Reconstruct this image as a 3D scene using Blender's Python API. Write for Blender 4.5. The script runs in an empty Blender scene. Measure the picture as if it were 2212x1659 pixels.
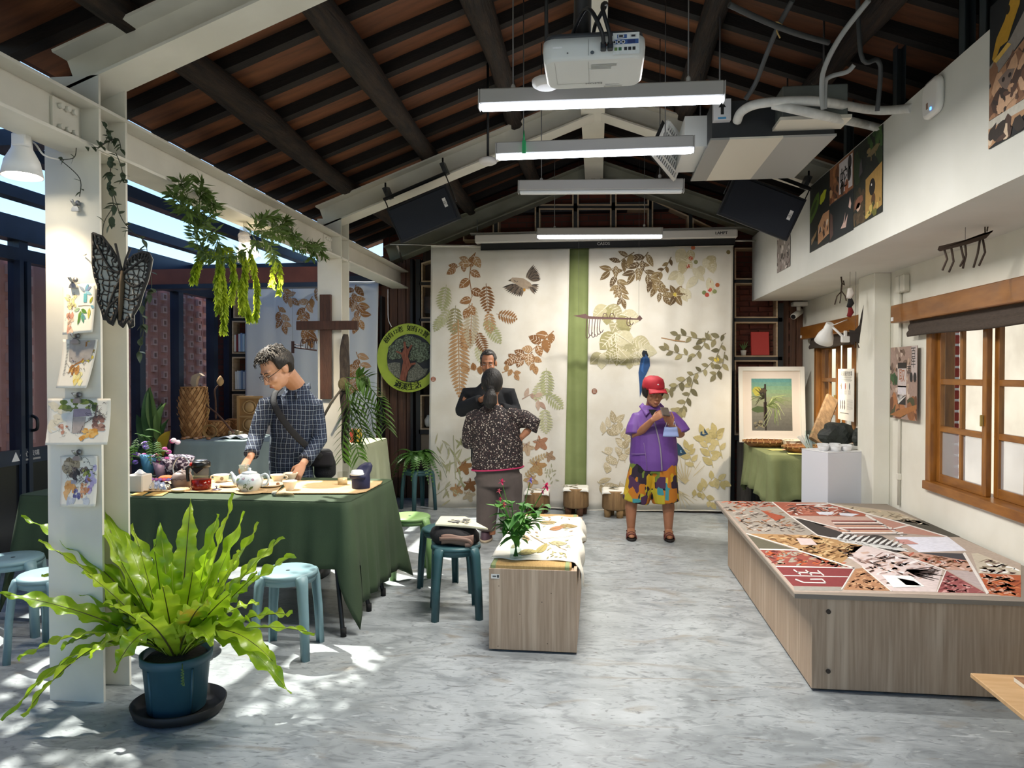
import bpy,bmesh,math,random
from math import sin,cos,pi,radians,atan,atan2,sqrt,hypot
from mathutils import Vector,Matrix,noise
# ---- camera, world, sun, exposure
sc=bpy.context.scene
COL=sc.collection
F,W,HH=1560.0,2212.0,1659.0
CAM=Vector((0,0,1.52))
YAW,PITCH=atan(184/F),atan(23.5/F)
cd=bpy.data.cameras.new('camera')
cam=bpy.data.objects.new('camera',cd)
COL.objects.link(cam)
cd.sensor_width,cd.lens,cd.clip_start,cd.clip_end=36,36*F/W,.02,400
cam.location=CAM
cam.rotation_euler=(pi/2-PITCH,0,YAW)
sc.camera=cam
world=bpy.data.worlds.new('world')
sc.world=world
world.use_nodes=True
wn=world.node_tree.nodes
sky=wn.new('ShaderNodeTexSky')
sky.sky_type='NISHITA'
sky.sun_disc=False
sky.sun_elevation=radians(56)
sky.sun_rotation=radians(-59)
sky.air_density,sky.dust_density,sky.ozone_density=1.0,0.6,1.6
wn['Background'].inputs[1].default_value=.13
hs=wn.new('ShaderNodeHueSaturation')
hs.inputs['Saturation'].default_value=1.2
world.node_tree.links.new(sky.outputs[0],hs.inputs['Color'])
world.node_tree.links.new(hs.outputs[0],wn['Background'].inputs[0])
sd=bpy.data.lights.new('sun','SUN')
sd.energy,sd.angle,sd.color=6.2,radians(.7),(1,.93,.80)
sun=bpy.data.objects.new('sun',sd)
COL.objects.link(sun)
sun.rotation_euler=Vector((.27,-.16,-.47)).to_track_quat('-Z','Y').to_euler()
sc.view_settings.view_transform='Standard'
sc.view_settings.look='None'
sc.view_settings.gamma=1
sc.view_settings.use_curve_mapping=False
sc.view_settings.exposure=.95
cy=sc.cycles
cy.max_bounces,cy.diffuse_bounces,cy.glossy_bounces,cy.transmission_bounces,cy.transparent_max_bounces=5,3,2,3,12
cy.caustics_reflective=cy.caustics_refractive=False
cy.adaptive_threshold=.05
# ---- helpers
R=random.Random(11)
MC=cam.rotation_euler.to_matrix()
def ray(u,v):
 return MC@Vector(((u-W/2)/F,-(v-HH/2)/F,-1))
def atY(u,v,Y):
 d=ray(u,v);return CAM+d*(Y/d.y)
def atX(u,v,X):
 d=ray(u,v);return CAM+d*(X/d.x)
def atZ(u,v,Z):
 d=ray(u,v);return CAM+d*((Z-CAM.z)/d.z)
def lin(c):
 if isinstance(c,str):
  c=[int(c[i:i+2],16)/255 for i in(0,2,4)]
  return tuple(x/12.92 if x<=.04045 else((x+.055)/1.055)**2.4 for x in c)
 return tuple(c)
MATS={}
def M(name,col='808080',rough=.6,metal=0.,spec=.5,col2=None,nscale=6.,ndetail=4.,stretch=(1,1,1),lo=.35,hi=.65,bump=0.,bscale=40.,trans=0.,emit=0.,alpha=1.,coat=0.,sheen=0.,wave=None,col3=None,n3=1.):
 """procedural surface: base colour, optional noise mix to col2, bump, translucency"""
 if name in MATS:
  return MATS[name]
 m=bpy.data.materials.new(name)
 m.use_nodes=True
 nt=m.node_tree;N=nt.nodes;L=nt.links.new
 b=N['Principled BSDF']
 c=(*lin(col),1)
 b.inputs['Base Color'].default_value=c
 b.inputs['Roughness'].default_value=rough
 b.inputs['Metallic'].default_value=metal
 b.inputs['Specular IOR Level'].default_value=spec
 b.inputs['Coat Weight'].default_value=coat
 b.inputs['Sheen Weight'].default_value=sheen
 tc=mp=None
 def coords():
  nonlocal tc,mp
  if mp is None:
   tc=N.new('ShaderNodeTexCoord');mp=N.new('ShaderNodeMapping')
   mp.inputs['Scale'].default_value=stretch
   L(tc.outputs['Object'],mp.inputs[0])
  return mp.outputs[0]
 out=None
 if col2:
  no=N.new('ShaderNodeTexNoise');no.inputs['Scale'].default_value=nscale;no.inputs['Detail'].default_value=ndetail
  L(coords(),no.inputs['Vector'])
  rp=N.new('ShaderNodeMapRange');rp.inputs[1].default_value=lo;rp.inputs[2].default_value=hi
  L(no.outputs[0],rp.inputs[0])
  mx=N.new('ShaderNodeMix');mx.data_type='RGBA'
  mx.inputs[6].default_value=c;mx.inputs[7].default_value=(*lin(col2),1)
  L(rp.outputs[0],mx.inputs[0]);out=mx.outputs[2]
  if col3:
   n2=N.new('ShaderNodeTexNoise');n2.inputs['Scale'].default_value=n3;n2.inputs['Detail'].default_value=6
   L(coords(),n2.inputs['Vector'])
   r2=N.new('ShaderNodeMapRange');r2.inputs[1].default_value=.52;r2.inputs[2].default_value=.72
   L(n2.outputs[0],r2.inputs[0])
   m2=N.new('ShaderNodeMix');m2.data_type='RGBA';m2.inputs[7].default_value=(*lin(col3),1)
   L(r2.outputs[0],m2.inputs[0]);L(out,m2.inputs[6]);out=m2.outputs[2]
  L(out,b.inputs['Base Color'])
 if bump:
  nb=N.new('ShaderNodeTexNoise');nb.inputs['Scale'].default_value=bscale;nb.inputs['Detail'].default_value=5
  L(coords(),nb.inputs['Vector'])
  bp=N.new('ShaderNodeBump');bp.inputs['Strength'].default_value=bump;bp.inputs['Distance'].default_value=.01
  L(nb.outputs[0],bp.inputs['Height']);L(bp.outputs[0],b.inputs['Normal'])
 if emit:
  b.inputs['Emission Color'].default_value=c
  b.inputs['Emission Strength'].default_value=emit
 if alpha<1:
  b.inputs['Alpha'].default_value=alpha
 if trans:
  t=N.new('ShaderNodeBsdfTranslucent');t.inputs[0].default_value=c
  if out:L(out,t.inputs[0])
  ms=N.new('ShaderNodeMixShader');ms.inputs[0].default_value=trans
  L(b.outputs[0],ms.inputs[1]);L(t.outputs[0],ms.inputs[2]);L(ms.outputs[0],N['Material Output'].inputs[0])
 MATS[name]=m
 return m
def glassmat(name,tint='ffffff',refl=.5,rough=.02,haze=0.):
 """thin pane: transparent mixed with mirror by Fresnel, optionally a little dusty"""
 if name in MATS:return MATS[name]
 m=bpy.data.materials.new(name);m.use_nodes=True
 nt=m.node_tree;N=nt.nodes;L=nt.links.new
 N.remove(N['Principled BSDF'])
 t=N.new('ShaderNodeBsdfTransparent');t.inputs[0].default_value=(*lin(tint),1)
 g=N.new('ShaderNodeBsdfGlossy');g.inputs['Roughness'].default_value=rough
 f=N.new('ShaderNodeFresnel');f.inputs[0].default_value=1.0
 mu=N.new('ShaderNodeMath');mu.operation='MULTIPLY';mu.inputs[1].default_value=refl*2
 L(f.outputs[0],mu.inputs[0])
 mx=N.new('ShaderNodeMixShader');L(mu.outputs[0],mx.inputs[0]);L(t.outputs[0],mx.inputs[1]);L(g.outputs[0],mx.inputs[2])
 o=mx.outputs[0]
 if haze:
  d=N.new('ShaderNodeBsdfDiffuse');d.inputs[0].default_value=(.8,.8,.82,1)
  m2=N.new('ShaderNodeMixShader');m2.inputs[0].default_value=haze
  L(o,m2.inputs[1]);L(d.outputs[0],m2.inputs[2]);o=m2.outputs[0]
 L(o,N['Material Output'].inputs[0])
 MATS[name]=m
 return m
def printmat(name='print_ink',rough=.75,trans=0.):
 if name in MATS:return MATS[name]
 m=bpy.data.materials.new(name);m.use_nodes=True
 N=m.node_tree.nodes;L=m.node_tree.links.new
 a=N.new('ShaderNodeAttribute');a.attribute_name='Col'
 no=N.new('ShaderNodeTexNoise');no.inputs['Scale'].default_value=45;no.inputs['Detail'].default_value=4
 tc=N.new('ShaderNodeTexCoord');L(tc.outputs['Object'],no.inputs['Vector'])
 rp=N.new('ShaderNodeMapRange');rp.inputs[3].default_value=.78;rp.inputs[4].default_value=1.22
 L(no.outputs[0],rp.inputs[0])
 mx=N.new('ShaderNodeMix');mx.data_type='RGBA';mx.blend_type='MULTIPLY';mx.inputs[0].default_value=1
 L(a.outputs[0],mx.inputs[6]);L(rp.outputs[0],mx.inputs[7])
 L(mx.outputs[2],N['Principled BSDF'].inputs['Base Color'])
 N['Principled BSDF'].inputs['Roughness'].default_value=rough
 MATS[name]=m
 return m
WM={}
def wm(o):
 return WM.get(o.name,Matrix.Identity(4))if o else Matrix.Identity(4)
class MB:
 """collects shapes in world (or local) coordinates, build() links them as one mesh object"""
 def __init__(s):
  s.v,s.f,s.mi,s.sm=[],[],[],[]
  s.cur,s.smooth=0,False
 def add(s,vs,fs,smooth=None):
  n=len(s.v);s.v+=[Vector(p)for p in vs]
  s.f+=[tuple(i+n for i in f)for f in fs]
  s.mi+=[s.cur]*len(fs);s.sm+=[s.smooth if smooth is None else smooth]*len(fs)
  return s
 def box(s,c,d,rot=None,bev=0.):
  c=Vector(c);x,y,z=d[0]/2,d[1]/2,d[2]/2
  if bev:
   b=min(bev,x*.9,y*.9,z*.9)
   vs=[]
   for sx in(-1,1):
    for sy in(-1,1):
     for sz in(-1,1):
      vs+=[(sx*x,sy*(y-b),sz*(z-b)),(sx*(x-b),sy*y,sz*(z-b)),(sx*(x-b),sy*(y-b),sz*z)]
   I=lambda a,bb,cc,k:((a*2+bb)*2+cc)*3+k
   fs=[]
   for a in(0,1):
    fs+=[(I(a,0,0,0),I(a,1,0,0),I(a,1,1,0),I(a,0,1,0)),(I(0,a,0,1),I(1,a,0,1),I(1,a,1,1),I(0,a,1,1)),(I(0,0,a,2),I(1,0,a,2),I(1,1,a,2),I(0,1,a,2))]
    for c2 in(0,1):
     fs+=[(I(a,c2,0,0),I(a,c2,1,0),I(a,c2,1,1),I(a,c2,0,1)),(I(a,0,c2,0),I(a,1,c2,0),I(a,1,c2,2),I(a,0,c2,2)),(I(0,a,c2,1),I(1,a,c2,1),I(1,a,c2,2),I(0,a,c2,2))]
     for d2 in(0,1):
      fs.append((I(a,c2,d2,0),I(a,c2,d2,1),I(a,c2,d2,2)))
  else:
   vs=[(-x,-y,-z),(x,-y,-z),(x,y,-z),(-x,y,-z),(-x,-y,z),(x,-y,z),(x,y,z),(-x,y,z)]
   fs=[(3,2,1,0),(4,5,6,7),(0,1,5,4),(1,2,6,5),(2,3,7,6),(3,0,4,7)]
  if rot is not None:
   vs=[rot@Vector(p)for p in vs]
  return s.add([c+Vector(p)for p in vs],fs,False)
 def bb(s,x0,x1,y0,y1,z0,z1,bev=0.):
  return s.box(((x0+x1)/2,(y0+y1)/2,(z0+z1)/2),(abs(x1-x0),abs(y1-y0),abs(z1-z0)),None,bev)
 def tube(s,pts,r,n=8,cap=True,flat=None,smooth=True):
  """swept tube along pts; r number or list; flat=(normal,ratio) squashes the section"""
  pts=[Vector(p)for p in pts];k=len(pts)
  rs=r if isinstance(r,(list,tuple))else[r]*k
  up=None;vs=[]
  for i,p in enumerate(pts):
   t=(pts[min(i+1,k-1)]-pts[max(i-1,0)])
   t=t.normalized()if t.length>1e-9 else Vector((0,0,1))
   if up is None:
    up=Vector((0,0,1))if abs(t.z)<.95 else Vector((0,1,0))
    if flat:up=Vector(flat[0])
   a=up-t*up.dot(t)
   a=a.normalized()if a.length>1e-6 else t.orthogonal().normalized()
   up=a;b=t.cross(a)
   q=flat[1]if flat else 1.
   for j in range(n):
    an=2*pi*j/n
    vs.append(p+(a*cos(an)*q+b*sin(an))*rs[i])
  fs=[(i*n+j,i*n+(j+1)%n,(i+1)*n+(j+1)%n,(i+1)*n+j)for i in range(k-1)for j in range(n)]
  s.add(vs,fs,smooth)
  if cap:
   m=len(s.v)-len(vs)
   s.f+=[tuple(m+j for j in reversed(range(n))),tuple(m+(k-1)*n+j for j in range(n))]
   s.mi+=[s.cur]*2;s.sm+=[False]*2
  return s
 def lathe(s,prof,c=(0,0,0),n=20,sx=1.,sy=1.,rot=None,smooth=True,wob=None):
  """prof: list of (r, z) from bottom to top"""
  c=Vector(c);k=len(prof);vs=[]
  for i,(r,z)in enumerate(prof):
   for j in range(n):
    a=2*pi*j/n
    q=r*(wob(a,i/max(1,k-1))if wob else 1)
    p=Vector((q*cos(a)*sx,q*sin(a)*sy,z))
    vs.append(c+(rot@p if rot is not None else p))
  fs=[(i*n+j,i*n+(j+1)%n,(i+1)*n+(j+1)%n,(i+1)*n+j)for i in range(k-1)for j in range(n)]
  m=len(s.v)
  s.add(vs,fs,smooth)
  for e,ok in((0,prof[0][0]>1e-6),(k-1,prof[-1][0]>1e-6)):
   if ok:
    ids=[m+e*n+j for j in range(n)]
    s.f.append(tuple(reversed(ids))if e==0 else tuple(ids));s.mi.append(s.cur);s.sm.append(False)
  return s
 def ell(s,c,r,n=14,m=9,rot=None):
  prof=[(max(1e-7,sin(pi*i/m)),-cos(pi*i/m))for i in range(m+1)]
  c=Vector(c);vs=[]
  for(q,z)in prof:
   for j in range(n):
    a=2*pi*j/n
    p=Vector((q*cos(a)*r[0],q*sin(a)*r[1],z*r[2]))
    vs.append(c+(rot@p if rot is not None else p))
  fs=[(i*n+j,i*n+(j+1)%n,(i+1)*n+(j+1)%n,(i+1)*n+j)for i in range(m)for j in range(n)]
  return s.add(vs,fs,True)
 def loft(s,rings,cap=True,smooth=True):
  """rings: list of equal-length point loops"""
  n=len(rings[0]);m=len(s.v)
  s.add([p for r in rings for p in r],[(i*n+j,i*n+(j+1)%n,(i+1)*n+(j+1)%n,(i+1)*n+j)for i in range(len(rings)-1)for j in range(n)],smooth)
  if cap:
   k=len(rings)
   s.f+=[tuple(m+j for j in reversed(range(n))),tuple(m+(k-1)*n+j for j in range(n))]
   s.mi+=[s.cur]*2;s.sm+=[False]*2
  return s
 def prism(s,poly,fn,t0,t1):
  """extrude a 2D polygon; fn(a, b, t) -> 3D"""
  n=len(poly)
  vs=[fn(a,b,t0)for a,b in poly]+[fn(a,b,t1)for a,b in poly]
  fs=[tuple(reversed(range(n))),tuple(range(n,2*n))]+[(i,(i+1)%n,n+(i+1)%n,n+i)for i in range(n)]
  return s.add(vs,fs,False)
 def grid(s,fn,nu,nv,smooth=True,closed=False):
  vs=[fn(i/nu,j/nv)for i in range(nu+1)for j in range(nv+1)]
  q=nv+1
  fs=[(i*q+j,(i+1)*q+j,(i+1)*q+j+1,i*q+j+1)for i in range(nu)for j in range(nv)]
  return s.add(vs,fs,smooth)
 def build(s,name,mat,parent=None,local=False,sub=0,solid=0.,remesh=0.,soft=0,kind=None):
  me=bpy.data.meshes.new(name)
  inv=None if local else wm(parent).inverted()
  me.from_pydata([(inv@p if inv is not None else p)[:]for p in s.v],[],s.f)
  mats=mat if isinstance(mat,(list,tuple))else[mat]
  for m in mats:me.materials.append(m)
  me.polygons.foreach_set('material_index',s.mi)
  me.polygons.foreach_set('use_smooth',s.sm)
  me.update()
  o=bpy.data.objects.new(name,me)
  COL.objects.link(o)
  if parent:
   o.parent=parent
   WM[o.name]=wm(parent)
  if solid:
   q=o.modifiers.new('solid','SOLIDIFY');q.thickness=solid;q.offset=0
  if remesh:
   q=o.modifiers.new('remesh','REMESH');q.mode='VOXEL';q.voxel_size=remesh;q.use_smooth_shade=True
  if soft:
   q=o.modifiers.new('smooth','SMOOTH');q.iterations=soft;q.factor=.5
  if sub:
   q=o.modifiers.new('sub','SUBSURF');q.levels=q.render_levels=sub
  if kind:o['kind']=kind
  return o
def tag(o,label,cat,group=None,kind=None):
 o['label']=label;o['category']=cat
 if group:o['group']=group
 if kind:o['kind']=kind
 return o
def thing(name,label,cat,loc=(0,0,0),rotz=0.,group=None):
 o=bpy.data.objects.new(name,None)
 COL.objects.link(o)
 o.empty_display_size=.05
 o.location=loc;o.rotation_euler=(0,0,rotz)
 WM[o.name]=Matrix.Translation(Vector(loc))@Matrix.Rotation(rotz,4,'Z')
 return tag(o,label,cat,group)
def struct(name,mb,mat,parent=None):
 o=mb.build(name,mat,parent)
 if not parent:o['kind']='structure'
 return o
def sroot(name):
 o=bpy.data.objects.new(name,None);COL.objects.link(o);o['kind']='structure'
 o.empty_display_size=.05
 return o
def inst(src,name,parent,loc,rot=(0,0,0),scale=(1,1,1),mat=None):
 """a piece that shares mesh data with src (src: mesh)"""
 o=bpy.data.objects.new(name,src);COL.objects.link(o)
 o.location=loc;o.rotation_euler=rot;o.scale=scale
 if parent:o.parent=parent;WM[o.name]=wm(parent)
 return o
def dup(root,loc,rotz,label=None,group=None):
 def cp(o,par):
  c=o.copy();COL.objects.link(c)
  if par:c.parent=par
  for ch in o.children:cp(ch,c)
  return c
 r=cp(root,None)
 r.location=loc;r.rotation_euler=(0,0,rotz)
 if label:r['label']=label
 if group:r['group']=group
 return r
def bez(p0,p1,p2,n):
 p0,p1,p2=Vector(p0),Vector(p1),Vector(p2)
 return[p0*(1-t)**2+p1*2*t*(1-t)+p2*t*t for t in(i/n for i in range(n+1))]
def spline(ps,n=6):
 ps=[Vector(p)for p in ps]
 q=[ps[0]]+ps+[ps[-1]];out=[]
 for i in range(1,len(q)-2):
  a,b,c,d=q[i-1:i+3]
  for k in range(n):
   t=k/n
   out.append(.5*((2*b)+(c-a)*t+(2*a-5*b+4*c-d)*t*t+(3*b-a-3*c+d)*t**3))
 return out+[ps[-1]]
 # ---- text outlines (built-in font) gathered once
_txt={}
def load_text(strings):
 tmp=[]
 for t in strings:
  c=bpy.data.curves.new('t','FONT');c.body=t;c.resolution_u=2;c.align_x='CENTER';c.align_y='CENTER'
  o=bpy.data.objects.new('t',c);COL.objects.link(o);tmp.append((t,o,c))
 dg=bpy.context.evaluated_depsgraph_get()
 for t,o,c in tmp:
  me=bpy.data.meshes.new_from_object(o.evaluated_get(dg))
  _txt[t]=([(v.co.x,v.co.y)for v in me.vertices],[tuple(p.vertices)for p in me.polygons])
  bpy.data.meshes.remove(me)
 for t,o,c in tmp:
  bpy.data.objects.remove(o);bpy.data.curves.remove(c)
class Print:
 """flat ink: coloured 2D shapes laid on a surface; fn(a, b, h) -> 3D, h = height above the surface"""
 def __init__(s,fn,base=.0012,step=.00025):
  s.fn,s.h,s.step,s.clip=fn,base,step,None
  s.v,s.f,s.c=[],[],[]
 def poly(s,pts,col):
  if s.clip:pts=[(min(max(a,s.clip[0]),s.clip[2]),min(max(b,s.clip[1]),s.clip[3]))for a,b in pts]
  n=len(s.v);s.v+=[s.fn(a,b,s.h)for a,b in pts]
  s.f.append(tuple(range(n,n+len(pts))));s.c.append(lin(col))
 def up(s,k=1):s.h+=s.step*k
 def rect(s,a0,b0,a1,b1,col):s.poly([(a0,b0),(a1,b0),(a1,b1),(a0,b1)],col)
 def line(s,pts,w,col,w1=None):
  w1=w if w1 is None else w1;k=len(pts)-1
  for i in range(k):
   (a,b),(c,d)=pts[i],pts[i+1]
   L_=hypot(c-a,d-b)or 1e-6;nx,ny=-(d-b)/L_,(c-a)/L_
   q0=(w+(w1-w)*i/k)/2;q1=(w+(w1-w)*(i+1)/k)/2
   s.poly([(a-nx*q0,b-ny*q0),(c-nx*q1,d-ny*q1),(c+nx*q1,d+ny*q1),(a+nx*q0,b+ny*q0)],col)
 def disc(s,a,b,ra,rb,col,n=18,rot=0.,jit=0.,rnd=R):
  pts=[]
  for i in range(n):
   t=2*pi*i/n;q=1+(rnd.uniform(-jit,jit)if jit else 0)
   x,y=ra*cos(t)*q,rb*sin(t)*q
   pts.append((a+x*cos(rot)-y*sin(rot),b+x*sin(rot)+y*cos(rot)))
  s.poly(pts,col)
 def leaf(s,a,b,ang,ln,wd,col,vein=None,n=6,veins=0):
  ca,sa=cos(ang),sin(ang);pts=[]
  prof=[(i/n,sin(pi*(i/n)**.8)**.85)for i in range(n+1)]
  for t,w in prof:pts.append((t*ln,w*wd/2))
  for t,w in prof[-2:0:-1]:pts.append((t*ln,-w*wd/2))
  tr=lambda x,y:(a+x*ca-y*sa,b+x*sa+y*ca)
  s.poly([tr(x,y)for x,y in pts],col)
  if vein:
   s.up();s.line([tr(0,0),tr(ln*.95,0)],wd*.07,vein,wd*.03)
   for i in range(veins):
    x=ln*(.15+.65*i/max(1,veins))
    for g in(-1,1):
     s.line([tr(x,0),tr(x+ln*.16,g*wd*.36)],wd*.04,vein)
   s.up(-1)
 def frond(s,a,b,ang,ln,wd,col,n=12,stem=None,lw=.5,curve=0.):
  x,y=a,b;th=ang;st=ln/n;pts=[(x,y)]
  for i in range(n):
   x+=st*cos(th);y+=st*sin(th);th+=curve/n
   pts.append((x,y));t=(i+1)/n
   l=wd/2*(sin(pi*min(1,t*.85+.12))**.8)
   for g in(-1,1):
    s.leaf(x,y,th+g*1.05,l,st*lw*1.6,col,n=3)
   s.up(.15)
  s.line(pts,ln*.018,stem or col,ln*.006)
  s.h-=s.step*.15*n
 def palm(s,a,b,ang,r,col,lobes=5,vein=None):
  pts=[];n=44
  for i in range(n):
   t=-pi+2*pi*(i+.5)/n
   q=r*(.60+.22*cos(lobes*t)+.20*cos(t)+.035*cos(lobes*5*t))*(1 if abs(t)<2.6 else.55)
   pts.append((a+q*cos(t+ang),b+q*sin(t+ang)))
  s.poly(pts,col)
  if vein:
   s.up();k=lobes//2
   for i in range(-k,k+1):
    t=ang+i*2*pi/lobes
    s.line([(a-.3*r*cos(ang),b-.3*r*sin(ang)),(a+.62*r*cos(t),b+.62*r*sin(t))],r*.045,vein,r*.02)
   s.up(-1)
 def text(s,t,a,b,size,col,rot=0.,sx=1.,bold=0.):
  vs,fs=_txt[t];ca,sa=cos(rot),sin(rot)
  for dx in((0,)if not bold else(-bold,0,bold)):
   n=len(s.v)
   for x,y in vs:
    x=x*size*sx+dx;y*=size
    s.v.append(s.fn(a+x*ca-y*sa,b+x*sa+y*ca,s.h+abs(dx)*.02))
   for f in fs:
    s.f.append(tuple(i+n for i in f));s.c.append(lin(col))
 def build(s,name,parent,mat=None):
  me=bpy.data.meshes.new(name)
  inv=wm(parent).inverted()
  me.from_pydata([(inv@Vector(p))[:]for p in s.v],[],s.f)
  at=me.color_attributes.new('Col','FLOAT_COLOR','CORNER')
  buf=[]
  for p,c in zip(s.f,s.c):
   buf+=[c[0],c[1],c[2],1.]*len(p)
  at.data.foreach_set('color',buf)
  me.materials.append(mat or printmat())
  me.update()
  o=bpy.data.objects.new(name,me);COL.objects.link(o)
  o.parent=parent;WM[o.name]=wm(parent);o['kind']='stuff'
  return o
load_text(['樹有','12','老','如有','寶','過溪生活','百','年','萃','取','蛇','龍過脈的故事','的','出','沒','EPSON','CASOS','LAMPT','小心玻璃','Please close the door','JBL','coffee','過','溪','生','活','樹','有','如'])
# ---- the room shell
XR,XC,XG,YB,XS=2.33,-2.35,-4.55,8.6,1.71
Z3=Vector((0,0,1));Y3=Vector((0,1,0));X3=Vector((1,0,0))
white_steel=M('white_steel','e3dfd2',.45,spec=.4,col2='d6d2c4',nscale=3)
plaster=M('plaster','e8e6da',.8,col2='dedbcd',nscale=2.5,bump=.05,bscale=30)
soffit_paint=M('soffit_paint','dcdcd6',.8,col2='d2d2cb',nscale=2)
dark_steel=M('dark_steel','232c3c',.35,metal=.2,col2='2b3648',nscale=4)
black_metal=M('black_metal','16181a',.45,metal=.2)
old_wood=M('old_wood','35261b',.8,col2='140e0a',nscale=6,stretch=(6,.7,6),bump=1.,bscale=16)
batten_wood=M('batten_wood','1d1611',.8,col2='0f0b09',nscale=4,stretch=(1,6,6),bump=.3,bscale=20)
board_wood=M('roof_board_wood','7a4a2e',.75,col2='563521',nscale=3,stretch=(.8,5,2),lo=.3,hi=.7,bump=.25,bscale=14,col3='8f5a36',n3=1.2)
slab_mat=M('roof_slab','4a2c22',.9)
def floor_material():
 m=M('polished_concrete','a9afb1',.36,spec=.4,col2='969c9e',nscale=.9,ndetail=9,lo=.38,hi=.64,bump=.04,bscale=9)
 nt=m.node_tree;N=nt.nodes;L=nt.links.new;b=N['Principled BSDF']
 src=b.inputs['Base Color'].links[0].from_socket
 tc=N.new('ShaderNodeTexCoord')
 def layer(scale,stretch,rot,lo,hi,col,src,dist=1.5):
  mp=N.new('ShaderNodeMapping');mp.inputs['Scale'].default_value=stretch;mp.inputs['Rotation'].default_value=(0,0,rot)
  L(tc.outputs['Object'],mp.inputs[0])
  no=N.new('ShaderNodeTexNoise');no.inputs['Scale'].default_value=scale;no.inputs['Detail'].default_value=9;no.inputs['Distortion'].default_value=dist
  L(mp.outputs[0],no.inputs['Vector'])
  rp=N.new('ShaderNodeMapRange');rp.inputs[1].default_value=lo;rp.inputs[2].default_value=hi
  L(no.outputs[0],rp.inputs[0])
  mx=N.new('ShaderNodeMix');mx.data_type='RGBA';mx.inputs[7].default_value=(*lin(col),1)
  L(rp.outputs[0],mx.inputs[0]);L(src,mx.inputs[6]);return mx.outputs[2]
 s1=layer(3.2,(.8,1.25,1),.35,.44,.66,'878d8f',src,2)
 s2=layer(1.3,(1,1,1),0,.50,.72,'b6bcbe',s1,1.2)
 s3=layer(6.5,(.6,1.3,1),-.5,.54,.70,'7e8486',s2,3)
 s4=layer(2.1,(.5,1.6,1),.2,.60,.76,'8a8274',s3,2.5)
 s4=layer(14.,(.5,1.3,1),.25,.58,.72,'747879',s4,3.5)
 s4=layer(9.,(.45,1.6,1),-.7,.60,.74,'b4babb',s4,3)
 s5=layer(5.,(.5,1.4,1),.5,.68,.75,'5c5a56',s4,4)
 L(s5,b.inputs['Base Color'])
 return m
mb=MB();mb.bb(-4.75,2.6,-3,8.75,-.1,0)
struct('floor',mb,floor_material())
mb=MB();mb.bb(-14,-4.76,-8,20,-.3,-.05);mb.bb(2.61,14,-8,20,-.3,-.05);mb.bb(-4.76,2.61,8.76,20,-.3,-.05);mb.bb(-4.76,2.61,-8,-3.01,-.3,-.05)
o=struct('ground',mb,M('yard_paving','9c9a92',.9,col2='868379',nscale=2))
# ---- roof: log purlins, battens, boards
ceil_root=sroot('ceiling')
def zb(x):return 4.125-.365*abs(x)
SL=atan(.365)
Y0R,Y1R,PB=-.4,8.8,.40
nb=int((Y1R-Y0R)/PB)
LEN=2.85/cos(SL)
mb=MB();mb.box((0,0,0),(LEN,PB-.01,.022))
bd=mb.build('board',board_wood,ceil_root,local=True)
bmesh_board=bd.data;bpy.data.objects.remove(bd)
mb=MB();mb.box((0,0,0),(LEN,.07,.075))
bt=mb.build('batten',batten_wood,ceil_root,local=True);batten_me=bt.data;bpy.data.objects.remove(bt)
for s in(-1,1):
 for i in range(nb):
  yc=Y0R+(i+.5)*PB
  xm=s*1.425
  inst(bmesh_board,'board',ceil_root,(xm,yc,zb(xm)+.012+R.uniform(-.004,.004)),(0,s*SL,0))
  inst(batten_me,'batten',ceil_root,(xm,yc-PB/2+R.uniform(-.02,.02),zb(xm)-.036),(0,s*SL,R.uniform(-.008,.008)))
mb=MB()
for s in(-1,1):
 mb.box((s*1.45,(Y0R+Y1R)/2,zb(1.45)+.08),(LEN+.1,Y1R-Y0R+.3,.08),Matrix.Rotation(s*SL,3,'Y'))
mb.build('roof_block_slab',slab_mat,ceil_root)  # unseen slab added above the boards to block light
for x in(-2.2,-1.48,-.72,.72,1.48,2.2):
 mb=MB();pts=[];rs=[]
 for i in range(25):
  y=.0+i*8.7/24
  pts.append((x+.018*sin(y*1.3+x*7),y,4.0-.365*abs(x)-.012+.014*sin(y*1.9+x*3)))
  rs.append(.083+.012*sin(y*2.2+x)+R.uniform(-.005,.005))
 mb.tube(pts,rs,10)
 mb.build('log_purlin',old_wood,ceil_root)
 # ---- white steel frame
def hbeam(mb,p0,p1,up,w,h,tf=.014,tw=.011):
 p0,p1=Vector(p0),Vector(p1);a=(p1-p0);ln=a.length;a.normalize()
 u=Vector(up);u=(u-a*u.dot(a)).normalized();s=a.cross(u)
 rot=Matrix((a,s,u)).transposed();c=(p0+p1)/2
 for k in(-1,1):
  mb.box(c+u*k*(h/2-tf/2),(ln,w,tf),rot)
 mb.box(c,(ln,tw,h-2*tf),rot)
def rb(x):return 3.725-.375*abs(x)
cols=[]
for k,(y,w,xc)in enumerate(((3.165,.27,-2.393),(6.285,.22,-2.36))):
 mb=MB();hbeam(mb,(xc,y,0),(xc,y,rb(xc)+.05),Y3,w,.2)
 o=struct('steel_column',mb,white_steel);cols.append(o)
 o['label']='white steel H-section column'
 for z in(2.537,2.738):
  mb=MB();mb.box((xc,y,z),(w-.01,.17,.012));mb.build('stiffener_plate',white_steel,o)
 mb=MB();mb.box((xc+.01,y-.112,2.64),(.012,.2,.17));mb.build('splice_plate',white_steel,o)
 mb=MB();mb.box((XC+.012,y-.21,2.64),(.012,.16,.15));pl=mb.build('splice_plate',white_steel,o)
 for by in(-.25,-.21,-.17):
  for bz in(2.595,2.685):
   mb=MB();mb.tube([(XC+.012,y+by,bz),(XC+.036,y+by,bz)],.013,6);mb.build('bolt',white_steel,pl)
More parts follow.
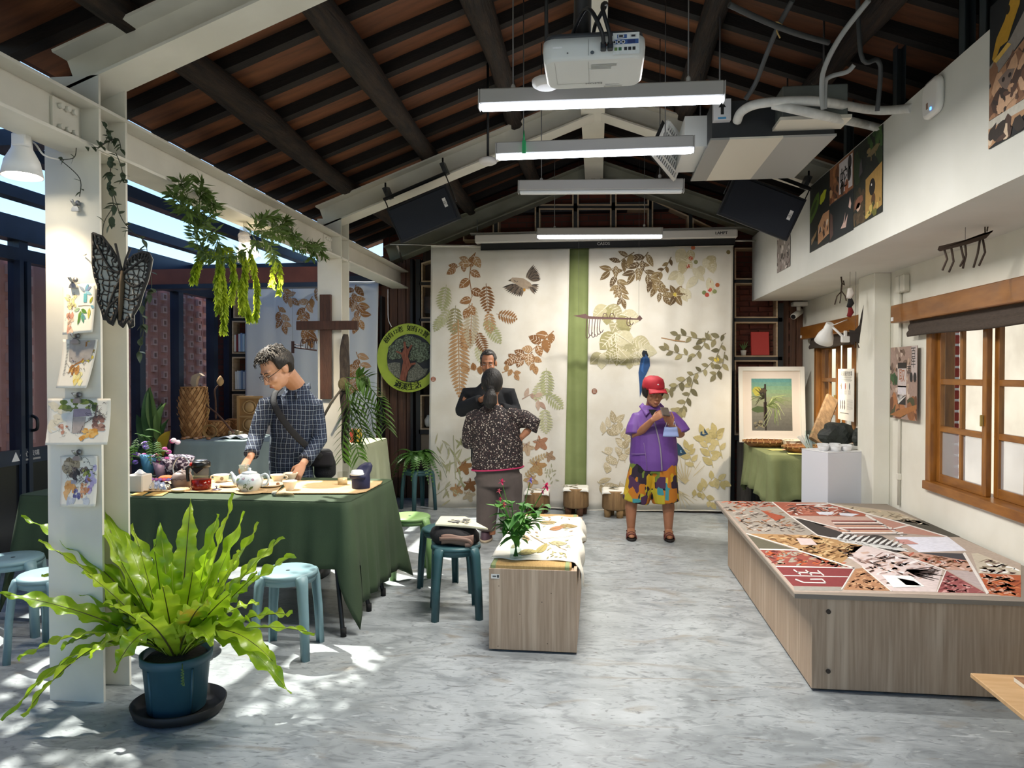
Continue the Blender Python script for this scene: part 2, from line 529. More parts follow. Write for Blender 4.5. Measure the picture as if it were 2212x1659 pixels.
mb=MB();hbeam(mb,(XC,-1.5,2.638),(XC,8.47,2.638),Z3,.2,.205)
struct('steel_beam',mb,white_steel)
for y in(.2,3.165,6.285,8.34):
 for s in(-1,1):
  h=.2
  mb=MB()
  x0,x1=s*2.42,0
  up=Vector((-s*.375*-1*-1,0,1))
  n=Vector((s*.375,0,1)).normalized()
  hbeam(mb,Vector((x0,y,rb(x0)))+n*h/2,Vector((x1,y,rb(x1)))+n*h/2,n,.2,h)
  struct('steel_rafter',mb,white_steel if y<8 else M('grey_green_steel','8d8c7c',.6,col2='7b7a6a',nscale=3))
mb=MB();hbeam(mb,(-.04,-.3,3.80),(-.04,8.5,3.80),Z3,.2,.17)
struct('steel_ridge_beam',mb,white_steel)
# ---- right wall with window openings, pilaster, soffit
def wall_with_holes(name,x0,x1,y0,y1,z0,z1,holes,mat):
 mb=MB();ys=y0
 for(a,b,c,d)in sorted(holes):
  mb.bb(x0,x1,ys,a,z0,z1);mb.bb(x0,x1,a,b,z0,c);mb.bb(x0,x1,a,b,d,z1);ys=b
 mb.bb(x0,x1,ys,y1,z0,z1)
 return struct(name,mb,mat)
WIN1=(3.35,5.44,.70,1.97);WIN2=(6.86,8.10,.85,1.90)
wall_with_holes('wall_right',XR,XR+.17,-.6,8.7,0,3.3,[WIN1,WIN2],plaster)
mb=MB();mb.bb(2.2,XR,6.09,6.44,0,2.325,.006);struct('trim_1',mb,plaster)
mb=MB()
mb.bb(XS,XS+.03,-.6,8.31,2.322,3.03);mb.bb(XS+.03,XR,-.6,8.31,2.322,2.352);mb.bb(XS+.03,XR,8.28,8.31,2.352,3.03)
struct('trim_2',mb,soffit_paint)
# ---- back wall: dark brick gable with wood boarding either side of the curtains
def brick_mat(name,c1,c2,mortar,scale=4.2):
 m=bpy.data.materials.new(name);m.use_nodes=True;MATS[name]=m
 N=m.node_tree.nodes;L=m.node_tree.links.new
 tc=N.new('ShaderNodeTexCoord');mp=N.new('ShaderNodeMapping');mp.inputs['Rotation'].default_value=(pi/2,0,0)
 L(tc.outputs['Object'],mp.inputs[0])
 br=N.new('ShaderNodeTexBrick');L(mp.outputs[0],br.inputs['Vector'])
 br.inputs['Color1'].default_value=(*lin(c1),1);br.inputs['Color2'].default_value=(*lin(c2),1);br.inputs['Mortar'].default_value=(*lin(mortar),1)
 br.inputs['Scale'].default_value=1;br.inputs['Brick Width'].default_value=.21;br.inputs['Row Height'].default_value=.065;br.inputs['Mortar Size'].default_value=.006
 L(br.outputs[0],N['Principled BSDF'].inputs['Base Color']);N['Principled BSDF'].inputs['Roughness'].default_value=.9
 return m
back_brick=brick_mat('back_wall_brick','5a2f25','6d392b','4a3a32')
mb=MB()
mb.prism([(-4.75,0),(2.6,0),(2.6,zb(2.6)+.2),(0,zb(0)+.1),(-2.6,zb(2.6)+.2),(-2.6,2.95),(-4.75,2.75)],lambda a,b,t:(a,t,b),YB,YB+.15)
wall_back=struct('wall_back',mb,back_brick)
plank_wood=M('plank_wood','6b4630',.6,col2='4d3122',nscale=6,stretch=(9,9,.5),bump=.15,bscale=25,col3='5a4136',n3=1)
grey_plank=M('plank_wood_dark','4a382e',.65,col2='352820',nscale=6,stretch=(9,9,.5),bump=.15,bscale=25)
for(xa,xb,n,mt,zt)in((-2.62,-2.10,5,plank_wood,2.9),(2.1,2.33,3,plank_wood,2.62),(-2.1,-1.85,2,grey_plank,3.0)):
 wd=(xb-xa)/n
 for i in range(n):
  mb=MB();mb.bb(xa+i*wd+.004,xa+(i+1)*wd-.004,YB-.028,YB+.002,0,zt,.003)
  mb.build('plank',mt,wall_back)
brick_red=M('brick_red','9c4a36',.9,col2='7f3828',nscale=8,bump=.3,bscale=60)
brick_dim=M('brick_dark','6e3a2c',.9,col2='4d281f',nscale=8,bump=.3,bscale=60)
mb=MB();mb.box((0,0,0),(.2,.03,.055),bev=.004)
bo=mb.build('brick',brick_red,None,local=True);brick_me=bo.data;bpy.data.objects.remove(bo)
mb=MB();mb.box((0,0,0),(.2,.03,.055),bev=.004)
bo=mb.build('brick',brick_dim,None,local=True);brick_dim_me=bo.data;bpy.data.objects.remove(bo)
for r in range(3):
 for i in range(4):
  p=atY(624+26*i+(13 if r%2 else 0),604-12*r,YB)
  inst(brick_me,'brick',wall_back,(p.x,YB-.01,2.62+.066*r))
  # ---- veranda on the left: steel, glazed roof, glazed wall
ver=sroot('window_3')
clear=glassmat('clear_pane','eef6ff',.35)
roofglass=glassmat('roof_pane','f4f9ff',.25)
def vroof(x):return 2.62+.16*(x+4.55)/2.1+.12
for x,w,h in((-2.62,.14,.12),(-3.3,.10,.08),(-3.95,.10,.08),(-4.55,.14,.18)):
 mb=MB();mb.bb(x-w/2,x+w/2,-1.5,YB,vroof(x)-h,vroof(x));mb.build('roof_beam',dark_steel,ver)
rust=M('rust_primer','7d4738',.6,col2='6b3a2e',nscale=4)
mb=MB();mb.bb(-4.5,-2.46,6.20,6.32,2.33,2.47);mb.build('cross_beam',rust,ver)
mb=MB();mb.bb(-4.5,-2.46,6.19,6.33,2.29,2.33);mb.build('cross_beam',dark_steel,ver)
for y in(1.4,3.3,7.6):
 mb=MB();mb.bb(-4.5,-2.46,y-.05,y+.05,2.64,2.72);mb.build('cross_beam',dark_steel,ver)
xs=(-2.62,-3.3,-3.95,-4.62);ys=(-1.5,.6,2.4,4.4,6.4,8.6)
for i in range(3):
 for j in range(5):
  mb=MB();x0,x1=xs[i+1],xs[i]
  mb.add([(x0,ys[j],vroof(x0)+.008),(x1,ys[j],vroof(x1)+.008),(x1,ys[j+1],vroof(x1)+.008),(x0,ys[j+1],vroof(x0)+.008)],[(0,1,2,3)])
  mb.build('roof_pane',roofglass,ver)
mull=[atX(u,700,XG).y for u in(-330,-120,40,170,298,382,458)]+[8.52]
for y in mull:
 mb=MB();mb.bb(XG-.05,XG+.05,y-.045,y+.045,0,2.62);mb.build('mullion',dark_steel,ver)
for z0,z1 in((0,.08),(2.40,2.5),(2.58,2.7)):
 mb=MB();mb.bb(XG-.055,XG+.055,-1.5,8.56,z0,z1);mb.build('rail',dark_steel,ver)
for a,b in zip(mull[:-1],mull[1:]):
 mb=MB();mb.add([(XG,a+.04,.06),(XG,b-.04,.06),(XG,b-.04,2.42),(XG,a+.04,2.42)],[(0,1,2,3)]);mb.build('pane',clear,ver)
 mb=MB();mb.add([(XG,a+.04,2.5),(XG,b-.04,2.5),(XG,b-.04,2.6),(XG,a+.04,2.6)],[(0,1,2,3)]);mb.build('pane',clear,ver)
 # ---- breeze-block screen outside
bw=sroot('wall_outside')
bl1=M('breeze_block','cf9c90',.85,col2='bd877a',nscale=3,bump=.2,bscale=50)
bl2=M('breeze_hole','4a302a',.95);bl3=M('breeze_ring','dcb4a8',.85)
mb=MB();PY,PZ=.185,.15
mb.box((0,0,0),(.04,PY+.002,PZ+.002));e=.031
mb.cur=2
for sg in(-1,1):
 mb.box((.035,0,sg*e),(.035,2*e+.018,.018));mb.box((.035,sg*e,0),(.035,.018,2*e-.018))
mb.cur=1;mb.box((.022,0,0),(.004,2*e-.016,2*e-.016))
bo=mb.build('breeze_block',[bl1,bl2,bl3],None,local=True);bl_me=bo.data;bpy.data.objects.remove(bo)
XW=-5.0
def blocks(ya,yb):
 n=int((yb-ya)/PY)
 for i in range(n):
  for r in range(11):
   inst(bl_me,'breeze_block',bw,(XW+R.uniform(-.004,.004),ya+i*PY,.9+r*PZ+(PZ/2 if i%2 else 0)))
blocks(5.25,6.1);blocks(6.7,11.1)
mb=MB();mb.bb(XW-.12,XW-.03,-2,12.2,-.05,2.55);mb.build('screen_core',M('screen_core_render','b5857a',.9),bw)
# ---- yard on the window side: pale wall, brick pier, sloping tin roof
yard=sroot('wall_yard')
mb=MB();mb.bb(4.6,4.75,-2,12,-.05,3.4);mb.build('rendered_wall',M('yard_render','b9b0a0',.9,col2='a59c8c',nscale=2),yard)
py0,py1=atX(2048,800,3.0).y,atX(2016,800,3.0).y
mb=MB();mb.bb(3.0,3.09,py0,py1,0,2.4);mb.build('pier_core',M('mortar','e2dcd6',.9),yard)
mb=MB();mb.box((0,0,0),(.10,py1-py0+.01,.075),bev=.005)
bo=mb.build('brick',M('pier_brick','b5493a',.85,col2='973829',nscale=6),None,local=True);pb=bo.data;bpy.data.objects.remove(bo)
for r in range(24):inst(pb,'brick',yard,(3.042,(py0+py1)/2,.1+r*.095))
mb=MB();mb.box((4.4,4.0,2.62),(.55,9,.05),Matrix.Rotation(.35,3,'Y'));mb.build('tin_roof',M('tin_roof','c9d3da',.5),yard)
mb=MB();mb.tube(spline([(4.55,5.95,1.95),(4.4,5.95,2.02),(4.25,5.95,1.98),(4.2,5.95,1.85)]),.012,6)
mb.build('lamp_arm',black_metal,yard)
# ---- things under the roof
lamp_white=M('lamp_housing','aaa8a6',.5)
steel_cable=M('steel_cable','6f6f70',.4,metal=.6)
def led(u0,v0,u1,v1,Y,lit,label,zc):
 a=atY(u0,v0,Y);b=atY(u1,v1,Y);c=(a+b)/2
 t=thing('led_batten_light',label,'light',c,0,'hanging batten lights')
 d=(b-a);d.y=0;ln=d.length;d.normalize();ang=-atan2(d.z,d.x)
 rot=Matrix.Rotation(ang,3,'Y')
 mb=MB();mb.box(c+Vector((0,0,.012)),(ln,.055,.075),rot,.006);mb.build('housing',lamp_white,t)
 mb=MB();mb.box(c+Vector((0,0,-.038)),(ln-.01,.045,.026),rot,.008)
 mb.build('diffuser',M('led_on','eaf2ff',.5,emit=9.)if lit else M('led_off','dfe3e4',.4),t)
 for s in(-1,1):
  mb=MB();mb.box(c+d*s*(ln/2+.003),(.006,.058,.095),rot,.002);mb.build('end_cap',lamp_white,t)
  q=c+d*s*ln*.36
  mb=MB();mb.tube([q+Vector((0,0,.05)),(q.x,q.y,zb(q.x)-.05)],.0035,5);cb=mb.build('suspension_cable',steel_cable,t)
  mb=MB();mb.lathe([(.006,0),(.012,.004),(.012,.018),(.004,.03)],(q.x,q.y,c.z+.05),8);mb.build('cable_grip',lamp_white,cb)
 if lit:
  ld=bpy.data.lights.new('led_glow','AREA');ld.shape='RECTANGLE';ld.size=ln-.04;ld.size_y=.05
  ld.energy=lit;ld.color=(1,.95,.88)
  lo=bpy.data.objects.new('led_glow',ld);COL.objects.link(lo);lo.parent=t;lo.location=(0,0,-.058)
 return t
led(1037,217,1563,199,3.55,31,'lit white batten light hanging just behind the projector',0)
l2=led(1073,327,1498,312,4.42,31,'lit white batten light with a green tag hooked over it',0)
led(1121,405,1476,402,5.3,0,'switched off white batten light in the row of hanging lights',0)
led(1161,504,1430,503,6.98,28,'lit white batten light nearest to the projection screen',0)
p=atY(1132,318,4.36)
mb=MB();mb.box(p,(.022,.012,.075));mb.tube([p+Vector((0,0,.035)),p+Vector((0,0,.1))],[.008,.003],6)
tag(mb.build('green_tag',M('green_plastic','1f9a5a',.4),None),'small green plastic tag hanging on a batten light','tag')
PX,PYc,PZ0=-.015,2.82,2.672
pr=thing('projector','white ceiling projector with cables plugged in under ridge beam','projector',(PX,PYc,PZ0))
pw=M('projector_white','d9dbd8',.5);pg=M('projector_grey','3a3d42',.5)
def rrect(cx,cy,w,d,r,z,n=5):
 pts=[]
 for qx,qy,a0 in((1,1,0),(-1,1,pi/2),(-1,-1,pi),(1,-1,3*pi/2)):
  for i in range(n+1):
   a=a0+i/n*pi/2
   pts.append(Vector((cx+qx*(w/2-r)+r*cos(a),cy+qy*(d/2-r)+r*sin(a),z)))
 return pts
mb=MB();mb.loft([rrect(PX,PYc,.35,.26,.04,PZ0),rrect(PX,PYc,.372,.282,.045,PZ0+.012),rrect(PX,PYc,.378,.288,.045,PZ0+.05),rrect(PX,PYc,.375,.285,.045,PZ0+.078)]);mb.build('lower_shell',pw,pr)
mb=MB();mb.loft([rrect(PX,PYc,.37,.28,.045,PZ0+.078),rrect(PX,PYc,.36,.27,.045,PZ0+.098),rrect(PX,PYc,.30,.22,.04,PZ0+.106)]);mb.build('upper_shell',pg,pr)
yb=PYc-.1445
pp=Print(lambda a,b,h:Vector((PX+a,yb-h,PZ0+b)))
pp.rect(.07,.008,.165,.086,'e4e6e4');pp.up()
pp.rect(.072,.045,.162,.062,'3a5a96');pp.rect(.085,.066,.12,.08,'3a5a96');pp.up()
for x in(.075,.091,.107):pp.disc(x,.053,.007,.007,'d8d8d8');pp.up();pp.disc(x,.053,.004,.004,'202020');pp.up(-1)
for x in(.088,.132):pp.rect(x,.068,x+.022,.079,'c9c9c9');pp.up();pp.rect(x+.004,.070,x+.018,.077,'26262c');pp.up(-1)
pp.rect(.122,.047,.15,.06,'26366a')
for x,c in((.075,'6c8a4c'),(.09,'3a6a4a'),(.11,'26262c'),(.125,'26262c'),(.14,'303030')):pp.rect(x,.022,x+.011,.034,c)
pp.rect(-.02,.01,-.018,.07,'9a9c9a');pp.disc(-.005,.02,.007,.007,'596066');pp.rect(-.15,.04,-.115,.047,'f4f4f4');pp.disc(-.095,.022,.003,.003,'606060')
for x in(.04,.056):pp.disc(x,.045,.008,.008,'b04a4a'if x<.05 else '4a8a4a');pp.up();pp.disc(x,.045,.004,.004,'222222');pp.up(-1)
pp.build('port_panel',pr)
pp=Print(lambda a,b,h:Vector((PX+a,PYc+b,PZ0-h)))
pp.rect(-.145,-.12,-.143,.08,'b4b4ae');pp.rect(-.02,-.12,-.018,.08,'b4b4ae');pp.rect(-.145,.08,-.018,.082,'b4b4ae')
for i in range(4):pp.rect(-.01,-.09+.012*i,.085-.02*(i>1),-.084+.012*i,'a8a8a2')
pp.text('EPSON',0.,.085,.022,'55585a',rot=pi)
pp.rect(.045,.10,.1,.103,'77787a');pp.rect(.04,.115,.11,.128,'b8b8b2')
pp.build('underside_print',pr)
cab=M('black_cable','15161a',.45)
for dx,hx,top in((.035,-.05,.155),(.06,.005,.17)):
 mb=MB();q=Vector((PX+dx,yb,PZ0+.035))
 mb.tube(spline([q+Vector((0,-.012,0)),q+Vector((-.004,-.05,.03)),q+Vector((-.03+hx*.2,-.045,top-.045)),q+Vector((hx-.02,.01,top-.01)),q+Vector((hx-.06,.08,top-.05)),q+Vector((hx-.07,.12,.07))]),.0075,8)
 c_=mb.build('cable',cab,pr)
 mb=MB();mb.box(q+Vector((0,-.012,0)),(.02,.03,.026),None,.003);mb.build('plug',cab,c_)
mb=MB();mb.tube([(PX-.045,PYc,PZ0+.1),(PX-.035,PYc+.03,3.75)],.034,12);mb.lathe([(.07,0),(.07,.02)],(PX-.04,PYc,PZ0+.105),12);mb.build('mount_pole',M('pole_black','0c0c0e',.5),pr)
spk=M('speaker_black','11151d',.75,bump=.1,bscale=200)
def speaker(pc,roll,pitch,w,h,label,s):
 t=thing('loudspeaker',label,'loudspeaker',pc,0,'loudspeakers hung from rafter')
 rot=Matrix.Rotation(roll,3,'Y')@Matrix.Rotation(pitch,3,'X')
 mb=MB();d0,d1=-.15,.15;k=.72
 ring=lambda sc_,y:[pc+rot@Vector((sx*w/2*sc_,y,sz*h/2*sc_))for sx,sz in((-1,-1),(1,-1),(1,1),(-1,1))]
 mb.loft([ring(1,d0),ring(1,.02),ring(k,d1)],smooth=False);mb.build('cabinet',spk,t)
 mb=MB();mb.box(pc+rot@Vector((0,d0-.008,0)),(w-.03,.016,h-.03),rot,.006);g=mb.build('grille',M('speaker_mesh','131a26',.8,bump=.3,bscale=400),t)
 pp=Print(lambda a,b,hh:pc+rot@Vector((a,d0-.017-hh,b)))
 x0=s*-.165 if s<0 else.195
 x0=w*.36;pp.rect(x0,-.02,x0+.028,.055,'d8d8d8');pp.up();pp.text('JBL',x0+.014,.018,.03,'303030',rot=pi/2*(1 if s<0 else 1));pp.build('badge',g)
 for sx in(-1,1):
  q=pc+rot@Vector((sx*(w/2+.012),0,0));tp=pc+rot@Vector((sx*(w/2+.012),.02,h/2+.10))
  mb=MB();mb.tube([q,tp],.012,6,flat=((1,0,0),.4));mb.build('bracket_arm',black_metal,t)
 a=pc+rot@Vector((-(w/2+.02),.02,h/2+.10));b=pc+rot@Vector((w/2+.02,.02,h/2+.10))
 mb=MB();mb.tube([a,b],.016,6,smooth=False);mb.build('bracket_bar',black_metal,t)
 for f in(.04,.96):
  q=a.lerp(b,f);mb=MB();mb.box(q+Vector((0,.06,.06)),(.035,.16,.10),rot);mb.tube([q+Vector((0,-.02,.04)),q+Vector((0,-.02,.13))],.008,6)
  mb.build('beam_clamp',black_metal,t)
speaker(atY(920,463,6.06),-.37,.22,.54,.30,'black loudspeaker hung from the rafter above white curtain end',-1)
speaker(atY(1640,448,6.06),.40,.22,.58,.34,'black loudspeaker hung below the air conditioner',1)
acx0,acx1,acy0,acy1,acz0,acz1=.675,1.37,4.42,5.32,2.90,3.13
ac=thing('air_conditioner','ceiling air conditioning unit with silver underside and white insulated pipes','air conditioner',((acx0+acx1)/2,(acy0+acy1)/2,acz0))
mb=MB();mb.bb(acx0,acx1,acy0,acy1,acz0+.012,acz1);mb.build('casing',M('ac_dark','23262a',.6),ac)
mb=MB();mb.bb(acx0-.01,acx0+.1,acy0-.01,acy1+.01,acz0,acz0+.012);mb.build('bottom_panel',M('ac_tape','8f8f8c',.5),ac)
mb=MB();mb.bb(acx0+.1,acx0+.405,acy0-.01,acy1+.01,acz0,acz0+.012);mb.build('bottom_panel',M('ac_pale','d6d2c6',.5,metal=.2),ac)
mb=MB();mb.bb(acx0+.405,acx1+.01,acy0-.01,acy1+.01,acz0,acz0+.012);mb.build('bottom_panel',M('ac_silver','a8aaab',.45,metal=.4),ac)
mb=MB();mb.bb(1.035,1.39,4.25,4.42,2.958,3.14,.006);eb=mb.build('electrical_box',M('ac_galvanised','6f7674',.5,metal=.3,col2='5d6361',nscale=5),ac)
mb=MB();mb.bb(1.02,1.405,4.23,4.42,2.941,2.96);mb.build('lip',M('ac_pale'),eb)
pp=Print(lambda a,b,h:Vector((1.12+a,4.25-h,2.98+b)))
for x in(.06,.095):pp.poly([(x,0),(x+.03,0),(x+.015,.024)],'2b2a12');pp.up();pp.poly([(x+.006,.004),(x+.024,.004),(x+.015,.018)],'d1b93a');pp.up(-1)
pp.build('warning_print',eb)
ins=M('pipe_insulation','d4d4d0',.7,col2='c4c4c0',nscale=20)
for pts,r in(([atY(1592,262,4.38),atY(1603,240,4.3),atY(1640,224,4.2),atY(1720,218,4.13),atY(1785,221,4.13),atX(1890,238,1.62),atX(1972,234,1.72)],.026),([atY(1670,226,4.18),atY(1785,251,4.14),atX(1870,269,1.66),atX(1930,285,1.74)],.026)):
 mb=MB();mb.tube(spline(pts,8),r,10);mb.build('insulated_pipe',ins,ac)
mb=MB();mb.bb(.54,.675,4.62,5.2,2.93,3.12);mb.build('duct_collar',M('ac_white_duct','cfcfca',.6),ac)
GA,GB,GC,GD=atY(1411,335,4.75),atY(1443,262,4.75),atY(1484,312,5.2),atY(1455,388,5.2)
gp_=lambda a,b:(GA.lerp(GD,a)).lerp(GB.lerp(GC,a),b)
gw=M('grille_white','d9d9d4',.5)
gf=bpy.data.objects.new('return_grille',None);COL.objects.link(gf);gf.parent=ac;WM[gf.name]=wm(ac)
for p0,p1 in(((0,0),(1,0)),((1,0),(1,1)),((1,1),(0,1)),((0,1),(0,0))):
 mb=MB();mb.tube([gp_(*p0),gp_(*p1)],.014,4,smooth=False);mb.build('frame_bar',gw,gf)
for i in range(1,12):
 mb=MB();mb.tube([gp_(i/12,.04),gp_(i/12,.96)],.006,4,smooth=False);mb.build('slat',gw,gf)
for i in range(1,5):
 mb=MB();mb.tube([gp_(.02,i/5),gp_(.98,i/5)],.007,4,smooth=False);mb.build('slat',gw,gf)
nn_=(GD-GA).cross(GB-GA).normalized();nn_=nn_ if nn_.y>0 else-nn_
mb=MB();mb.add([gp_(a,b)+nn_*.04 for a,b in((0,0),(1,0),(1,1),(0,1))],[(0,1,2,3)]);mb.build('filter',M('grille_dark','2b2c2e',.8),gf)
mb=MB();q=atY(1560,237,4.38);mb.bb(q.x-.05,q.x+.05,4.375,4.42,q.z-.062,q.z+.062);lb=mb.build('direction_notice',M('notice_white','d9d9dc',.6),ac)
pp=Print(lambda a,b,h:Vector((q.x+a,4.375-h,q.z+b)));pp.poly([(-.022,.012),(.022,.012),(0,.045)],'141414');pp.rect(-.009,-.03,.009,.014,'141414');pp.rect(-.025,-.056,.022,-.044,'4a94c4');pp.build('arrow_print',lb)
for x,y in((acx0+.05,acy0+.04),(acx1-.05,acy0+.04),(acx0+.05,acy1-.04),(acx1-.05,acy1-.04)):
 mb=MB();mb.tube([(x,y,acz1),(x,y,zb(x)-.02)],.006,6);mb.build('hanger_rod',steel_cable,ac)
for(u,v,Y,lab,)in((1054,349,5.2,'round white smoke detector under the dark roof boards'),(1180,181,3.4,'white smoke detector peeking out behind the projector')):
 p=atY(u,v,Y)
 t=thing('smoke_detector',lab,'smoke detector',p,0,'smoke detectors')
 mb=MB();mb.lathe([(.045,0),(.065,.012),(.068,.035),(.05,.045)],p-Vector((0,0,.02)),18);mb.build('cover',M('detector_white','d8d4d2',.5),t)
 mb=MB();mb.tube([p+Vector((0,0,.02)),(p.x,p.y,zb(p.x)-.02)],.01,6);mb.build('stem',black_metal,t)
con=M('conduit_grey','8c8f8f',.5);cond=M('conduit_dark','3a3d3f',.6)
def pipe(pts,r,mat,label,name='conduit_pipe',n=8):
 mb=MB();mb.tube(spline(pts,6),r,n);return tag(mb.build(name,mat,None),label,'pipe','pipes under the right roof slope')
pipe([atY(1877,0,3.3),atY(1815,80,3.45),atY(1780,150,3.6),atY(1775,200,3.7),atY(1778,235,3.75)],.012,con,'pale conduit dropping from the roof log to the white pipes')
pipe([atY(1845,140,3.6),atY(1830,155,3.62),atY(1795,165,3.65),atY(1783,180,3.7),atY(1782,235,3.75)],.011,con,'pale bent conduit curving beside the thick roof log')
pipe([atY(1712,0,3.6),atY(1680,60,3.75),atY(1655,120,3.9),atY(1632,180,4.05),atY(1610,215,4.1)],.013,cond,'grey pipe tied with string slanting below roof boards')
pipe([atY(1575,10,3.5),atY(1650,45,3.6),atY(1720,72,3.7),atY(1790,92,3.8)],.014,cond,'grey pipe crossing under the boards of the right slope')
pipe([(atY(1850,100,3.88).x,3.88,zb(atY(1850,100,3.88).x)-.04),atY(1860,118,3.9),atY(1895,130,3.95),atY(1902,160,4.0),atY(1895,240,4.05)],.012,cond,'dark hooked conduit next to the soffit wall')
p=atY(1675,62,3.73)
mb=MB();mb.tube(spline([p+Vector((-.03,-.02,.01)),p+Vector((0,-.025,.02)),p+Vector((.03,-.02,0)),p+Vector((.0,-.03,-.02)),p+Vector((.015,-.03,-.06))]),.004,5)
tag(mb.build('string_knot',M('twine','b59a62',.8),None),'knotted tan string tied around a grey roof pipe','string')
stud=M('galvanised_stud','3f474b',.5,metal=.3)
for u in(1745,1832,1940,2085,2130):
 y=atX(u,250,XS+.06).y
 mb=MB();z1=zb(XS)-.05
 for dx in(0,.045):mb.bb(XS+.04+dx,XS+.045+dx,y-.03,y+.03,2.4,z1)
 mb.bb(XS+.04,XS+.09,y+.026,y+.03,2.4,z1)
 struct('trim_3',mb,stud)
ya=7.95
a=atY(1027,517,ya);b=atY(1592,512,ya)
scr=thing('projection_screen','long white roll-up projection screen case above the printed curtains','projector screen',((a.x+b.x)/2,ya,a.z))
mb=MB();mb.bb(a.x,b.x,ya-.05,ya+.05,a.z-.05,a.z+.045,.012);mb.build('case',M('screen_case','cfcac2',.5),scr)
mb=MB();mb.bb(a.x-.05,b.x+.05,ya-.055,ya+.045,a.z+.047,a.z+.062);mb.build('mounting_rail',M('rail_grey','77756f',.5,metal=.4),scr)
mb=MB();mb.bb(a.x+.06,b.x-.02,ya-.008,ya,a.z-.115,a.z-.05);lw=mb.build('screen_edge',M('screen_black','0d0d0d',.7),scr)
mb=MB();mb.tube([(a.x+.06,ya-.004,a.z-.118),(b.x-.02,ya-.004,a.z-.118)],.008,6);mb.build('weight_bar',black_metal,lw)
pp=Print(lambda p_,q_,h:Vector(((a.x+b.x)/2+p_,ya-.009-h,a.z-.08+q_)));pp.text('CASOS',0,0,.045,'b8b4ae');pp.build('brand_print',lw)
pp=Print(lambda p_,q_,h:Vector((b.x-.17+p_,ya-.051-h,a.z+q_)));pp.text('LAMPT',0,0,.042,'181818',bold=.0015);pp.build('case_print',scr)
for x in(a.x+.02,b.x-.02):
 mb=MB();mb.tube([(x,ya,a.z+.06),(x,ya,rb(x)-.0)],.005,5);mb.build('hanging_wire',steel_cable,scr)
rodm=M('chrome_rod','b9b4aa',.3,metal=.9)
# ---- far wall: niche shelving, curtains, sign
frame_wood=M('niche_wood','c9b193',.6,col2='b79d7d',nscale=8,stretch=(1,1,6))
ws=thing('wall_shelf','black steel wall grid with pale wooden niche boxes behind the printed curtains','shelf',(0,YB-.08,0))
YN=8.43
def ring_box(poly,Y,depth,th,name,mat,parent):
 """open box frame whose front outline is a convex pixel polygon"""
 P=[atY(u,v,Y)for u,v in poly];n=len(P)
 c=sum(P,Vector())/n
 inner=[]
 for i in range(n):
  a,b,d=P[i-1],P[i],P[(i+1)%n]
  e1=(b-a).normalized();e2=(d-b).normalized()
  n1=Vector((-e1.z,0,e1.x));n2=Vector((-e2.z,0,e2.x))
  if n1.dot(c-b)<0:n1,n2=-n1,-n2
  m=(n1+n2);m=m/max(.3,m.dot(n1));inner.append(b+m*th)
 B=Vector((0,depth,0));mb=MB()
 vs=P+inner+[p+B for p in inner]+[p+B for p in P]
 fs=[]
 for i in range(n):
  j=(i+1)%n
  for k in range(3):fs.append((k*n+i,k*n+j,(k+1)*n+j,(k+1)*n+i))
  fs.append((3*n+i,3*n+j,j,i))
 mb.add(vs,fs,False)
 return mb.build(name,mat,parent)
boxes=[[(1164,412),(1239,380),(1239,444),(1164,444)],[(1247,378),(1262,372),(1306,372),(1321,378),(1321,444),(1247,444)],[(1329,380),(1402,412),(1402,444),(1329,444)],[(1164,450),(1239,450),(1239,520),(1164,520)],[(1247,450),(1321,450),(1321,520),(1247,520)],[(1329,450),(1402,450),(1402,520),(1329,520)],[(1075,472),(1158,430),(1158,520),(1075,520)],[(1408,430),(1488,466),(1488,520),(1408,520)],[(1496,470),(1570,506),(1570,520),(1496,520)],[(1000,508),(1067,474),(1067,520),(1000,520)],[(1587,535),(1680,535),(1680,604),(1587,604)],[(1587,611),(1680,611),(1680,687),(1587,687)],[(1587,695),(1680,695),(1680,771),(1587,771)],[(1587,778),(1680,778),(1680,940),(1587,940)],[(910,568),(960,552),(960,609),(910,609)],[(910,616),(960,616),(960,688),(910,688)],[(910,694),(960,694),(960,766),(910,766)],[(908,853),(960,853),(960,928),(908,928)],[(812,770),(826,770),(826,858),(812,858)],[(504,618),(545,618),(545,687),(504,687)],[(501,693),(545,693),(545,764),(501,764)],[(501,771),(545,771),(545,845),(501,845)],[(501,851),(545,851),(545,945),(501,945)],]
for bx in boxes:
 ring_box(bx,YN,.165,.016,'niche_box',frame_wood,ws)
def strip(u0,v0,u1,v1,Y,d,name,mat,parent):
 a,b=atY(u0,v0,Y),atY(u1,v1,Y);mb=MB();mb.bb(a.x,b.x,Y,Y+d,a.z,b.z);return mb.build(name,mat,parent)
blk=M('grid_black','16171b',.5)
for u0,v0,u1,v1 in((1580,540,1586,1120),(1681,655,1690,1120),(1586,604,1690,611),(1586,687,1690,695),(1586,771,1690,778),(1586,940,1690,952),(1158,420,1164,520),(1239,372,1247,520),(1321,372,1329,520),(1402,420,1408,520),(1488,460,1496,520),(1067,470,1075,520),(1075,444,1490,450),(898,560,908,1000),(886,560,892,1000),(820,640,826,1000),(905,609,960,616),(905,688,960,694),(905,928,960,938),(494,600,501,1000),(498,687,545,693),(498,764,545,771),(498,845,545,851),(490,600,820,614)):
 strip(u0,v0,u1,v1,YN+.012,.15,'grid_bar',blk,ws)
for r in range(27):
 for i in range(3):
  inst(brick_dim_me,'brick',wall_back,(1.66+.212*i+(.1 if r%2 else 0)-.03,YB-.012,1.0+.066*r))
strip(1592,952,1680,1120,YN+.05,.02,'back_panel',M('grey_board','6d665e',.7,col2='5a544d',nscale=8,stretch=(8,8,.5)),ws)
strip(908,938,960,1000,YN+.05,.02,'back_panel',M('pale_board','a08d78',.7),ws)
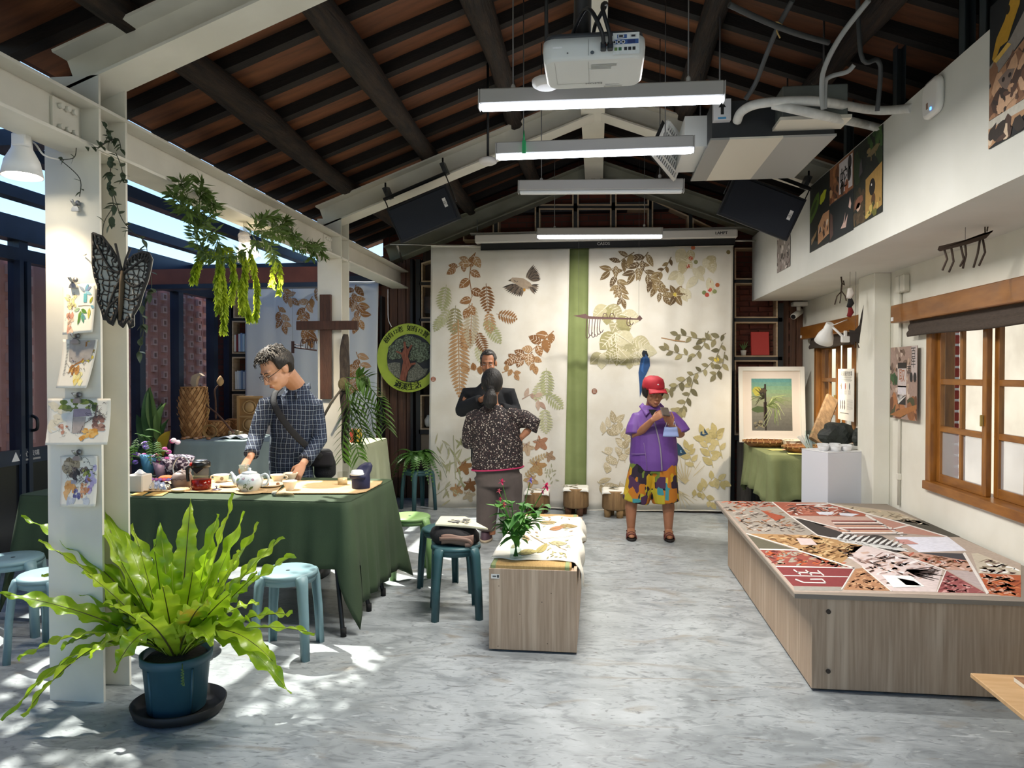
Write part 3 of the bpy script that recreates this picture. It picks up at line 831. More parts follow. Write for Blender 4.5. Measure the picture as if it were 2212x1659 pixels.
def book(p,w,h,d,col,label,group):
 t=thing('book',label,'book',p,0,group)
 mb=MB();mb.box(p+Vector((0,0,h/2)),(w,d,h),None,.002);mb.build('cover',M('book_'+col,col,.6),t)
 mb=MB();mb.box(p+Vector((0,.004,h/2)),(w*.8,d,h-.008));mb.build('pages',M('book_pages','e5dfcf',.8),t)
cols_=['d8d2c8','e8e4de','7a1f22','2c2f38','c8ccd2','3a4c80','8aa4c8','4a86b0','c4dbe8']
base=atY(511,760,YN+.05);x=base.x
for i in range(7):
 w=.022+.006*R.random()
 book(Vector((x,YN+.07,base.z)),w,.19+.04*R.random(),.12,cols_[(i*2)%9],['slim cream book, first on the upper niche shelf','dark red book on the upper niche shelf','pale grey book in the middle of upper niche shelf','light blue book on the upper niche shelf','pale blue book on the upper niche shelf','white book near curtain on the upper niche shelf','dark grey book on the upper niche shelf behind curtain edge'][i],'books on the upper niche shelf');x+=w+.003
base=atY(513,841,YN+.05);x=base.x
for i in range(7):
 w=.02+.006*R.random()
 book(Vector((x,YN+.07,base.z)),w,.21+.03*R.random(),.12,['e6e6e2','dfe3e6','b9c8d8','7c94b4','d8dfe4','6a82a8','8f5560'][i],['white book, first on the lower niche shelf','off-white book, second on the lower niche shelf','light blue-grey book on the lower niche shelf','mid blue book on the lower niche shelf','pale grey book on the lower niche shelf by curtain','slate blue book on the lower niche shelf','mauve book on the lower niche shelf behind curtain edge'][i],'books on the lower niche shelf');x+=w+.003
p=atY(1642,768,YN+.06);mb=MB();mb.box(p+Vector((0,.02,.135)),(.20,.04,.27),Matrix.Rotation(-.12,3,'X'),.004)
tag(mb.build('red_book',M('coral_cover','d0453f',.6),None),'coral red hardback standing open-faced in wall niche','book')
p=atY(1606,768,YN+.06)
t=thing('potted_succulent','tiny potted green succulent beside the coral red book','plant',p)
mb=MB();mb.lathe([(.026,0),(.034,.055),(.034,.06),(.028,.055)],p,14);mb.build('pot',M('pot_white','e4e0d8',.5),t)
for i in range(9):
 a=i*2.4;mb=MB();q=p+Vector((0,0,.055));mb.tube(bez(q,q+Vector((cos(a)*.02,sin(a)*.02,.05)),q+Vector((cos(a)*.05,sin(a)*.05,.06+.02*(i%3))),4),[.006,.008,.007,.005,.001],5);mb.build('leaf',M('succulent_green','5f7a45',.5),t)
p=atY(918,680,YN+.06);mb=MB();mb.box(p+Vector((.03,.03,.12)),(.12,.01,.2));tag(mb.build('framed_photo',M('photo_dark','2a2630',.4,col2='5a4038',nscale=10),None),'small dark framed photograph in a niche behind the curtain edge','picture')
p=atY(925,922,YN+.06);mb=MB();mb.lathe([(.03,0),(.05,.03),(.055,.08),(.03,.12),(.02,.14)],p+Vector((0,.03,0)),14);tag(mb.build('white_jar',M('jar_white','e6e6e4',.3),None),'white ceramic jar in the low niche by curtain edge','jar')
# ---- printed curtains
cream=M('curtain_cotton','e9e4d8',.9,col2='ded7c8',nscale=3,trans=.12,bump=.08,bscale=120)
def curtain(name,corners,Y,fold,mat,label,prints=None,nx=60,nz=30):
 """corners in photo pixels: u at top-left, top-right, bottom-right, bottom-left with v"""
 TL,TR,BR,BL=[atY(u,v,Y)for u,v in corners]
 t=thing(name,label,'curtain',(TL+TR)/2)
 def pos(a,b):
  p=(BL.lerp(BR,a)).lerp(TL.lerp(TR,a),b);return Vector((p.x,Y+fold(p.x,p.z),p.z))
 mb=MB();mb.grid(pos,nx,nz);mb.build('cloth',mat,t,solid=.003)
 mb=MB();mb.tube([pos(i/20,1)+Vector((0,.005,0))for i in range(21)],.014,6);mb.build('top_hem',mat,t)
 mb=MB();mb.tube([pos(i/30,0)+Vector((0,0,.004))for i in range(31)],.006,6,flat=((0,0,1),1.2));mb.build('bottom_hem',mat,t)
 if prints:
  def fn(u,v,h):
   q=atY(u,v,Y);return Vector((q.x,Y+fold(q.x,q.z)-.0035-h,q.z))
  pp=Print(fn);prints(pp);pp.build('leaf_print',t,printmat('fabric_ink',.9))
 return t
RB=random.Random(5)
BR1,BR2,BR3='93683f','7d5430','ad875e';GN1,GN2='a4a578','b4b28a';PAL='b6a88c';OUT='7a4a24';DK='6e5638';OL='8d8660'
def twig(pp,pts,n,ln,wd,cols,vein=None,spread=.9,w=2.2):
 pp.line(pts,w,cols[0],1.0);pp.up()
 for i in range(n):
  t=(i+.6)/n*(len(pts)-1);k=min(int(t),len(pts)-2);f=t-k
  a=pts[k][0]+(pts[k+1][0]-pts[k][0])*f;b=pts[k][1]+(pts[k+1][1]-pts[k][1])*f
  th=atan2(pts[k+1][1]-pts[k][1],pts[k+1][0]-pts[k][0])+(spread if i%2 else-spread)+RB.uniform(-.25,.25)
  q=RB.uniform(.8,1.15)
  pp.leaf(a,b,th,ln*q,wd*q,RB.choice(cols),vein,veins=3)
 e=pts[-1];th=atan2(e[1]-pts[-2][1],e[0]-pts[-2][0])
 pp.leaf(e[0],e[1],th,ln,wd,cols[0],vein,veins=3);pp.up(-1)
def pr_left(pp):
 twig(pp,[(1027,545),(1018,570),(1014,600),(1020,640),(1012,665)],7,27,17,[BR1,BR2,BR3],'e2d8c6')
 twig(pp,[(1025,548),(1008,565),(985,580)],4,24,15,[BR1,BR3],'e2d8c6')
 pp.frond(965,615,1.75,55,42,GN1,9);pp.frond(972,665,2.1,50,30,GN2,8)
 pp.frond(1050,612,1.5,62,40,BR2,9);pp.frond(1020,655,1.62,95,44,PAL,14,BR3)
 pp.frond(985,660,1.65,60,44,OL,9);pp.frond(1056,672,1.5,46,34,BR3,8)
 pp.frond(1072,678,.25,45,36,BR1,8);pp.frond(1045,690,.95,62,36,GN1,10)
 pp.frond(1012,705,1.75,50,36,BR1,9);pp.frond(1030,715,1.2,48,34,BR2,9)
 pp.frond(990,690,1.55,165,56,BR3,20,BR3);pp.frond(955,680,2.0,38,26,GN1,7);pp.frond(1030,745,1.3,40,26,GN2,7)
 d1,d2,d3='5b5148','3d362f','8b7c6c'
 cf=[d1,d2,'6a5c4e',d3]
 for i in range(12):
  f=i/11;th=-1.15+.95*f;ln=34-12*f;pp.leaf(1136+10*f,600+6*f,th+.12,ln,6.5,cf[i%3],'b0a08c',n=4);pp.up(.12)
 for i in range(11):
  f=i/10;th=2.95-1.15*f;ln=32-10*f;pp.leaf(1116+14*f,614+6*f,th-.05,ln,6,cf[(i+1)%3],'b0a08c',n=4);pp.up(.12)
 for i in range(6):pp.leaf(1143,618,-.15+.22*i,22,5,cf[(i+1)%4],'b0a08c',n=4);pp.up(.12)
 pp.poly([(1101,606),(1107,600),(1116,600),(1132,602),(1146,611),(1150,619),(1142,625),(1128,622),(1114,613),(1106,609)],'a3917c');pp.up(.3)
 for i in range(14):pp.leaf(1108+2.8*i,604+1.1*i+(i%3),.6,6,2.6,d1 if i%2 else d3,n=3)
 pp.poly([(1098,607),(1104,603),(1104,608)],'4a4030');pp.disc(1133,626,2.6,4,'b8863a');pp.h=.0012
 twig(pp,[(1196,715),(1180,730),(1162,745),(1140,765),(1122,772)],9,27,18,[BR1,BR2,BR3],'e8dcc8')
 twig(pp,[(1150,760),(1138,775),(1112,780)],4,24,16,[BR2,BR1],'e8dcc8');twig(pp,[(1150,765),(1155,790)],2,20,13,[BR3],OUT)
 twig(pp,[(1045,785),(1025,800),(1012,795)],3,20,15,[BR3,BR1],OUT);twig(pp,[(1085,805),(1105,798),(1112,808)],3,17,11,[BR3],OUT)
 pp.frond(1180,795,1.55,60,42,GN1,10);pp.frond(1172,822,1.9,45,34,GN2,8);pp.frond(1178,850,.7,48,36,GN1,8);pp.frond(1176,880,1.5,55,40,GN2,9)
 twig(pp,[(1128,862),(1150,850),(1165,868)],4,22,10,['a88a78','b79f8c'],None)
 for i in range(34):
  a0=RB.uniform(940,1000);b0=RB.uniform(945,1085);pp.leaf(a0,b0,RB.uniform(-2.6,-.4)if i%2 else RB.uniform(.3,2.6),RB.uniform(18,32),RB.uniform(3.2,5),RB.choice(['9b9a70','a8a580','b4ae8e']),None,n=4)
 for p0,p1 in(((995,1030),(962,960)),((992,1040),(950,985)),((985,1035),(980,940)),((975,1045),(935,1075))):pp.line([p0,p1],1.4,'a8a580')
 for a,b,an,r,c in((1002,1005,1.2,22,BR1),(1014,1045,1.0,20,BR2),(988,1055,1.9,18,BR3),(1012,1068,1.2,18,PAL),(1165,955,.8,22,'a3765a'),(1138,965,1.4,20,'b9a184'),(1160,1005,1.2,24,'a88458'),(1148,1035,1.8,20,'b89a70'),(1185,985,.4,16,'a3866a')):
  pp.palm(a,b,an,r,c,5,OUT if c!=PAL else BR3)
 pp.frond(1140,1000,-.4,50,18,'b09a74',8);pp.frond(1132,1030,-.6,40,20,'a88f66',7)
 for i in range(16):pp.leaf(RB.uniform(1175,1205),RB.uniform(1010,1050),RB.uniform(0,6),10,3,'a9a587',n=3)
 pp.disc(936,819,5.5,5.5,'9a5a44');pp.up();[pp.line([(933,y_),(939,y_)],.8,'e2d6c8')for y_ in(816.5,819,821.5)]
def pr_right(pp):
 lf=['6f5a3a','7d6642','5e4a30','8a7550'];v='d9cdb4'
 twig(pp,[(1370,545),(1345,560),(1318,585)],6,30,13,lf,v);twig(pp,[(1320,580),(1332,600),(1335,620)],4,26,12,lf,v)
 twig(pp,[(1400,545),(1385,565),(1370,590)],6,30,13,lf,v);twig(pp,[(1375,565),(1395,590),(1415,605)],6,28,12,lf,v)
 twig(pp,[(1335,610),(1340,625),(1345,645)],6,24,11,lf,v);twig(pp,[(1400,595),(1415,620),(1432,640)],7,26,12,lf,v)
 twig(pp,[(1450,555),(1440,575),(1425,590)],5,16,8,lf,None)
 for i in range(6):pp.leaf(1460,638,i*1.05,26,13,lf[i%4],v)
 pp.up();pp.disc(1460,636,6,5,'c9b24a');pp.up(-1)
 pg_=['c4b998','b8ab86','cec5a8']
 for i in range(16):pp.leaf(RB.uniform(1465,1560),RB.uniform(535,630),RB.uniform(.3,2.6),RB.uniform(24,40),RB.uniform(16,26),RB.choice(pg_),'d6cdb4',veins=4)
 for a,b,c in((1497,535,'b5623c'),(1492,558,'b85a3e'),(1486,575,'a8503a'),(1478,575,'8a8a5a'),(1503,566,'8f8d60'),(1531,608,'a85a3c'),(1533,626,'c24a3a'),(1527,637,'b85040'),(1549,616,'b06038'),(1521,632,'7f8a58'),(1543,630,'8a8f5a'),(1573,545,'807048')):
  pp.up();pp.disc(a,b,4.6,4.6,c);pp.up(-1)
 for a,b,an,r in((1312,672,1.6,34),(1345,690,1.2,36),(1330,730,1.5,40),(1370,745,1.3,34),(1300,775,1.6,28),(1360,780,1.6,24),(1388,765,1.1,30),(1335,765,1.7,30)):
  [pp.leaf(a-12*cos(an),b-12*sin(an),an+dd,r*1.25,r*.95,RB.choice(['a79f7a','b9b08c','9b9468','c4bc9c']),'d8d0b8',veins=4)for dd in(-.9,.8,0)];pp.up(.5)
 pp.up(3);pp.poly([(1384,775),(1394,765),(1403,775),(1404,790),(1396,808),(1388,822),(1386,845),(1382,858),(1381,830),(1379,805)],'2a4c7a');pp.poly([(1390,770),(1400,776),(1400,792),(1390,806),(1384,800)],'35609a')
 pp.disc(1394,764,7.5,9,'1a2026');pp.poly([(1399,758),(1404,754.5),(1401,760),(1404,762),(1399,763)],'a85468');pp.up(-3)
 lr=['7d7556','8f8560','6b6448','a2976e']
 for pts,n in(([(1568,720),(1540,735),(1500,730),(1465,722)],9),([(1560,740),(1545,775),(1520,800),(1490,812),(1460,835)],14),([(1530,715),(1520,745),(1500,770),(1470,765),(1440,755)],12),([(1565,760),(1560,790),(1545,810)],6),([(1500,812),(1490,850),(1475,880)],7),([(1475,880),(1465,890)],4),([(1480,820),(1450,842),(1440,850)],5)):
  twig(pp,pts,n,19,10,lr,None,w=1.6)
 pp.line([(1428,730),(1455,735),(1480,738)],2.4,'a3805a');pp.up();pp.disc(1547,777,6,5,'d9c04a');pp.up(-1)
 for pts,n,l,w_ in(([(1300,940),(1315,925),(1330,912)],5,26,13),([(1330,1010),(1345,970),(1340,930)],7,22,14),([(1300,975),(1320,985),(1315,1005)],4,18,16),([(1350,1000),(1350,950)],4,26,12),([(1290,1040),(1310,1055)],4,26,11),([(1340,1040),(1330,1070)],5,24,12)):
  twig(pp,pts,n,l,w_,['b7a886','a89876','c4b698'],'ddd3bd',w=1.5)
 for i in range(9):
  a=-1.57+(i-4)*.22;pp.line([(1480,1045),(1480+55*cos(a),1045+62*sin(a))],2.4,'c8b88e',.8)
  pp.line([(1465,1060),(1465+48*cos(a+3.0),1060+40*sin(a+3.0))],2,'cbbd96',.8)
 for pts,n,l,w_ in(([(1540,1010),(1530,970),(1520,940)],8,26,14),([(1500,1010),(1490,985),(1485,970)],6,22,12),([(1560,990),(1550,950),(1545,935)],7,24,13),([(1520,1060),(1540,1030),(1560,1040)],6,22,13),([(1495,1075),(1515,1060),(1535,1085)],6,18,12)):
  twig(pp,pts,n,l,w_,['b8a873','c2b280','a99a66'],None,w=1.5)
 pp.up(2)
 for a,b,s_ in((1518,930,1.0),(1468,970,1.25)):
  pp.poly([(a-4*s_,b-11*s_),(a+2*s_,b-6*s_),(a+12*s_,b+8*s_),(a+2*s_,b+12*s_),(a-5*s_,b+10*s_)],'27435a');pp.up();pp.disc(a+2*s_,b+4*s_,3*s_,2.4*s_,'6f93ac');pp.disc(a-1,b-3,1.6*s_,3*s_,'5a7f9a');pp.up(-1)
 pp.disc(1284,845,6,6,'8a5a44');pp.up();[pp.line([(1281,y_),(1287,y_)],.8,'ddd3c4')for y_ in(842,845,848)]
f1=lambda x,z:.010*sin(x*9+.6)+.016*sin(x*21+1.2*sin(z))*max(.12,min(1,(x+1.0)*1.2))*(.55+.45*max(0,(2.9-z)/2.9))
f2=lambda x,z:.010*sin(x*8+.3)+.006*sin(x*23+.8*sin(z*1.1))
CL=curtain('printed_curtain',[(931,532),(1231,532),(1219,1098),(925,1099)],8.0,f1,cream,'white curtain printed with brown ferns and a soaring bird of prey',pr_left)
CR=curtain('printed_curtain',[(1272,532),(1584,530),(1577,1104),(1266,1103)],8.0,f2,cream,'white curtain printed with a blue bird, berries and olive leaves',pr_right)
curtain('green_curtain',[(1226,534),(1278,534),(1272,1100),(1216,1100)],8.06,lambda x,z:.012*sin(x*38+z*.4),M('green_cotton','8f9a63',.9,col2='808b55',nscale=3,trans=.1),'narrow plain olive green curtain strip between the two white ones',None,30,12)
def pr_far(pp):
 for pts,n in(([(600,610),(612,630),(630,645)],6),([(690,605),(680,625),(700,640)],6),([(600,660),(606,680),(612,700)],5),([(675,640),(660,665),(655,690)],7),([(770,615),(760,640),(775,660)],7),([(765,660),(780,680),(772,700)],6),([(660,700),(668,730)],5),([(770,760),(780,790),(765,800)],6),([(775,800),(765,830)],5)):
  twig(pp,pts,n,24,13,['9c6b3c','a87846','8c5c30','b8906a'],'d8d0c8',w=1.6)
farm=M('curtain_sheer','e2e4e6',.9,trans=.25,bump=.06,bscale=100)
curtain('printed_curtain',[(531,612),(818,610),(812,960),(531,965)],8.36,lambda x,z:.012*sin(x*11)+.006*sin(x*27),farm,'pale curtain with brown leaves hanging behind the wooden cross',pr_far)
mb=MB();a,b=atY(843,528,8.0),atY(1040,531,8.0);mb.tube([a,b],.011,8);mb.tube([a+Vector((.08,0,0)),(a.x+.06,8.3,a.z-.16)],.012,6)
a,b=atY(1575,520,8.02),atY(1632,520,8.02);mb.tube([a,b],.011,8)
tag(mb.build('curtain_rod',rodm,None),'thin chrome curtain rod carrying the printed curtains','rod')
# ---- round green sign
SG=Vector(atY(882,773,8.30));RS=.405;SK=.97
sg=thing('round_sign','round lime green wooden sign carved with an old tree','sign',SG)
F_s=lambda a,b,t:Vector((SG.x+a*SK,SG.y-t-a*.12,SG.z+b))
circ=[(RS*cos(2*pi*i/48),RS*sin(2*pi*i/48))for i in range(48)]
mb=MB();mb.prism(circ,F_s,-.03,0);mb.build('board',M('lime_paint','b4c545',.6,col2='a6b83c',nscale=5),sg)
inn=[(.30*cos(2*pi*i/36)+.025,.285*sin(2*pi*i/36)-.005)for i in range(36)]
mb=MB();mb.prism(inn,F_s,0,.004);mb.build('dark_ground',M('sign_slate','34363a',.8),sg)
trunk=[(-.11,-.255),(-.03,-.275),(-.02,-.22),(.005,-.15),(.045,-.09),(.10,-.075),(.095,-.055),(.03,-.065),(.0,.02),(.02,.08),(.06,.15),(.04,.155),(.0,.10),(-.02,.12),(-.03,.19),(-.055,.19),(-.055,.10),(-.075,.06),(-.15,.085),(-.155,.07),(-.085,.04),(-.06,-.04),(-.08,-.14)]
mb=MB();mb.prism(trunk,F_s,.004,.02);mb.build('tree_trunk',M('sign_trunk','9c5f48',.8,col2='7d4636',nscale=20,stretch=(5,5,1)),sg)
RBs=random.Random(3)
for(a,b,r)in((-.17,.10,.09),(-.10,.17,.08),(.0,.20,.09),(.10,.17,.09),(.19,.11,.10),(.12,.06,.10),(.22,.02,.07),(-.20,.02,.06),(-.13,.03,.06),(.06,-.0,.05),(.15,-.01,.06)):
 pts=[(a+r*cos(2*pi*i/14)*RBs.uniform(.75,1.05),b+r*.8*sin(2*pi*i/14)*RBs.uniform(.8,1.05))for i in range(14)]
 mb=MB();mb.prism(pts,F_s,.004,.012+RBs.uniform(0,.006));mb.build('foliage_relief',M('sign_leaf','7f8c74',.9,col2='4a4f40',nscale=60,lo=.42,hi=.55),sg)
for pts in([(-.27,-.07),(-.17,-.05),(-.10,-.06),(-.10,-.25),(-.18,-.21),(-.25,-.14)],[(.0,-.16),(.08,-.10),(.10,-.05),(.14,-.08),(.19,-.13),(.26,-.12),(.22,-.20),(.12,-.26),(-.01,-.28)]):
 mb=MB();mb.prism(pts,F_s,.004,.012);mb.build('stone_relief',M('sign_stone','8a8878',.9,col2='5f5f54',nscale=90,lo=.42,hi=.55),sg)
pp=Print(lambda a,b,h:F_s(a,b,.002+h))
for k,(ch,an)in enumerate((('樹',142),('有',130),('12',118),('老',107),('如',87),('有',76),('12',64),('寶',51))):
 q=radians(an);pp.text(ch,.35*cos(q),.345*sin(q),.078 if ch!='12'else.066,'2c3612',rot=q-pi/2,bold=.0022)
for k,ch in enumerate('過溪生活'):
 q=radians(247+k*14.5);pp.text(ch,.345*cos(q),.345*sin(q),.092,'1f2610',rot=q+pi/2,bold=.004)
pp.build('lettering',sg)
mb=MB();mb.tube(spline([atY(838,625,8.28),atY(838,660,8.28),atY(839,690,8.28),atY(846,706,8.28)]),.005,5);mb.build('hanging_cord',M('cord_white','d8d8d8',.6),sg)
# ---- log stools
bark=M('log_bark','9c7b52',.85,col2='7f6140',nscale=5,stretch=(6,6,1),bump=.4,bscale=30);barkd=M('log_leg','5a3a26',.85,bump=.3,bscale=30)
linen=M('linen_white','e6e2d6',.9,bump=.1,bscale=150)
def log_stool(u,vb,vt,Y,rad,label,legc):
 b=atY(u,vb,Y);tp=atY(u,vt,Y);h=tp.z;p=Vector((b.x,Y,0))
 t=thing('log_stool',label,'stool',p,0,'log stools by the curtain')
 mb=MB();mb.lathe([(rad*.98,.085),(rad*1.02,.1),(rad,h-.02),(rad*.97,h-.004)],p,26,wob=lambda a,k:1+.03*sin(3*a)+.015*sin(11*a));mb.build('seat_log',bark,t)
 for i in range(4):
  a=.5+i*pi/2;mb=MB();mb.lathe([(.034,0),(.04,.095)],p+Vector((cos(a)*rad*.68,sin(a)*rad*.68,0)),9);mb.build('leg',legc,t)
 mb=MB();mb.grid(lambda s_,q:p+Vector(((s_-.5)*rad*2.05,(q-.5)*rad*1.9,h+.004-(.03*max(0,abs(q-.5)*2-.8)*5 if q<.5 else 0)-.012*max(0,abs(s_-.5)*2-.9)*10)),14,14);c_=mb.build('cover_cloth',linen,t,solid=.003)
 pp=Print(lambda a,q,hh:p+Vector((a,q,h+.008+hh)));[pp.leaf(RBs.uniform(-.09,.05),RBs.uniform(-.1,.1),RBs.uniform(0,6),.09,.03,RBs.choice(['8a8468','6f6a54','a59a7c']))for _ in range(7)];pp.build('cloth_print',c_)
log_stool(1244,1110,1052,7.78,.135,'round log stool standing in front of the green curtain strip',M('log_leg'))
log_stool(1329,1114,1057,7.72,.138,'log stool with pale stub legs beside the woman in the red cap',M('log_leg_pale','9a7a50',.85))
log_stool(1160,1108,1060,7.8,.135,'log stool half hidden behind the vase of flowers',M('log_leg'))
hm=M('rust_hook','4a2f2a',.6)
hk=thing('hook_rack','long rusty hanging rack with wire hooks in front of green curtain strip','rack',atY(1310,686,7.6))
P_=lambda u,v:atY(u,v,7.6)
mb=MB();mb.prism([(1238,682),(1265,678),(1272,683),(1382,688),(1382,691),(1276,689),(1262,688)],lambda a,b,t_:atY(a,b,7.6+t_),0,.015);mb.build('bar',hm,hk)
mb=MB();mb.prism([(1376,687),(1382,681),(1388,688),(1382,694)],lambda a,b,t_:atY(a,b,7.6+t_),-.004,.015);mb.build('end_plate',hm,hk)
for u,l in((1268,40),(1274,34),(1280,38),(1286,36),(1292,32),(1297,28),(1356,14),(1362,12)):
 mb=MB();mb.tube(spline([P_(u,685),P_(u-2,685+l),P_(u+3,690+l),P_(u+6,684+l)],4),.004,5);mb.build('hook',hm,hk)
for u in(1302,1317):
 mb=MB();mb.tube(spline([P_(u,685),P_(u+2,678),P_(u+8,678),P_(u+10,686)],4),.004,5);mb.build('hook',hm,hk)
mb=MB();mb.tube([P_(1250,680),(P_(1250,680).x,7.6,4.03)],.0012,4);mb.tube([P_(1380,684),(P_(1380,684).x,7.6,3.93)],.0012,4);mb.build('hanging_thread',steel_cable,hk)
# ---- right wall: windows, blinds, posters, platform
honey=M('honey_wood','9a6426',.4,col2='7d4d1a',nscale=5,stretch=(5,5,1),coat=.2)
honey_h=M('honey_wood_rail','9a6426',.4,col2='7d4d1a',nscale=5,stretch=(5,1,5),coat=.2)
win_clear=glassmat('window_pane','f2f6fb',.09)
win_ribbed=glassmat('ribbed_pane','dfe6f2',.2,.2,haze=.35)
def window(name,y0,y1,z0,z1,sashes,rows,cols=2):
 w=sroot(name);x0,x1=XR-.012,XR+.15;f=.075
 for a,b in((y0,y0+f),(y1-f,y1)):
  mb=MB();mb.bb(x0,x1,a,b,z0,z1,.004);mb.build('jamb',honey,w)
 mb=MB();mb.bb(x0-.02,x1,y0,y1,z0,z0+.06,.004);mb.build('window_sill',honey_h,w)
 mb=MB();mb.bb(x0,x1,y0+f,y1-f,z1-f,z1,.004);mb.build('window_head',honey_h,w)
 ys=[y1-f-(y1-y0-2*f)*i/sashes for i in range(sashes+1)]
 for i in range(sashes):
  b,a=ys[i],ys[i+1];xo=XR+(.03 if i%2==0 else.075);st=.05
  za,zt=z0+.06,z1-f
  s=bpy.data.objects.new('sash',None);COL.objects.link(s);s.parent=w
  for c,d in((a,a+st),(b-st,b)):
   mb=MB();mb.bb(xo,xo+.035,c,d,za,zt,.004);mb.build('stile',honey,s)
  zz=[za]+[r for r in rows]+[zt]
  for k,z in enumerate(zz):
   hgt=.06 if k in(0,len(zz)-1)else.04
   mb=MB();c=z+(.03 if k==0 else-.03 if k==len(zz)-1 else 0);mb.bb(xo+.002,xo+.033,a+st,b-st,c-hgt/2,c+hgt/2,.003);mb.build('rail',honey_h,s)
  cw=(b-a-2*st)/cols
  for j in range(1,cols):
   mb=MB();c=a+st+cw*j;mb.bb(xo+.004,xo+.031,c-.016,c+.016,za,zt,.003);mb.build('muntin',honey,s)
  for j in range(cols):
   for k in range(len(zz)-1):
    mb=MB();c,d=a+st+cw*j,a+st+cw*(j+1);mb.add([(xo+.018,c,zz[k]),(xo+.018,d,zz[k]),(xo+.018,d,zz[k+1]),(xo+.018,c,zz[k+1])],[(0,1,2,3)])
    mb.build('pane',win_ribbed if k==0 else win_clear,s)
  mb=MB();mb.box((xo-.012,a+st/2,(za+zt)/2-.1),(.02,.012,.07),None,.003);mb.build('latch',M('latch_brass','b39a5a',.4,metal=.7),s)
window('window_1',*WIN1,3,(1.135,1.46))
window('window_2',*WIN2,2,(1.12,1.45))
for n,(ya_,yb_,z_,lab)in enumerate(((3.15,5.84,1.90,'dark roman blind gathered under long timber pelmet of the large window'),(6.46,8.32,1.89,'dark roman blind under the short timber pelmet above the framed painting'))):
 t=thing('roman_blind',lab,'blind',(XR-.04,(ya_+yb_)/2,z_))
 mb=MB();mb.bb(XR-.1,XR-.002,ya_,yb_,z_,z_+.135,.006);mb.build('pelmet',M('pelmet_wood','8f5a1e',.4,col2='75450f',nscale=3,stretch=(3,1,5),coat=.25),t)
 mb=MB();y0_,y1_=ya_+.25,yb_-.21
 mb.grid(lambda a,b:Vector((XR-.03-.028*(1-b)-.012*abs(sin(b*9)),y0_+(y1_-y0_)*a,z_-.115+.14*b+.006*sin(a*9))),40,12);mb.build('fabric',M('blind_fabric','3f352e',.9,col2='4a3f36',nscale=30,stretch=(1,1,6)),t,solid=.006)
 mb=MB();mb.box((XR-.103,yb_-.04,z_+.03),(.006,.035,.03));mb.build('sticker',M('sticker_white','e4e4e4',.6),t)
def poster(u0,u1,z0,z1,X,label,draw,base='303030',name='poster',th=.002,group=None,v=700):
 """flat sheet on a wall facing -x; draw(print, w, h) in metres from lower-left"""
 y0=atX(u0,v,X).y;y1=atX(u1,v,X).y;w=y0-y1;h=z1-z0
 t=thing(name,label,'poster',(X-.003,(y0+y1)/2,z0),0,group)
 mb=MB();mb.bb(X-.003-th,X-.003,y1,y0,z0,z1);mb.build('sheet',M('sheet_'+base,base,.6),t)
 pp=Print(lambda a,b,hh:Vector((X-.0034-th-hh,y0-a,z0+b)),.0004,.0003);pp.clip=(0,0,w,h);draw(pp,w,h);pp.build('picture',t)
 return t
RP=random.Random(21)
def blots(pp,x0,y0,x1,y1,n,cols,r0,r1,jit=.35):
 for _ in range(n):pp.disc(RP.uniform(x0,x1),RP.uniform(y0,y1),RP.uniform(r0,r1),RP.uniform(r0,r1)*.8,RP.choice(cols),9,RP.uniform(0,3),jit,RP);pp.up(.02)
def d1(pp,w,h):
 pp.rect(0,0,w,h,'161a16');pp.up();pp.disc(w*.22,h*.62,w*.35,h*.13,'4c6a1e',14,.5,.12,RP);pp.up();pp.disc(w*.22,h*.63,w*.2,h*.05,'2f4413',12,.5);pp.disc(w*.7,h*.7,w*.16,h*.08,'b9c02c',12,.4,.2,RP)
 pp.poly([(w*.45,h*.05),(w,h*.12),(w,h*.45),(w*.7,h*.45),(w*.45,h*.32)],'b98a64');pp.up();blots(pp,w*.5,h*.15,w*.95,h*.3,10,['3a2a24','6e5040','d9c4b0'],.01,.035);pp.poly([(w*.1,h*.1),(w*.35,h*.2),(w*.4,h*.28),(w*.1,h*.18)],'8d7250')
def d2(pp,w,h):
 pp.rect(0,h*.52,w,h,'8a5a3c');pp.rect(0,0,w,h*.5,'161d20');pp.up();blots(pp,0,h*.55,w*.42,h*.95,16,['6a4028','a87048','3a261c','c49a70'],.015,.05)
 pp.up();pp.rect(w*.42,h*.56,w*.97,h*.97,'d6cfd2');pp.up();pp.text('蛇',w*.62,h*.72,.16,'2a2a2a',bold=.002)
 pp.text('的',w*.85,h*.75,.03,'2a2a2a')
 for a,b,c in((.86,.88,'2e2a2c'),(.84,.74,'3a3638'),(.56,.62,'4a3a36'),(.74,.60,'b06a48')):pp.disc(w*a,h*b,w*.075,w*.1,c)
 for pts in([(.5,.1),(.62,.16),(.7,.28),(.66,.14),(.8,.24),(.72,.08)],[(.82,.32),(.88,.44),(.93,.34),(.9,.28)]):pp.poly([(w*a,h*b)for a,b in pts],'d9b8ac')
 pp.poly([(w*.02,h*.02),(w*.18,h*.08),(w*.14,h*.35),(w*.04,h*.4)],'5a4038')
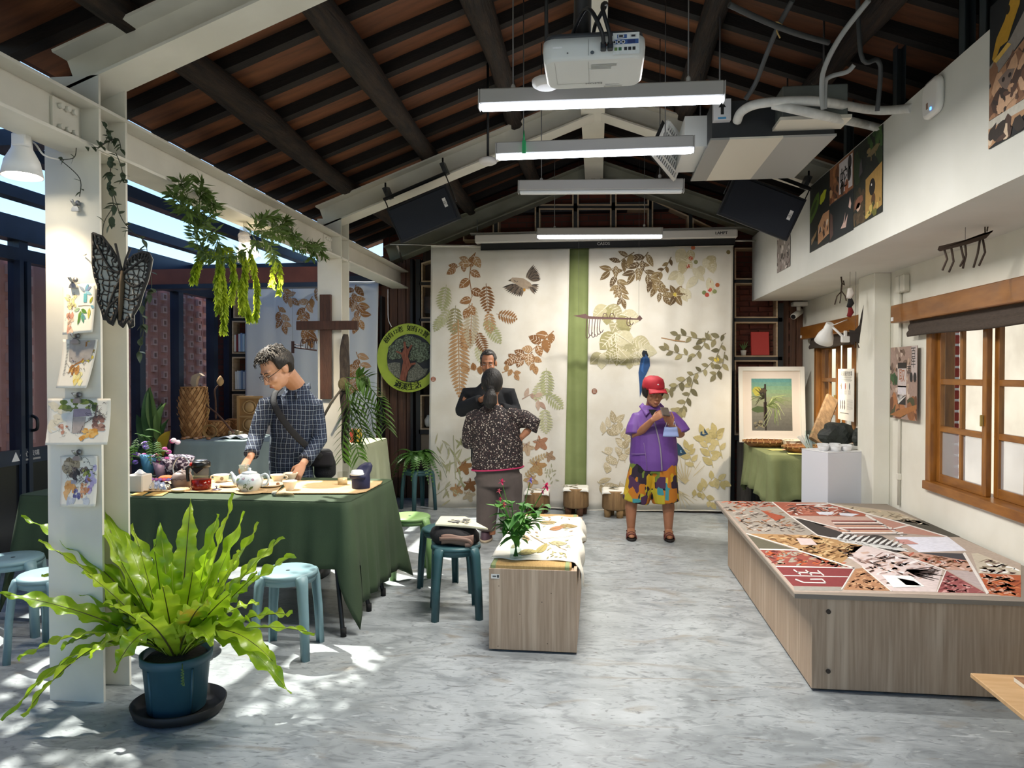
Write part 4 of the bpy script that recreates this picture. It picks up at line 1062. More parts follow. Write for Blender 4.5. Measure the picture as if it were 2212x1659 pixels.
def d3(pp,w,h):
 pp.rect(0,0,w,h,'20241c');pp.up();blots(pp,0,h*.6,w,h,18,['141a14','2a3a20','1c2418'],.04,.1);blots(pp,w*.5,h*.82,w,h,8,['2f4a24','3c5a2c'],.02,.05);blots(pp,0,0,w*.55,h*.4,22,['4a3a26','33301e','5c4a32'],.02,.06)
 pp.up(2);pp.disc(w*.72,h*.78,w*.2,h*.045,'7a6a48',12,.1,.15,RP);pp.line([(w*.64,h*.76),(w*.64,h*.68)],.012,'7a6a48');pp.line([(w*.78,h*.76),(w*.78,h*.7)],.012,'7a6a48');pp.disc(w*.55,h*.82,w*.07,h*.03,'8a7850')
 pp.poly([(w*.45,h*.02),(w,h*.08),(w,h*.58),(w*.45,h*.5)],'b08a4a');pp.up();pp.disc(w*.68,h*.36,w*.1,h*.1,'1a1410');pp.disc(w*.72,h*.2,w*.07,h*.08,'5a3a1c');blots(pp,w*.48,h*.04,w*.98,h*.16,14,['3c3a1c','6a6a2c','c9b060'],.01,.03);pp.up()
 pp.disc(w*.66,h*.39,.008,.008,'e8e4dc');pp.disc(w*.2,h*.28,w*.16,h*.06,'8a5a44',12,.2,.2,RP);pp.disc(w*.2,h*.22,w*.09,h*.05,'d9b8a4',10,0,.2,RP);pp.poly([(w*.2,h*.58),(w*.34,h*.62),(w*.3,h*.8),(w*.24,h*.74)],'4a4448')
def d4(pp,w,h):
 pp.rect(0,0,w,h,'14181c');pp.up();pp.poly([(0,h*.45),(w,h*.62),(w,h*.80),(w*.55,h*.66),(0,h*.58)],'8a827c');pp.poly([(0,h*.2),(w,h*.2),(w,h*.6),(w*.3,h*.5),(0,h*.42)],'a87c5c');blots(pp,0,h*.22,w,h*.5,26,['8a6248','c49a78','6a4a38','4a342a'],.02,.07)
 pp.up(2);pp.poly([(w*.08,h*.62),(w*.2,h*.74),(w*.42,h*.82),(w*.55,h*.92),(w*.85,h*.96),(w*.8,h*.84),(w*.62,h*.74),(w*.5,h*.66),(w*.3,h*.66),(w*.14,h*.58)],'b58a24');pp.up();pp.disc(w*.5,h*.87,w*.06,h*.03,'1c1610');pp.poly([(w*.12,h*.6),(w*.5,h*.65),(w*.6,h*.62),(w*.2,h*.57)],'d8b054')
 pp.poly([(w*.25,h*.44),(w*.5,h*.47),(w*.7,h*.44),(w*.6,h*.38),(w*.48,h*.33),(w*.35,h*.38)],'7d6a60');pp.up();pp.disc(w*.4,h*.42,.012,.01,'2a1f1a');pp.disc(w*.57,h*.42,.012,.01,'2a1f1a');blots(pp,w*.1,h*.24,w*.9,h*.33,18,['3a2c26','d0a888','5a4034'],.012,.04)
 pp.rect(0,h*.13,w,h*.195,'c9c4b8');pp.up();pp.poly([(0,0),(w,h*.1),(w,h*.13),(0,h*.14)],'b58c68');blots(pp,0,h*.03,w*.9,h*.1,8,['4a342a','d8c0a4','2c221c'],.02,.05)
def d5(pp,w,h):
 pp.rect(0,0,w,h,'8f857f');pp.up();blots(pp,0,0,w,h,60,['5a504c','b4aaa4','3a3432','d0c6c0','7a6a66'],.01,.035)
soz=lambda u,v:atX(u,v,XS).z
g_='nature posters on the soffit wall'
poster(1751,1793,soz(1751,546),3.02,XS,'green frog and brown spider nature poster on soffit',d1,'161a16',group=g_,v=470)
poster(1794,1845,soz(1794,524),3.02,XS,'snake poster with large black character on white square',d2,'20242a',group=g_,v=430)
poster(1846,1908,soz(1846,492),3.02,XS,'forest animal poster with dark beetle on amber bark',d3,'20241c',group=g_,v=390)
poster(2140,2222,soz(2140,322),3.12,XS,'tall poster with yellow gecko above a brown toad',d4,'14181c',group=g_,v=200)
poster(2224,2300,soz(2140,322),3.12,XS,'dark poster cut off by the frame edge beside yellow gecko poster',d5,'2a2436',group=g_,v=200)
poster(1680,1708,soz(1680,590),soz(1680,500),XS,'small grey bark texture poster beside the loudspeaker',d5,'77706c',group=g_,v=540)
def d6(pp,w,h):
 pp.rect(0,0,w,h,'9c8478');pp.up();blots(pp,0,h*.3,w*.72,h,60,['5c4638','8a6a50','b49a84','3c302a','6f5a4c','c8b4a4'],.012,.04);blots(pp,0,0,w,h*.28,20,['8a5a38','a87048','6a4630','4a4a30'],.03,.08)
 pp.up(2);pp.rect(w*.8,h*.55,w,h,'b8aaa6');pp.rect(w*.3,h*.44,w*.62,h*.70,'c4b8b4');pp.rect(w*.3,h*.34,w*.62,h*.46,'d2ccd0');pp.rect(w*.3,h*.70,w*.62,h*.78,'2a2420');pp.rect(w*.3,h*.2,w*.6,h*.33,'2c2826')
 pp.poly([(0,h*.04),(w*.35,h*.12),(w,h*.22),(w,h*.16),(w*.4,h*.02)],'a06a3c');blots(pp,w*.02,h*.5,w*.24,h*.6,6,['3c5a34','2f4a2c'],.02,.04)
 pp.up(2);pp.line([(w*.32,h*.22),(w*.6,h*.32)],.02,'d8d4d0',.006);[pp.leaf(w*(.34+.04*i),h*(.225+.017*i),1.9,.05,.016,'d8d4d0',n=3)for i in range(6)]
 for ch,a,b,s_,c in(('百',.87,.9,.085,'2a2626'),('年',.87,.77,.085,'2a2626'),('萃',.72,.66,.08,'2a2626'),('取',.46,.59,.11,'9a5a34')):pp.text(ch,w*a,h*b,s_,c)
 for a in(.8,.93):pp.disc(w*a,h*.58,w*.055,w*.075,'2a2626')
poster(1925,1983,atX(1925,903,XR).z+.01,atX(1925,752,XR).z,XR-.03,'brown collage poster with large characters between pilaster and window',d6,'9c8478',v=820)
p=atX(2023,211,XS)
t=thing('wifi_router','rounded white wireless access point with blue light on soffit','router',p)
mb=MB();s_=.095
mb.loft([[Vector((XS-d,p.y+q.x,p.z+q.y))for q in rrect(0,0,s_*2*k,s_*2*k,.05*k,0)]for d,k in((.0,.9),(.012,1),(.028,.97),(.036,.8))]);mb.build('shell',M('router_white','e4e2de',.35),t)
mb=MB();mb.box((XS-.037,p.y-.02,p.z-.06),(.004,.012,.012));mb.build('status_light',M('blue_led','3a86ff',.4,emit=4),t)
mb=MB();mb.box((XS-.037,p.y+.02,p.z-.035),(.003,.016,.03));mb.build('sticker',M('router_sticker','8a6a5c',.6),t)
p=atZ(1727,652,2.32)
t=thing('security_camera','small white security camera under the soffit end','camera',p)
mb=MB();mb.box(p-Vector((0,0,.025)),(.16,.12,.05),None,.008);mb.build('junction_box',M('cam_white','dedad2',.5),t)
mb=MB();mb.tube([p-Vector((.01,0,.05)),p-Vector((.01,0,.10))],.022,10);mb.build('neck',M('cam_white'),t)
mb=MB();q=p-Vector((.02,0,.13));mb.tube([q+Vector((.05,.06,.03)),q+Vector((-.06,-.06,-.04))],.034,12);mb.build('barrel',M('cam_white'),t)
mb=MB();mb.tube([q+Vector((-.06,-.06,-.04)),q+Vector((-.066,-.066,-.044))],.026,12);mb.build('lens',black_metal,t)
t=thing('wall_conduit','white surface conduit with two junction boxes by the collage poster','conduit',(XR-.015,5.88,0))
mb=MB();mb.tube([(XR-.012,5.88,.5),(XR-.012,5.88,2.25)],.012,8);mb.build('pipe',M('conduit_white','dcd9cc',.5),t)
for dy in(-.0,-.09):
 mb=MB();mb.box((XR-.025,5.86+dy,2.20),(.05,.07,.13),None,.008);mb.build('junction_box',M('conduit_white'),t)
mb=MB();mb.box((XR-.014,5.88,.72),(.03,.03,.05),None,.004);mb.build('coupling',M('conduit_white'),t)
iron=M('rusty_iron','4a3c33',.7,metal=.3)
Y_=4.25
t=thing('insect_ornament','rusty iron grasshopper ornament hanging below soffit above the large window','ornament',atY(2085,530,Y_))
P_=lambda u,v:atY(u,v,Y_)
mb=MB();mb.prism([(2025,540),(2028,532),(2085,518),(2128,502),(2143,502),(2146,497),(2130,515),(2090,528),(2030,543)],lambda a,b,t_:atY(a,b,Y_+t_),-.008,.008);mb.build('body',iron,t)
for pts in([(2040,538),(2046,560),(2036,584)],[(2055,534),(2060,565),(2050,588)],[(2075,528),(2082,560),(2074,576)],[(2085,526),(2087,550),(2080,580)],[(2118,512),(2112,548),(2103,578)],[(2122,510),(2128,545),(2115,574)]):
 mb=MB();mb.tube([P_(*q)for q in pts],.006,5);mb.build('leg',iron,t)
for pts in([(2128,502),(2130,480),(2148,460)],[(2132,500),(2136,484),(2147,474)]):
 mb=MB();mb.tube(spline([P_(*q)for q in pts],5),.004,5);mb.build('antenna',iron,t)
mb=MB();a=P_(2085,520);mb.tube([a,(a.x,a.y,2.322)],.0015,4);mb.build('thread',steel_cable,t)
Y_=6.3
t=thing('insect_ornament','small twig insect ornament dangling on a thread near the clamp lamp','ornament',P_(1816,630))
for k,pts in enumerate(([(1817,596),(1819,612),(1817,630)],[(1819,612),(1824,616),(1822,606)],[(1817,630),(1808,640),(1803,658)],[(1817,630),(1816,645),(1814,655)],[(1817,628),(1826,640),(1828,650)])):
 mb=MB();mb.tube([P_(*q)for q in pts],.007 if k==0 else.005,5);mb.build('body'if k==0 else 'leg',iron,t)
mb=MB();a=P_(1817,596);mb.tube([a,(a.x,a.y,2.322)],.0015,4);mb.build('thread',steel_cable,t)
Y_=6.0
t=thing('bird_ornament','dark carved wooden bird with raised wing hung beside the pilaster','ornament',P_(1850,720))
mb=MB();mb.prism([(1834,712),(1846,714),(1856,702),(1861,676),(1866,658),(1863,690),(1858,725),(1856,742),(1848,738),(1840,745),(1836,728)],lambda a,b,t_:atY(a,b,Y_+t_),-.01,.01);mb.build('body',M('dark_carving','2e2622',.7),t)
for du in(-6,2):
 mb=MB();mb.tube([P_(1850+du,740),P_(1854+du,752)],.004,5);mb.build('leg',iron,t)
mb=MB();a=P_(1848,714);mb.tube([a,(a.x,a.y,2.322)],.0015,4);mb.build('thread',steel_cable,t)
t=thing('cloth_ornament','small white, red and black cloth trinket hanging by the window pelmet','ornament',P_(1832,660))
for v0,v1,c,r in((622,645,'d8d0c8',.03),(645,664,'1c1a1a',.026),(664,684,'7a1c1e',.024)):
 mb=MB();a,b=P_(1836,v0),P_(1833,v1);mb.tube([a,a.lerp(b,.5)+Vector((.012,0,0)),b],[r*.6,r,r*.7],7);mb.build('tuft',M('trinket_'+c,c,.9,bump=.4,bscale=80),t)
mb=MB();a=P_(1836,622);mb.tube([a,(a.x,a.y,2.322)],.0015,4);mb.build('thread',steel_cable,t)
def clamp_lamp(pm,aim,label,watts,mount,col=(1,.86,.66),k=1.,shade=None,cord=None):
 t=thing('clamp_lamp',label,'lamp',pm,0,'clip-on spot lamps')
 d=Vector(aim).normalized();rot=d.to_track_quat('Z','X').to_matrix()
 wh=shade or M('lamp_white','ecebe8',.4)
 mb=MB();mb.lathe([(.02*k,-.10*k),(.026*k,-.095*k),(.03*k,-.05*k),(.05*k,-.01*k),(.06*k,.04*k),(.058*k,.04*k),(.048*k,-.005*k),(.028*k,-.045*k)],pm,18,rot=rot);mb.build('shade',wh,t)
 mb=MB();mb.lathe([(.012*k,-.04*k),(.03*k,0),(.044*k,.02*k),(.046*k,.028*k),(.0001,.033*k)],pm,16,rot=rot);mb.build('bulb',M('bulb_on','fff2dc',.4,emit=14),t)
 m_=Vector(mount);q=pm-d*.09*k
 mb=MB();mb.tube([q,q.lerp(m_,.5)+Vector((0,-.01,0)),m_],.008*k,7);mb.build('arm',wh,t)
 mb=MB();mb.box(m_,(.05*k,.03*k,.04*k),None,.005);mb.box(m_+Vector((.0,0,.03*k)),(.018*k,.02*k,.05*k),None,.004);mb.build('clamp',wh,t)
 if cord:
  mb=MB();mb.tube(spline([q]+[Vector(c)for c in cord],6),.004,6);mb.build('cord',M('cord_white','d8d8d8',.6),t)
 ld=bpy.data.lights.new('lamp_glow','SPOT');ld.energy=watts;ld.color=col;ld.spot_size=radians(105);ld.spot_blend=.7;ld.shadow_soft_size=.035
 lo=bpy.data.objects.new('lamp_glow',ld);COL.objects.link(lo);lo.parent=t;lo.location=d*.045*k
 lo.rotation_euler=d.to_track_quat('-Z','Y').to_euler()
 return t
clamp_lamp(atY(1783,727,6.9),(-.12,.5,-.75),'white clip-on lamp shining down on the framed painting table',32,atY(1826,733,6.75),k=1.4,cord=[atY(1800,702,6.8),atY(1826,692,6.75),atX(1838,690,2.3)])
# ---- small table with green cloth, framed painting, trays
gc=M('sage_cloth','868d60',.9,col2='767d52',nscale=3,bump=.1,bscale=120)
tx0,tx1,ty0,ty1,tz=1.60,2.20,6.98,8.12,.755
tb=thing('display_table','small display table with black legs under a green cloth','table',((tx0+tx1)/2,(ty0+ty1)/2,0))
mb=MB();mb.bb(tx0+.02,tx1,ty0+.02,ty1,tz-.03,tz-.004);mb.build('tabletop',M('table_board','5a4a3c',.6),tb)
for x in(tx0+.08,tx1-.06):
 for y in(ty0+.1,ty1-.08):
  mb=MB();mb.bb(x-.018,x+.018,y-.018,y+.018,0,tz-.03);mb.build('leg',black_metal,tb)
def drape(x0,x1,y0,y1,z,drop,fold,n=80,rnd=4,corner=0.,side=1.,r=.03):
 """cloth over a rectangular table; returns MB"""
 mb=MB();per=[]
 def pt(s):
  w,d=x1-x0,y1-y0;P=2*(w+d);s=s%P
  if s<w:return Vector((x0+s,y0,0)),Vector((0,-1,0)),min(s,w-s)
  s-=w
  if s<d:return Vector((x1,y0+s,0)),Vector((1,0,0)),min(s,d-s)
  s-=d
  if s<w:return Vector((x1-s,y1,0)),Vector((0,1,0)),min(s,w-s)
  s-=w
  return Vector((x0,y1-s,0)),Vector((-1,0,0)),min(s,d-s)
 P=2*((x1-x0)+(y1-y0));rings=[]
 levels=[(0,0),(.004,.006),(.012,.012)]+[(.012,.012+(i+1)/8)for i in range(8)]
 for(o_,t_)in levels:
  ring=[]
  for i in range(n):
   s=P*i/n;p,nm,e=pt(s);dr=drop+corner*max(0,1-e/.22)
   k=max(0,t_-.012)
   wv=fold*k*(sin(s*26+2*sin(s*5))+.5*sin(s*47+1))*(1+1.2*max(0,1-e/.25))
   dg=nm
   if e<.10:
    pass
   ring.append(p+nm*(o_+wv+side*.035*k)+Vector((0,0,z-(0 if t_==0 else.001 if t_<.01 else.006)-k*dr)))
  rings.append(ring)
 mb.loft(rings,cap=False);mb.f.append(tuple(range(n)));mb.mi.append(0);mb.sm.append(False)
 return mb
tc_=drape(tx0,tx1,ty0,ty1,tz+.004,.40,.03,120,corner=.12).build('green_tablecloth',gc,None,solid=.003)
tag(tc_,'sage green cloth draped over the small display table','tablecloth')
PF=atY(1668,955,8.14);PF.z=tz+.008
pf=thing('framed_painting','white framed painting of a staghorn fern on green clothed table','picture',PF)
tl=.10;rotf=Matrix.Rotation(-tl,3,'X')
def fp(a,b,t_):return PF+rotf@Vector((a,-t_,b))
Wf,Hf=.70,.83
for a0,a1,b0,b1 in((-Wf/2,Wf/2,0,.045),(-Wf/2,Wf/2,Hf-.045,Hf),(-Wf/2,-Wf/2+.045,.045,Hf-.045),(Wf/2-.045,Wf/2,.045,Hf-.045)):
 mb=MB();mb.prism([(a0,b0),(a1,b0),(a1,b1),(a0,b1)],fp,-.01,.022);mb.build('frame_rail',M('frame_white','eae6dc',.5),pf)
mb=MB();mb.prism([(-Wf/2+.04,.04),(Wf/2-.04,.04),(Wf/2-.04,Hf-.04),(-Wf/2+.04,Hf-.04)],fp,-.01,.004);mb.build('mat_board',M('mat_board','e6d9cc',.8),pf)
pp=Print(lambda a,b,h:fp(a,b,.005+h))
a0,a1,b0,b1=-.21,.215,.13,.70
for i in range(14):
 f=i/13;c0=(.30-.12*f,.36-.12*f,.26-.10*f);z0_=b0+(b1-b0)*i/14
 g1=[(.13,.12,.10),(.16,.15,.12),(.22,.21,.16),(.28,.30,.17),(.22,.36,.20),(.12,.32,.30)]
 q=f*(len(g1)-1);k=min(int(q),len(g1)-2);c=tuple(g1[k][j]+(g1[k+1][j]-g1[k][j])*(q-k)for j in range(3));pp.rect(a0,z0_,a1,z0_+(b1-b0)/14,c)
pp.up();blots(pp,a0+.03,b0+.03,a0+.12,b0+.1,20,['4a4234','8a8064','2e2a22'],.008,.02);pp.disc(-.13,.36,.08,.035,'4a5a34',14,0,.1,RP);pp.disc(-.15,.56,.05,.05,'b8b04a',12,0,.1,RP);pp.up()
pp.rect(-.075,b0,-.055,.64,'2a2018');pp.rect(-.085,.24,-.05,.44,'3a2c20');pp.up()
for i in range(34):
 th=-1.9+RP.uniform(0,2.6);ln=RP.uniform(.12,.24);q0=(-.045+RP.uniform(-.01,.02),.40);q1=(q0[0]+ln*.5*cos(th+.5),q0[1]+ln*.45*sin(th+.9));q2=(q0[0]+ln*cos(th),q0[1]+ln*sin(th));pp.line([q0,q1,q2],.007,RP.choice(['8fa05c','a9b878','6f8248','c4cc90']),.003)
for i in range(16):
 th=2.4+RP.uniform(-.9,1.6);ln=RP.uniform(.08,.15);q0=(-.08,.48);pp.line([q0,(q0[0]+ln*.6*cos(th),q0[1]+ln*.5*sin(th)+.02),(q0[0]+ln*cos(th),q0[1]+ln*sin(th))],.009,RP.choice(['2e2e1c','4a4a2a','3a3420']),.003)
blots(pp,-.12,.54,-.06,.6,8,['2a241a','4a3c28'],.012,.03);pp.build('painting',pf)
wick=M('wicker','9a6a3a',.7,col2='6f4622',nscale=40,bump=.5,bscale=90)
def tray(c,rx,ry,label,cont=None):
 t=thing('winnowing_tray',label,'tray',c,0,'woven trays on the small table')
 mb=MB();mb.lathe([(rx*.72,0),(rx*.93,.03),(rx,.055),(rx*.985,.058),(rx*.90,.034),(rx*.7,.008)],c,30,1,ry/rx);mb.build('basket',wick,t)
 mb=MB();mb.tube([c+Vector((rx*cos(i*pi/15),ry*sin(i*pi/15),.056))for i in range(31)],.008,6);mb.build('rim',M('wicker_rim','7a4c26',.7),t)
 for i in range(24):
  a=2*pi*i/24;mb=MB();mb.box(c+Vector((rx*cos(a),ry*sin(a),.056)),(.008,.02,.02),Matrix.Rotation(a+pi/2,3,'Z'));mb.build('binding',M('binding_tan','b89460',.7),t)
 return t
ctr=atZ(1656,962,tz+.02);tray(Vector((ctr.x,7.72,tz+.007)),.23,.17,'oval woven tray directly below the framed painting')
tray(Vector((2.0,7.18,tz+.007)),.23,.17,'darker woven tray by the white pedestal holding paper')
for(x,y,n_)in((1.82,7.72,'white'),(1.92,7.70,'white')):
 mb=MB();mb.box((x,y,tz+.033),(.13,.09,.004),Matrix.Rotation(RP.uniform(-.4,.4),3,'Z'));tag(mb.build('paper_card',M('card_white','e8e4d8',.7),None),'small white card lying in the far woven tray','card','cards in the far tray')
mb=MB();mb.box((1.98,7.18,tz+.036),(.22,.13,.006),Matrix.Rotation(.2,3,'Z'));tag(mb.build('paper_card',M('card_blue','d4e0ee',.3),None),'glossy white card lying in the darker woven tray','card')
for x,y,r_,lb in((1.82,7.38,.25,'yellow-green leaflet between the two woven trays'),(1.92,7.02,-.1,'yellow-green leaflet at the front edge of green cloth')):
 t=thing('leaflet',lb,'leaflet',(x,y,tz+.01));mb=MB();mb.box((x,y,tz+.0095),(.28,.13,.002),Matrix.Rotation(r_,3,'Z'));mb.build('page',M('leaflet_green','cfc87c',.7),t)
 mb=MB();mb.box((x+.05,y,tz+.0115),(.12,.08,.001),Matrix.Rotation(r_,3,'Z'));mb.build('print',M('leaflet_pink','c99a84',.7),t)
c=atY(1712,955,7.5);c.z=tz+.007
t=thing('patterned_bowl','small patterned ceramic bowl behind the darker woven tray','bowl',c)
mb=MB();mb.lathe([(.055,0),(.08,.02),(.095,.085),(.092,.088),(.075,.03),(.05,.012)],c,20);mb.build('bowl_body',M('bowl_glaze','d8c8b0',.4,col2='8a6a54',nscale=26,lo=.5,hi=.6),t)
mb=MB();mb.tube([c+Vector((.095*cos(i*pi/12),.095*sin(i*pi/12),.087))for i in range(25)],.005,5);mb.build('rim',M('bowl_rim','e8dcc4',.4),t)
a=atY(1762,950,6.95);b=atY(1797,862,7.25)
mb=MB();ax=(b-a).normalized();mb.box((a+b)/2,(.13,.035,(b-a).length*1.1),Matrix((ax.cross(Y3).normalized()*-1,ax.cross(ax.cross(Y3)).normalized(),ax)).transposed(),.01)
tag(mb.build('driftwood_board',M('driftwood','8a6f50',.85,col2='6b543a',nscale=4,stretch=(8,8,1),bump=.5,bscale=24),None),'weathered driftwood board leaning upright beside window sign','wood')
def rock(c,r,label,seed):
 rr=random.Random(seed);mb=MB();k=[rr.uniform(.75,1.15)for _ in range(60)]
 bm=bmesh.new();bmesh.ops.create_icosphere(bm,subdivisions=3,radius=1)
 vs=[v.co.copy()for v in bm.verts];fs=[tuple(v.index for v in f.verts)for f in bm.faces];bm.free()
 out=[]
 for v in vs:
  q=1+.28*noise.noise(v*1.6+Vector((seed,0,0)))+.1*noise.noise(v*5+Vector((seed,3,0)))
  out.append(Vector((c.x+v.x*r[0]*q,c.y+v.y*r[1]*q,max(c.z-r[2]*.72,c.z+v.z*r[2]*q))))
 mb.add(out,fs,False);tag(mb.build('black_rock',M('black_stone','1d211e',.6,col2='2e332c',nscale=12,bump=.6,bscale=30),None),label,'rock','rocks by the window')
sl=thing('window_shelf','narrow white shelf below the far window carrying rocks','shelf',(2.2,6.9,0))
mb=MB();mb.bb(2.08,XR,6.56,6.92,.86,.885);mb.build('board',M('shelf_white','dedcd4',.6),sl);mb=MB();mb.bb(2.25,XR,6.58,6.9,.0,.86);mb.build('support',M('shelf_white'),sl)
rock(Vector((2.13,6.74,.97)),(.15,.09,.12),'jagged black rock standing behind the white cups',2)
rock(Vector((2.27,6.62,.95)),(.05,.05,.09),'smaller black rock against the pilaster',5)
c=Vector(atY(1750,955,7.0));c.z=tz+.007
t=thing('glass_vase','tall clear glass cylinder holding white paper strips','vase',c)
mb=MB();mb.lathe([(.04,0),(.045,.01),(.045,.22)],c,16);mb.build('glass',glassmat('vase_glass','e8f2f2',.6),t)
for i in range(6):
 mb=MB();a=i*1.1;mb.box(c+Vector((-.05+.012*i,.02*sin(a),.09)),(.012,.004,.2),Matrix.Rotation(-.7+.12*i,3,'Y'));mb.build('paper_strip',M('strip_white','e8e6e0',.7),t)
def d7(pp,w,h):
 pp.text('龍過脈的故事',w*.55,h*.9,.05,'26242a',sx=1.0);blots(pp,w*.1,h*.6,w*.2,h*.68,1,['8a5a44'],.01,.012)
 for i in range(5):pp.rect(w*(.15+.04*(i%2)),h*(.84-.02*i),w*(.9-.05*(i%3)),h*(.848-.02*i),'9a948c')
 for i in range(3):pp.disc(w*(.22+.26*i),h*.66,.012,.032,['8a7a5a','a85a4a','5a5a5e'][i]);[pp.rect(w*(.14+.26*i),h*(.58-.018*j),w*(.3+.26*i),h*(.585-.018*j),'a8a29a')for j in range(5)]
 for i in range(3):
  for j in range(2):pp.disc(w*(.2+.12*i),h*(.34-.08*j),.010,.025,'4a3a44')
 for j in range(9):pp.rect(w*.58,h*(.4-.022*j),w*.95,h*(.405-.022*j),'aaa49c')
 pp.rect(w*.15,h*.13,w*.7,h*.142,'6a645e')
poster(1812,1846,atX(1812,905,2.27).z,atX(1812,797,2.27).z,2.27,'white information sheet with small figures taped before far window',d7,'f0ece2','information_sheet',.004,v=850)
# ---- white pedestal with small cups
c=atY(1797,1000,6.42);c.z=0
pd=thing('pedestal','plain white square display pedestal beside the pilaster','pedestal',c)
rz=Matrix.Rotation(.42,3,'Z')
mb=MB();mb.box(c+Vector((0,0,.43)),(.36,.32,.86),rz,.003);mb.build('block',M('pedestal_white','d6d6dc',.7),pd)
mb=MB();mb.box(c+Vector((0,0,.864)),(.362,.322,.008),rz,.002);mb.build('top',M('pedestal_top','e2e2e4',.6),pd)
k=0
for dx,dy in((-.13,-.05),(-.05,-.10),(.04,-.12),(.11,-.04),(-.07,.03),(.02,.0),(.1,.08),(-.01,.1)):
 q=c+rz@Vector((dx,dy,0));q.z=.868;k+=1
 lab=['white porcelain cup on pedestal, nearest the framed painting','wide white porcelain cup at the pedestal front edge','white porcelain cup at the front corner of pedestal','white porcelain cup on pedestal next to the wall pilaster'][k-1]if k<5 else 'white porcelain cup in the back row on pedestal'
 t=thing('white_cup',lab,'cup',q,0,'cups on the pedestal')
 mb=MB();mb.lathe([(.03,0),(.036,.004),(.046,.042),(.044,.043),(.034,.008),(.0001,.006)],q,16);mb.build('cup_body',M('porcelain','e6e6e6',.3),t)
 mb=MB();mb.tube([q+Vector((.045*cos(i*pi/9),.045*sin(i*pi/9),.042))for i in range(19)],.003,5);mb.build('rim',M('porcelain'),t)
 # ---- low platform with collage top
lam=M('oak_laminate','bea48a',.5,col2='a48a70',nscale=9,stretch=(9,9,.35),lo=.3,hi=.7,col3='cfb79d',n3=3)
pf_=thing('display_platform','large low wood-grain platform with printed collage top along window wall','platform',(1.66,4.7,0))
for y0,y1 in((3.57,3.98),(3.985,5.18),(5.185,5.80)):
 mb=MB();mb.bb(1.02,1.045,max(y0,3.6),y1,.012,.445,.002);mb.build('side_panel',lam,pf_)
for x0,x1 in((1.045,1.985),(1.99,2.31)):
 mb=MB();mb.bb(x0-(.025 if x0<1.1 else 0),x1,3.575,3.6,.012,.445,.002);pnl=mb.build('front_panel',lam,pf_)
 if x0<1.1:
  for z in(.10,.385):
   mb=MB();mb.tube([(1.095,3.576,z),(1.095,3.568,z)],.011,10);mb.build('bolt',M('dark_bolt','4a4038',.5,metal=.5),pnl)
mb=MB();mb.bb(1.06,2.30,3.6,5.78,0,.44);mb.build('core',M('platform_core','3a332c',.9),pf_)
mb=MB();mb.prism([(.935,3.556),(2.31,3.556),(2.31,6.09),(.962,6.09)],lambda a,b,t_:(a,b,t_),.448,.470);tp_=mb.build('top_board',M('board_edge','8d8275',.7),pf_)
pp=Print(lambda u,v,h:atZ(u,v,.470)+Vector((0,0,h)),.0006,.0004)
def clipq(pts):return pts
A=lambda pts,c:pp.poly(pts,c)
A([(1548,1082.5),(1780,1085.5),(1940,1105),(2205,1218),(2205,1290),(1715,1278)],'b3a294');pp.up()
A([(1552,1083),(1666,1085),(1706,1114),(1762,1156),(1612,1152)],'a39a8e');A([(1612,1153),(1762,1157),(1865,1178),(1806,1226),(1722,1188)],'b0895a');A([(1614,1155),(1722,1189),(1640,1186)],'5f5a48')
A([(1641,1187),(1722,1190),(1842,1226),(1677,1223)],'94473a');A([(1676,1224.5),(1846,1228),(1822,1268),(1713,1266)],'7e2e30');A([(1714,1267),(1822,1269),(1819,1277),(1716,1276)],'9a958c')
A([(1667,1085),(1782,1087),(1862,1108),(1880,1116),(1706,1114)],'a65a44');A([(1708,1115),(1880,1117),(1945,1150),(1850,1160)],'c6a698');A([(1712,1120),(1750,1124),(1836,1148),(1905,1158),(1962,1190),(1930,1195),(1866,1176),(1764,1156)],'37312e')
A([(1848,1229),(1866,1227),(1926,1277),(1822,1274)],'ab7c58');A([(1808,1188),(1868,1178),(1934,1196),(2036,1232),(2022,1279),(1928,1277),(1860,1222)],'d6c6c2');A([(1934,1190),(1990,1195),(2092,1212),(2108,1234),(2040,1230)],'c49a86')
A([(2044,1233),(2130,1282),(2024,1280)],'964f4e');A([(1932,1160),(2048,1160),(2088,1190),(1985,1193)],'e4e4ee');A([(1986,1194),(2086,1196),(2092,1211),(2020,1205)],'3e3c40');A([(2046,1232),(2106,1234),(2128,1278)],'b8a8a4')
A([(2098,1196),(2112,1195),(2205,1232),(2205,1242),(2114,1238)],'c9beaa');A([(2115,1239),(2205,1243),(2205,1290),(2136,1283)],'b2562a');A([(1786,1087),(1936,1106),(2010,1136),(1925,1122)],'b4a68e');A([(1926,1123),(1995,1125),(2075,1160),(2050,1160)],'474238');A([(1882,1117),(1925,1123),(2045,1160),(1946,1152)],'b98878')
pp.up()
RM=random.Random(9)
def speck(poly,n,cols,w,h):
 us=[p[0]for p in poly];vs=[p[1]for p in poly];m=len(poly)
 for _ in range(n*3):
  u,v=RM.uniform(min(us),max(us)),RM.uniform(min(vs),max(vs));ins_=False
  for i in range(m):
   (x1,y1),(x2,y2)=poly[i],poly[(i+1)%m]
   if(y1>v)!=(y2>v)and u<(x2-x1)*(v-y1)/(y2-y1)+x1:ins_=not ins_
  if ins_:pp.disc(u,v,RM.uniform(.4,1)*w,RM.uniform(.4,1)*h,RM.choice(cols),7,RM.uniform(-.5,.5),.3,RM)
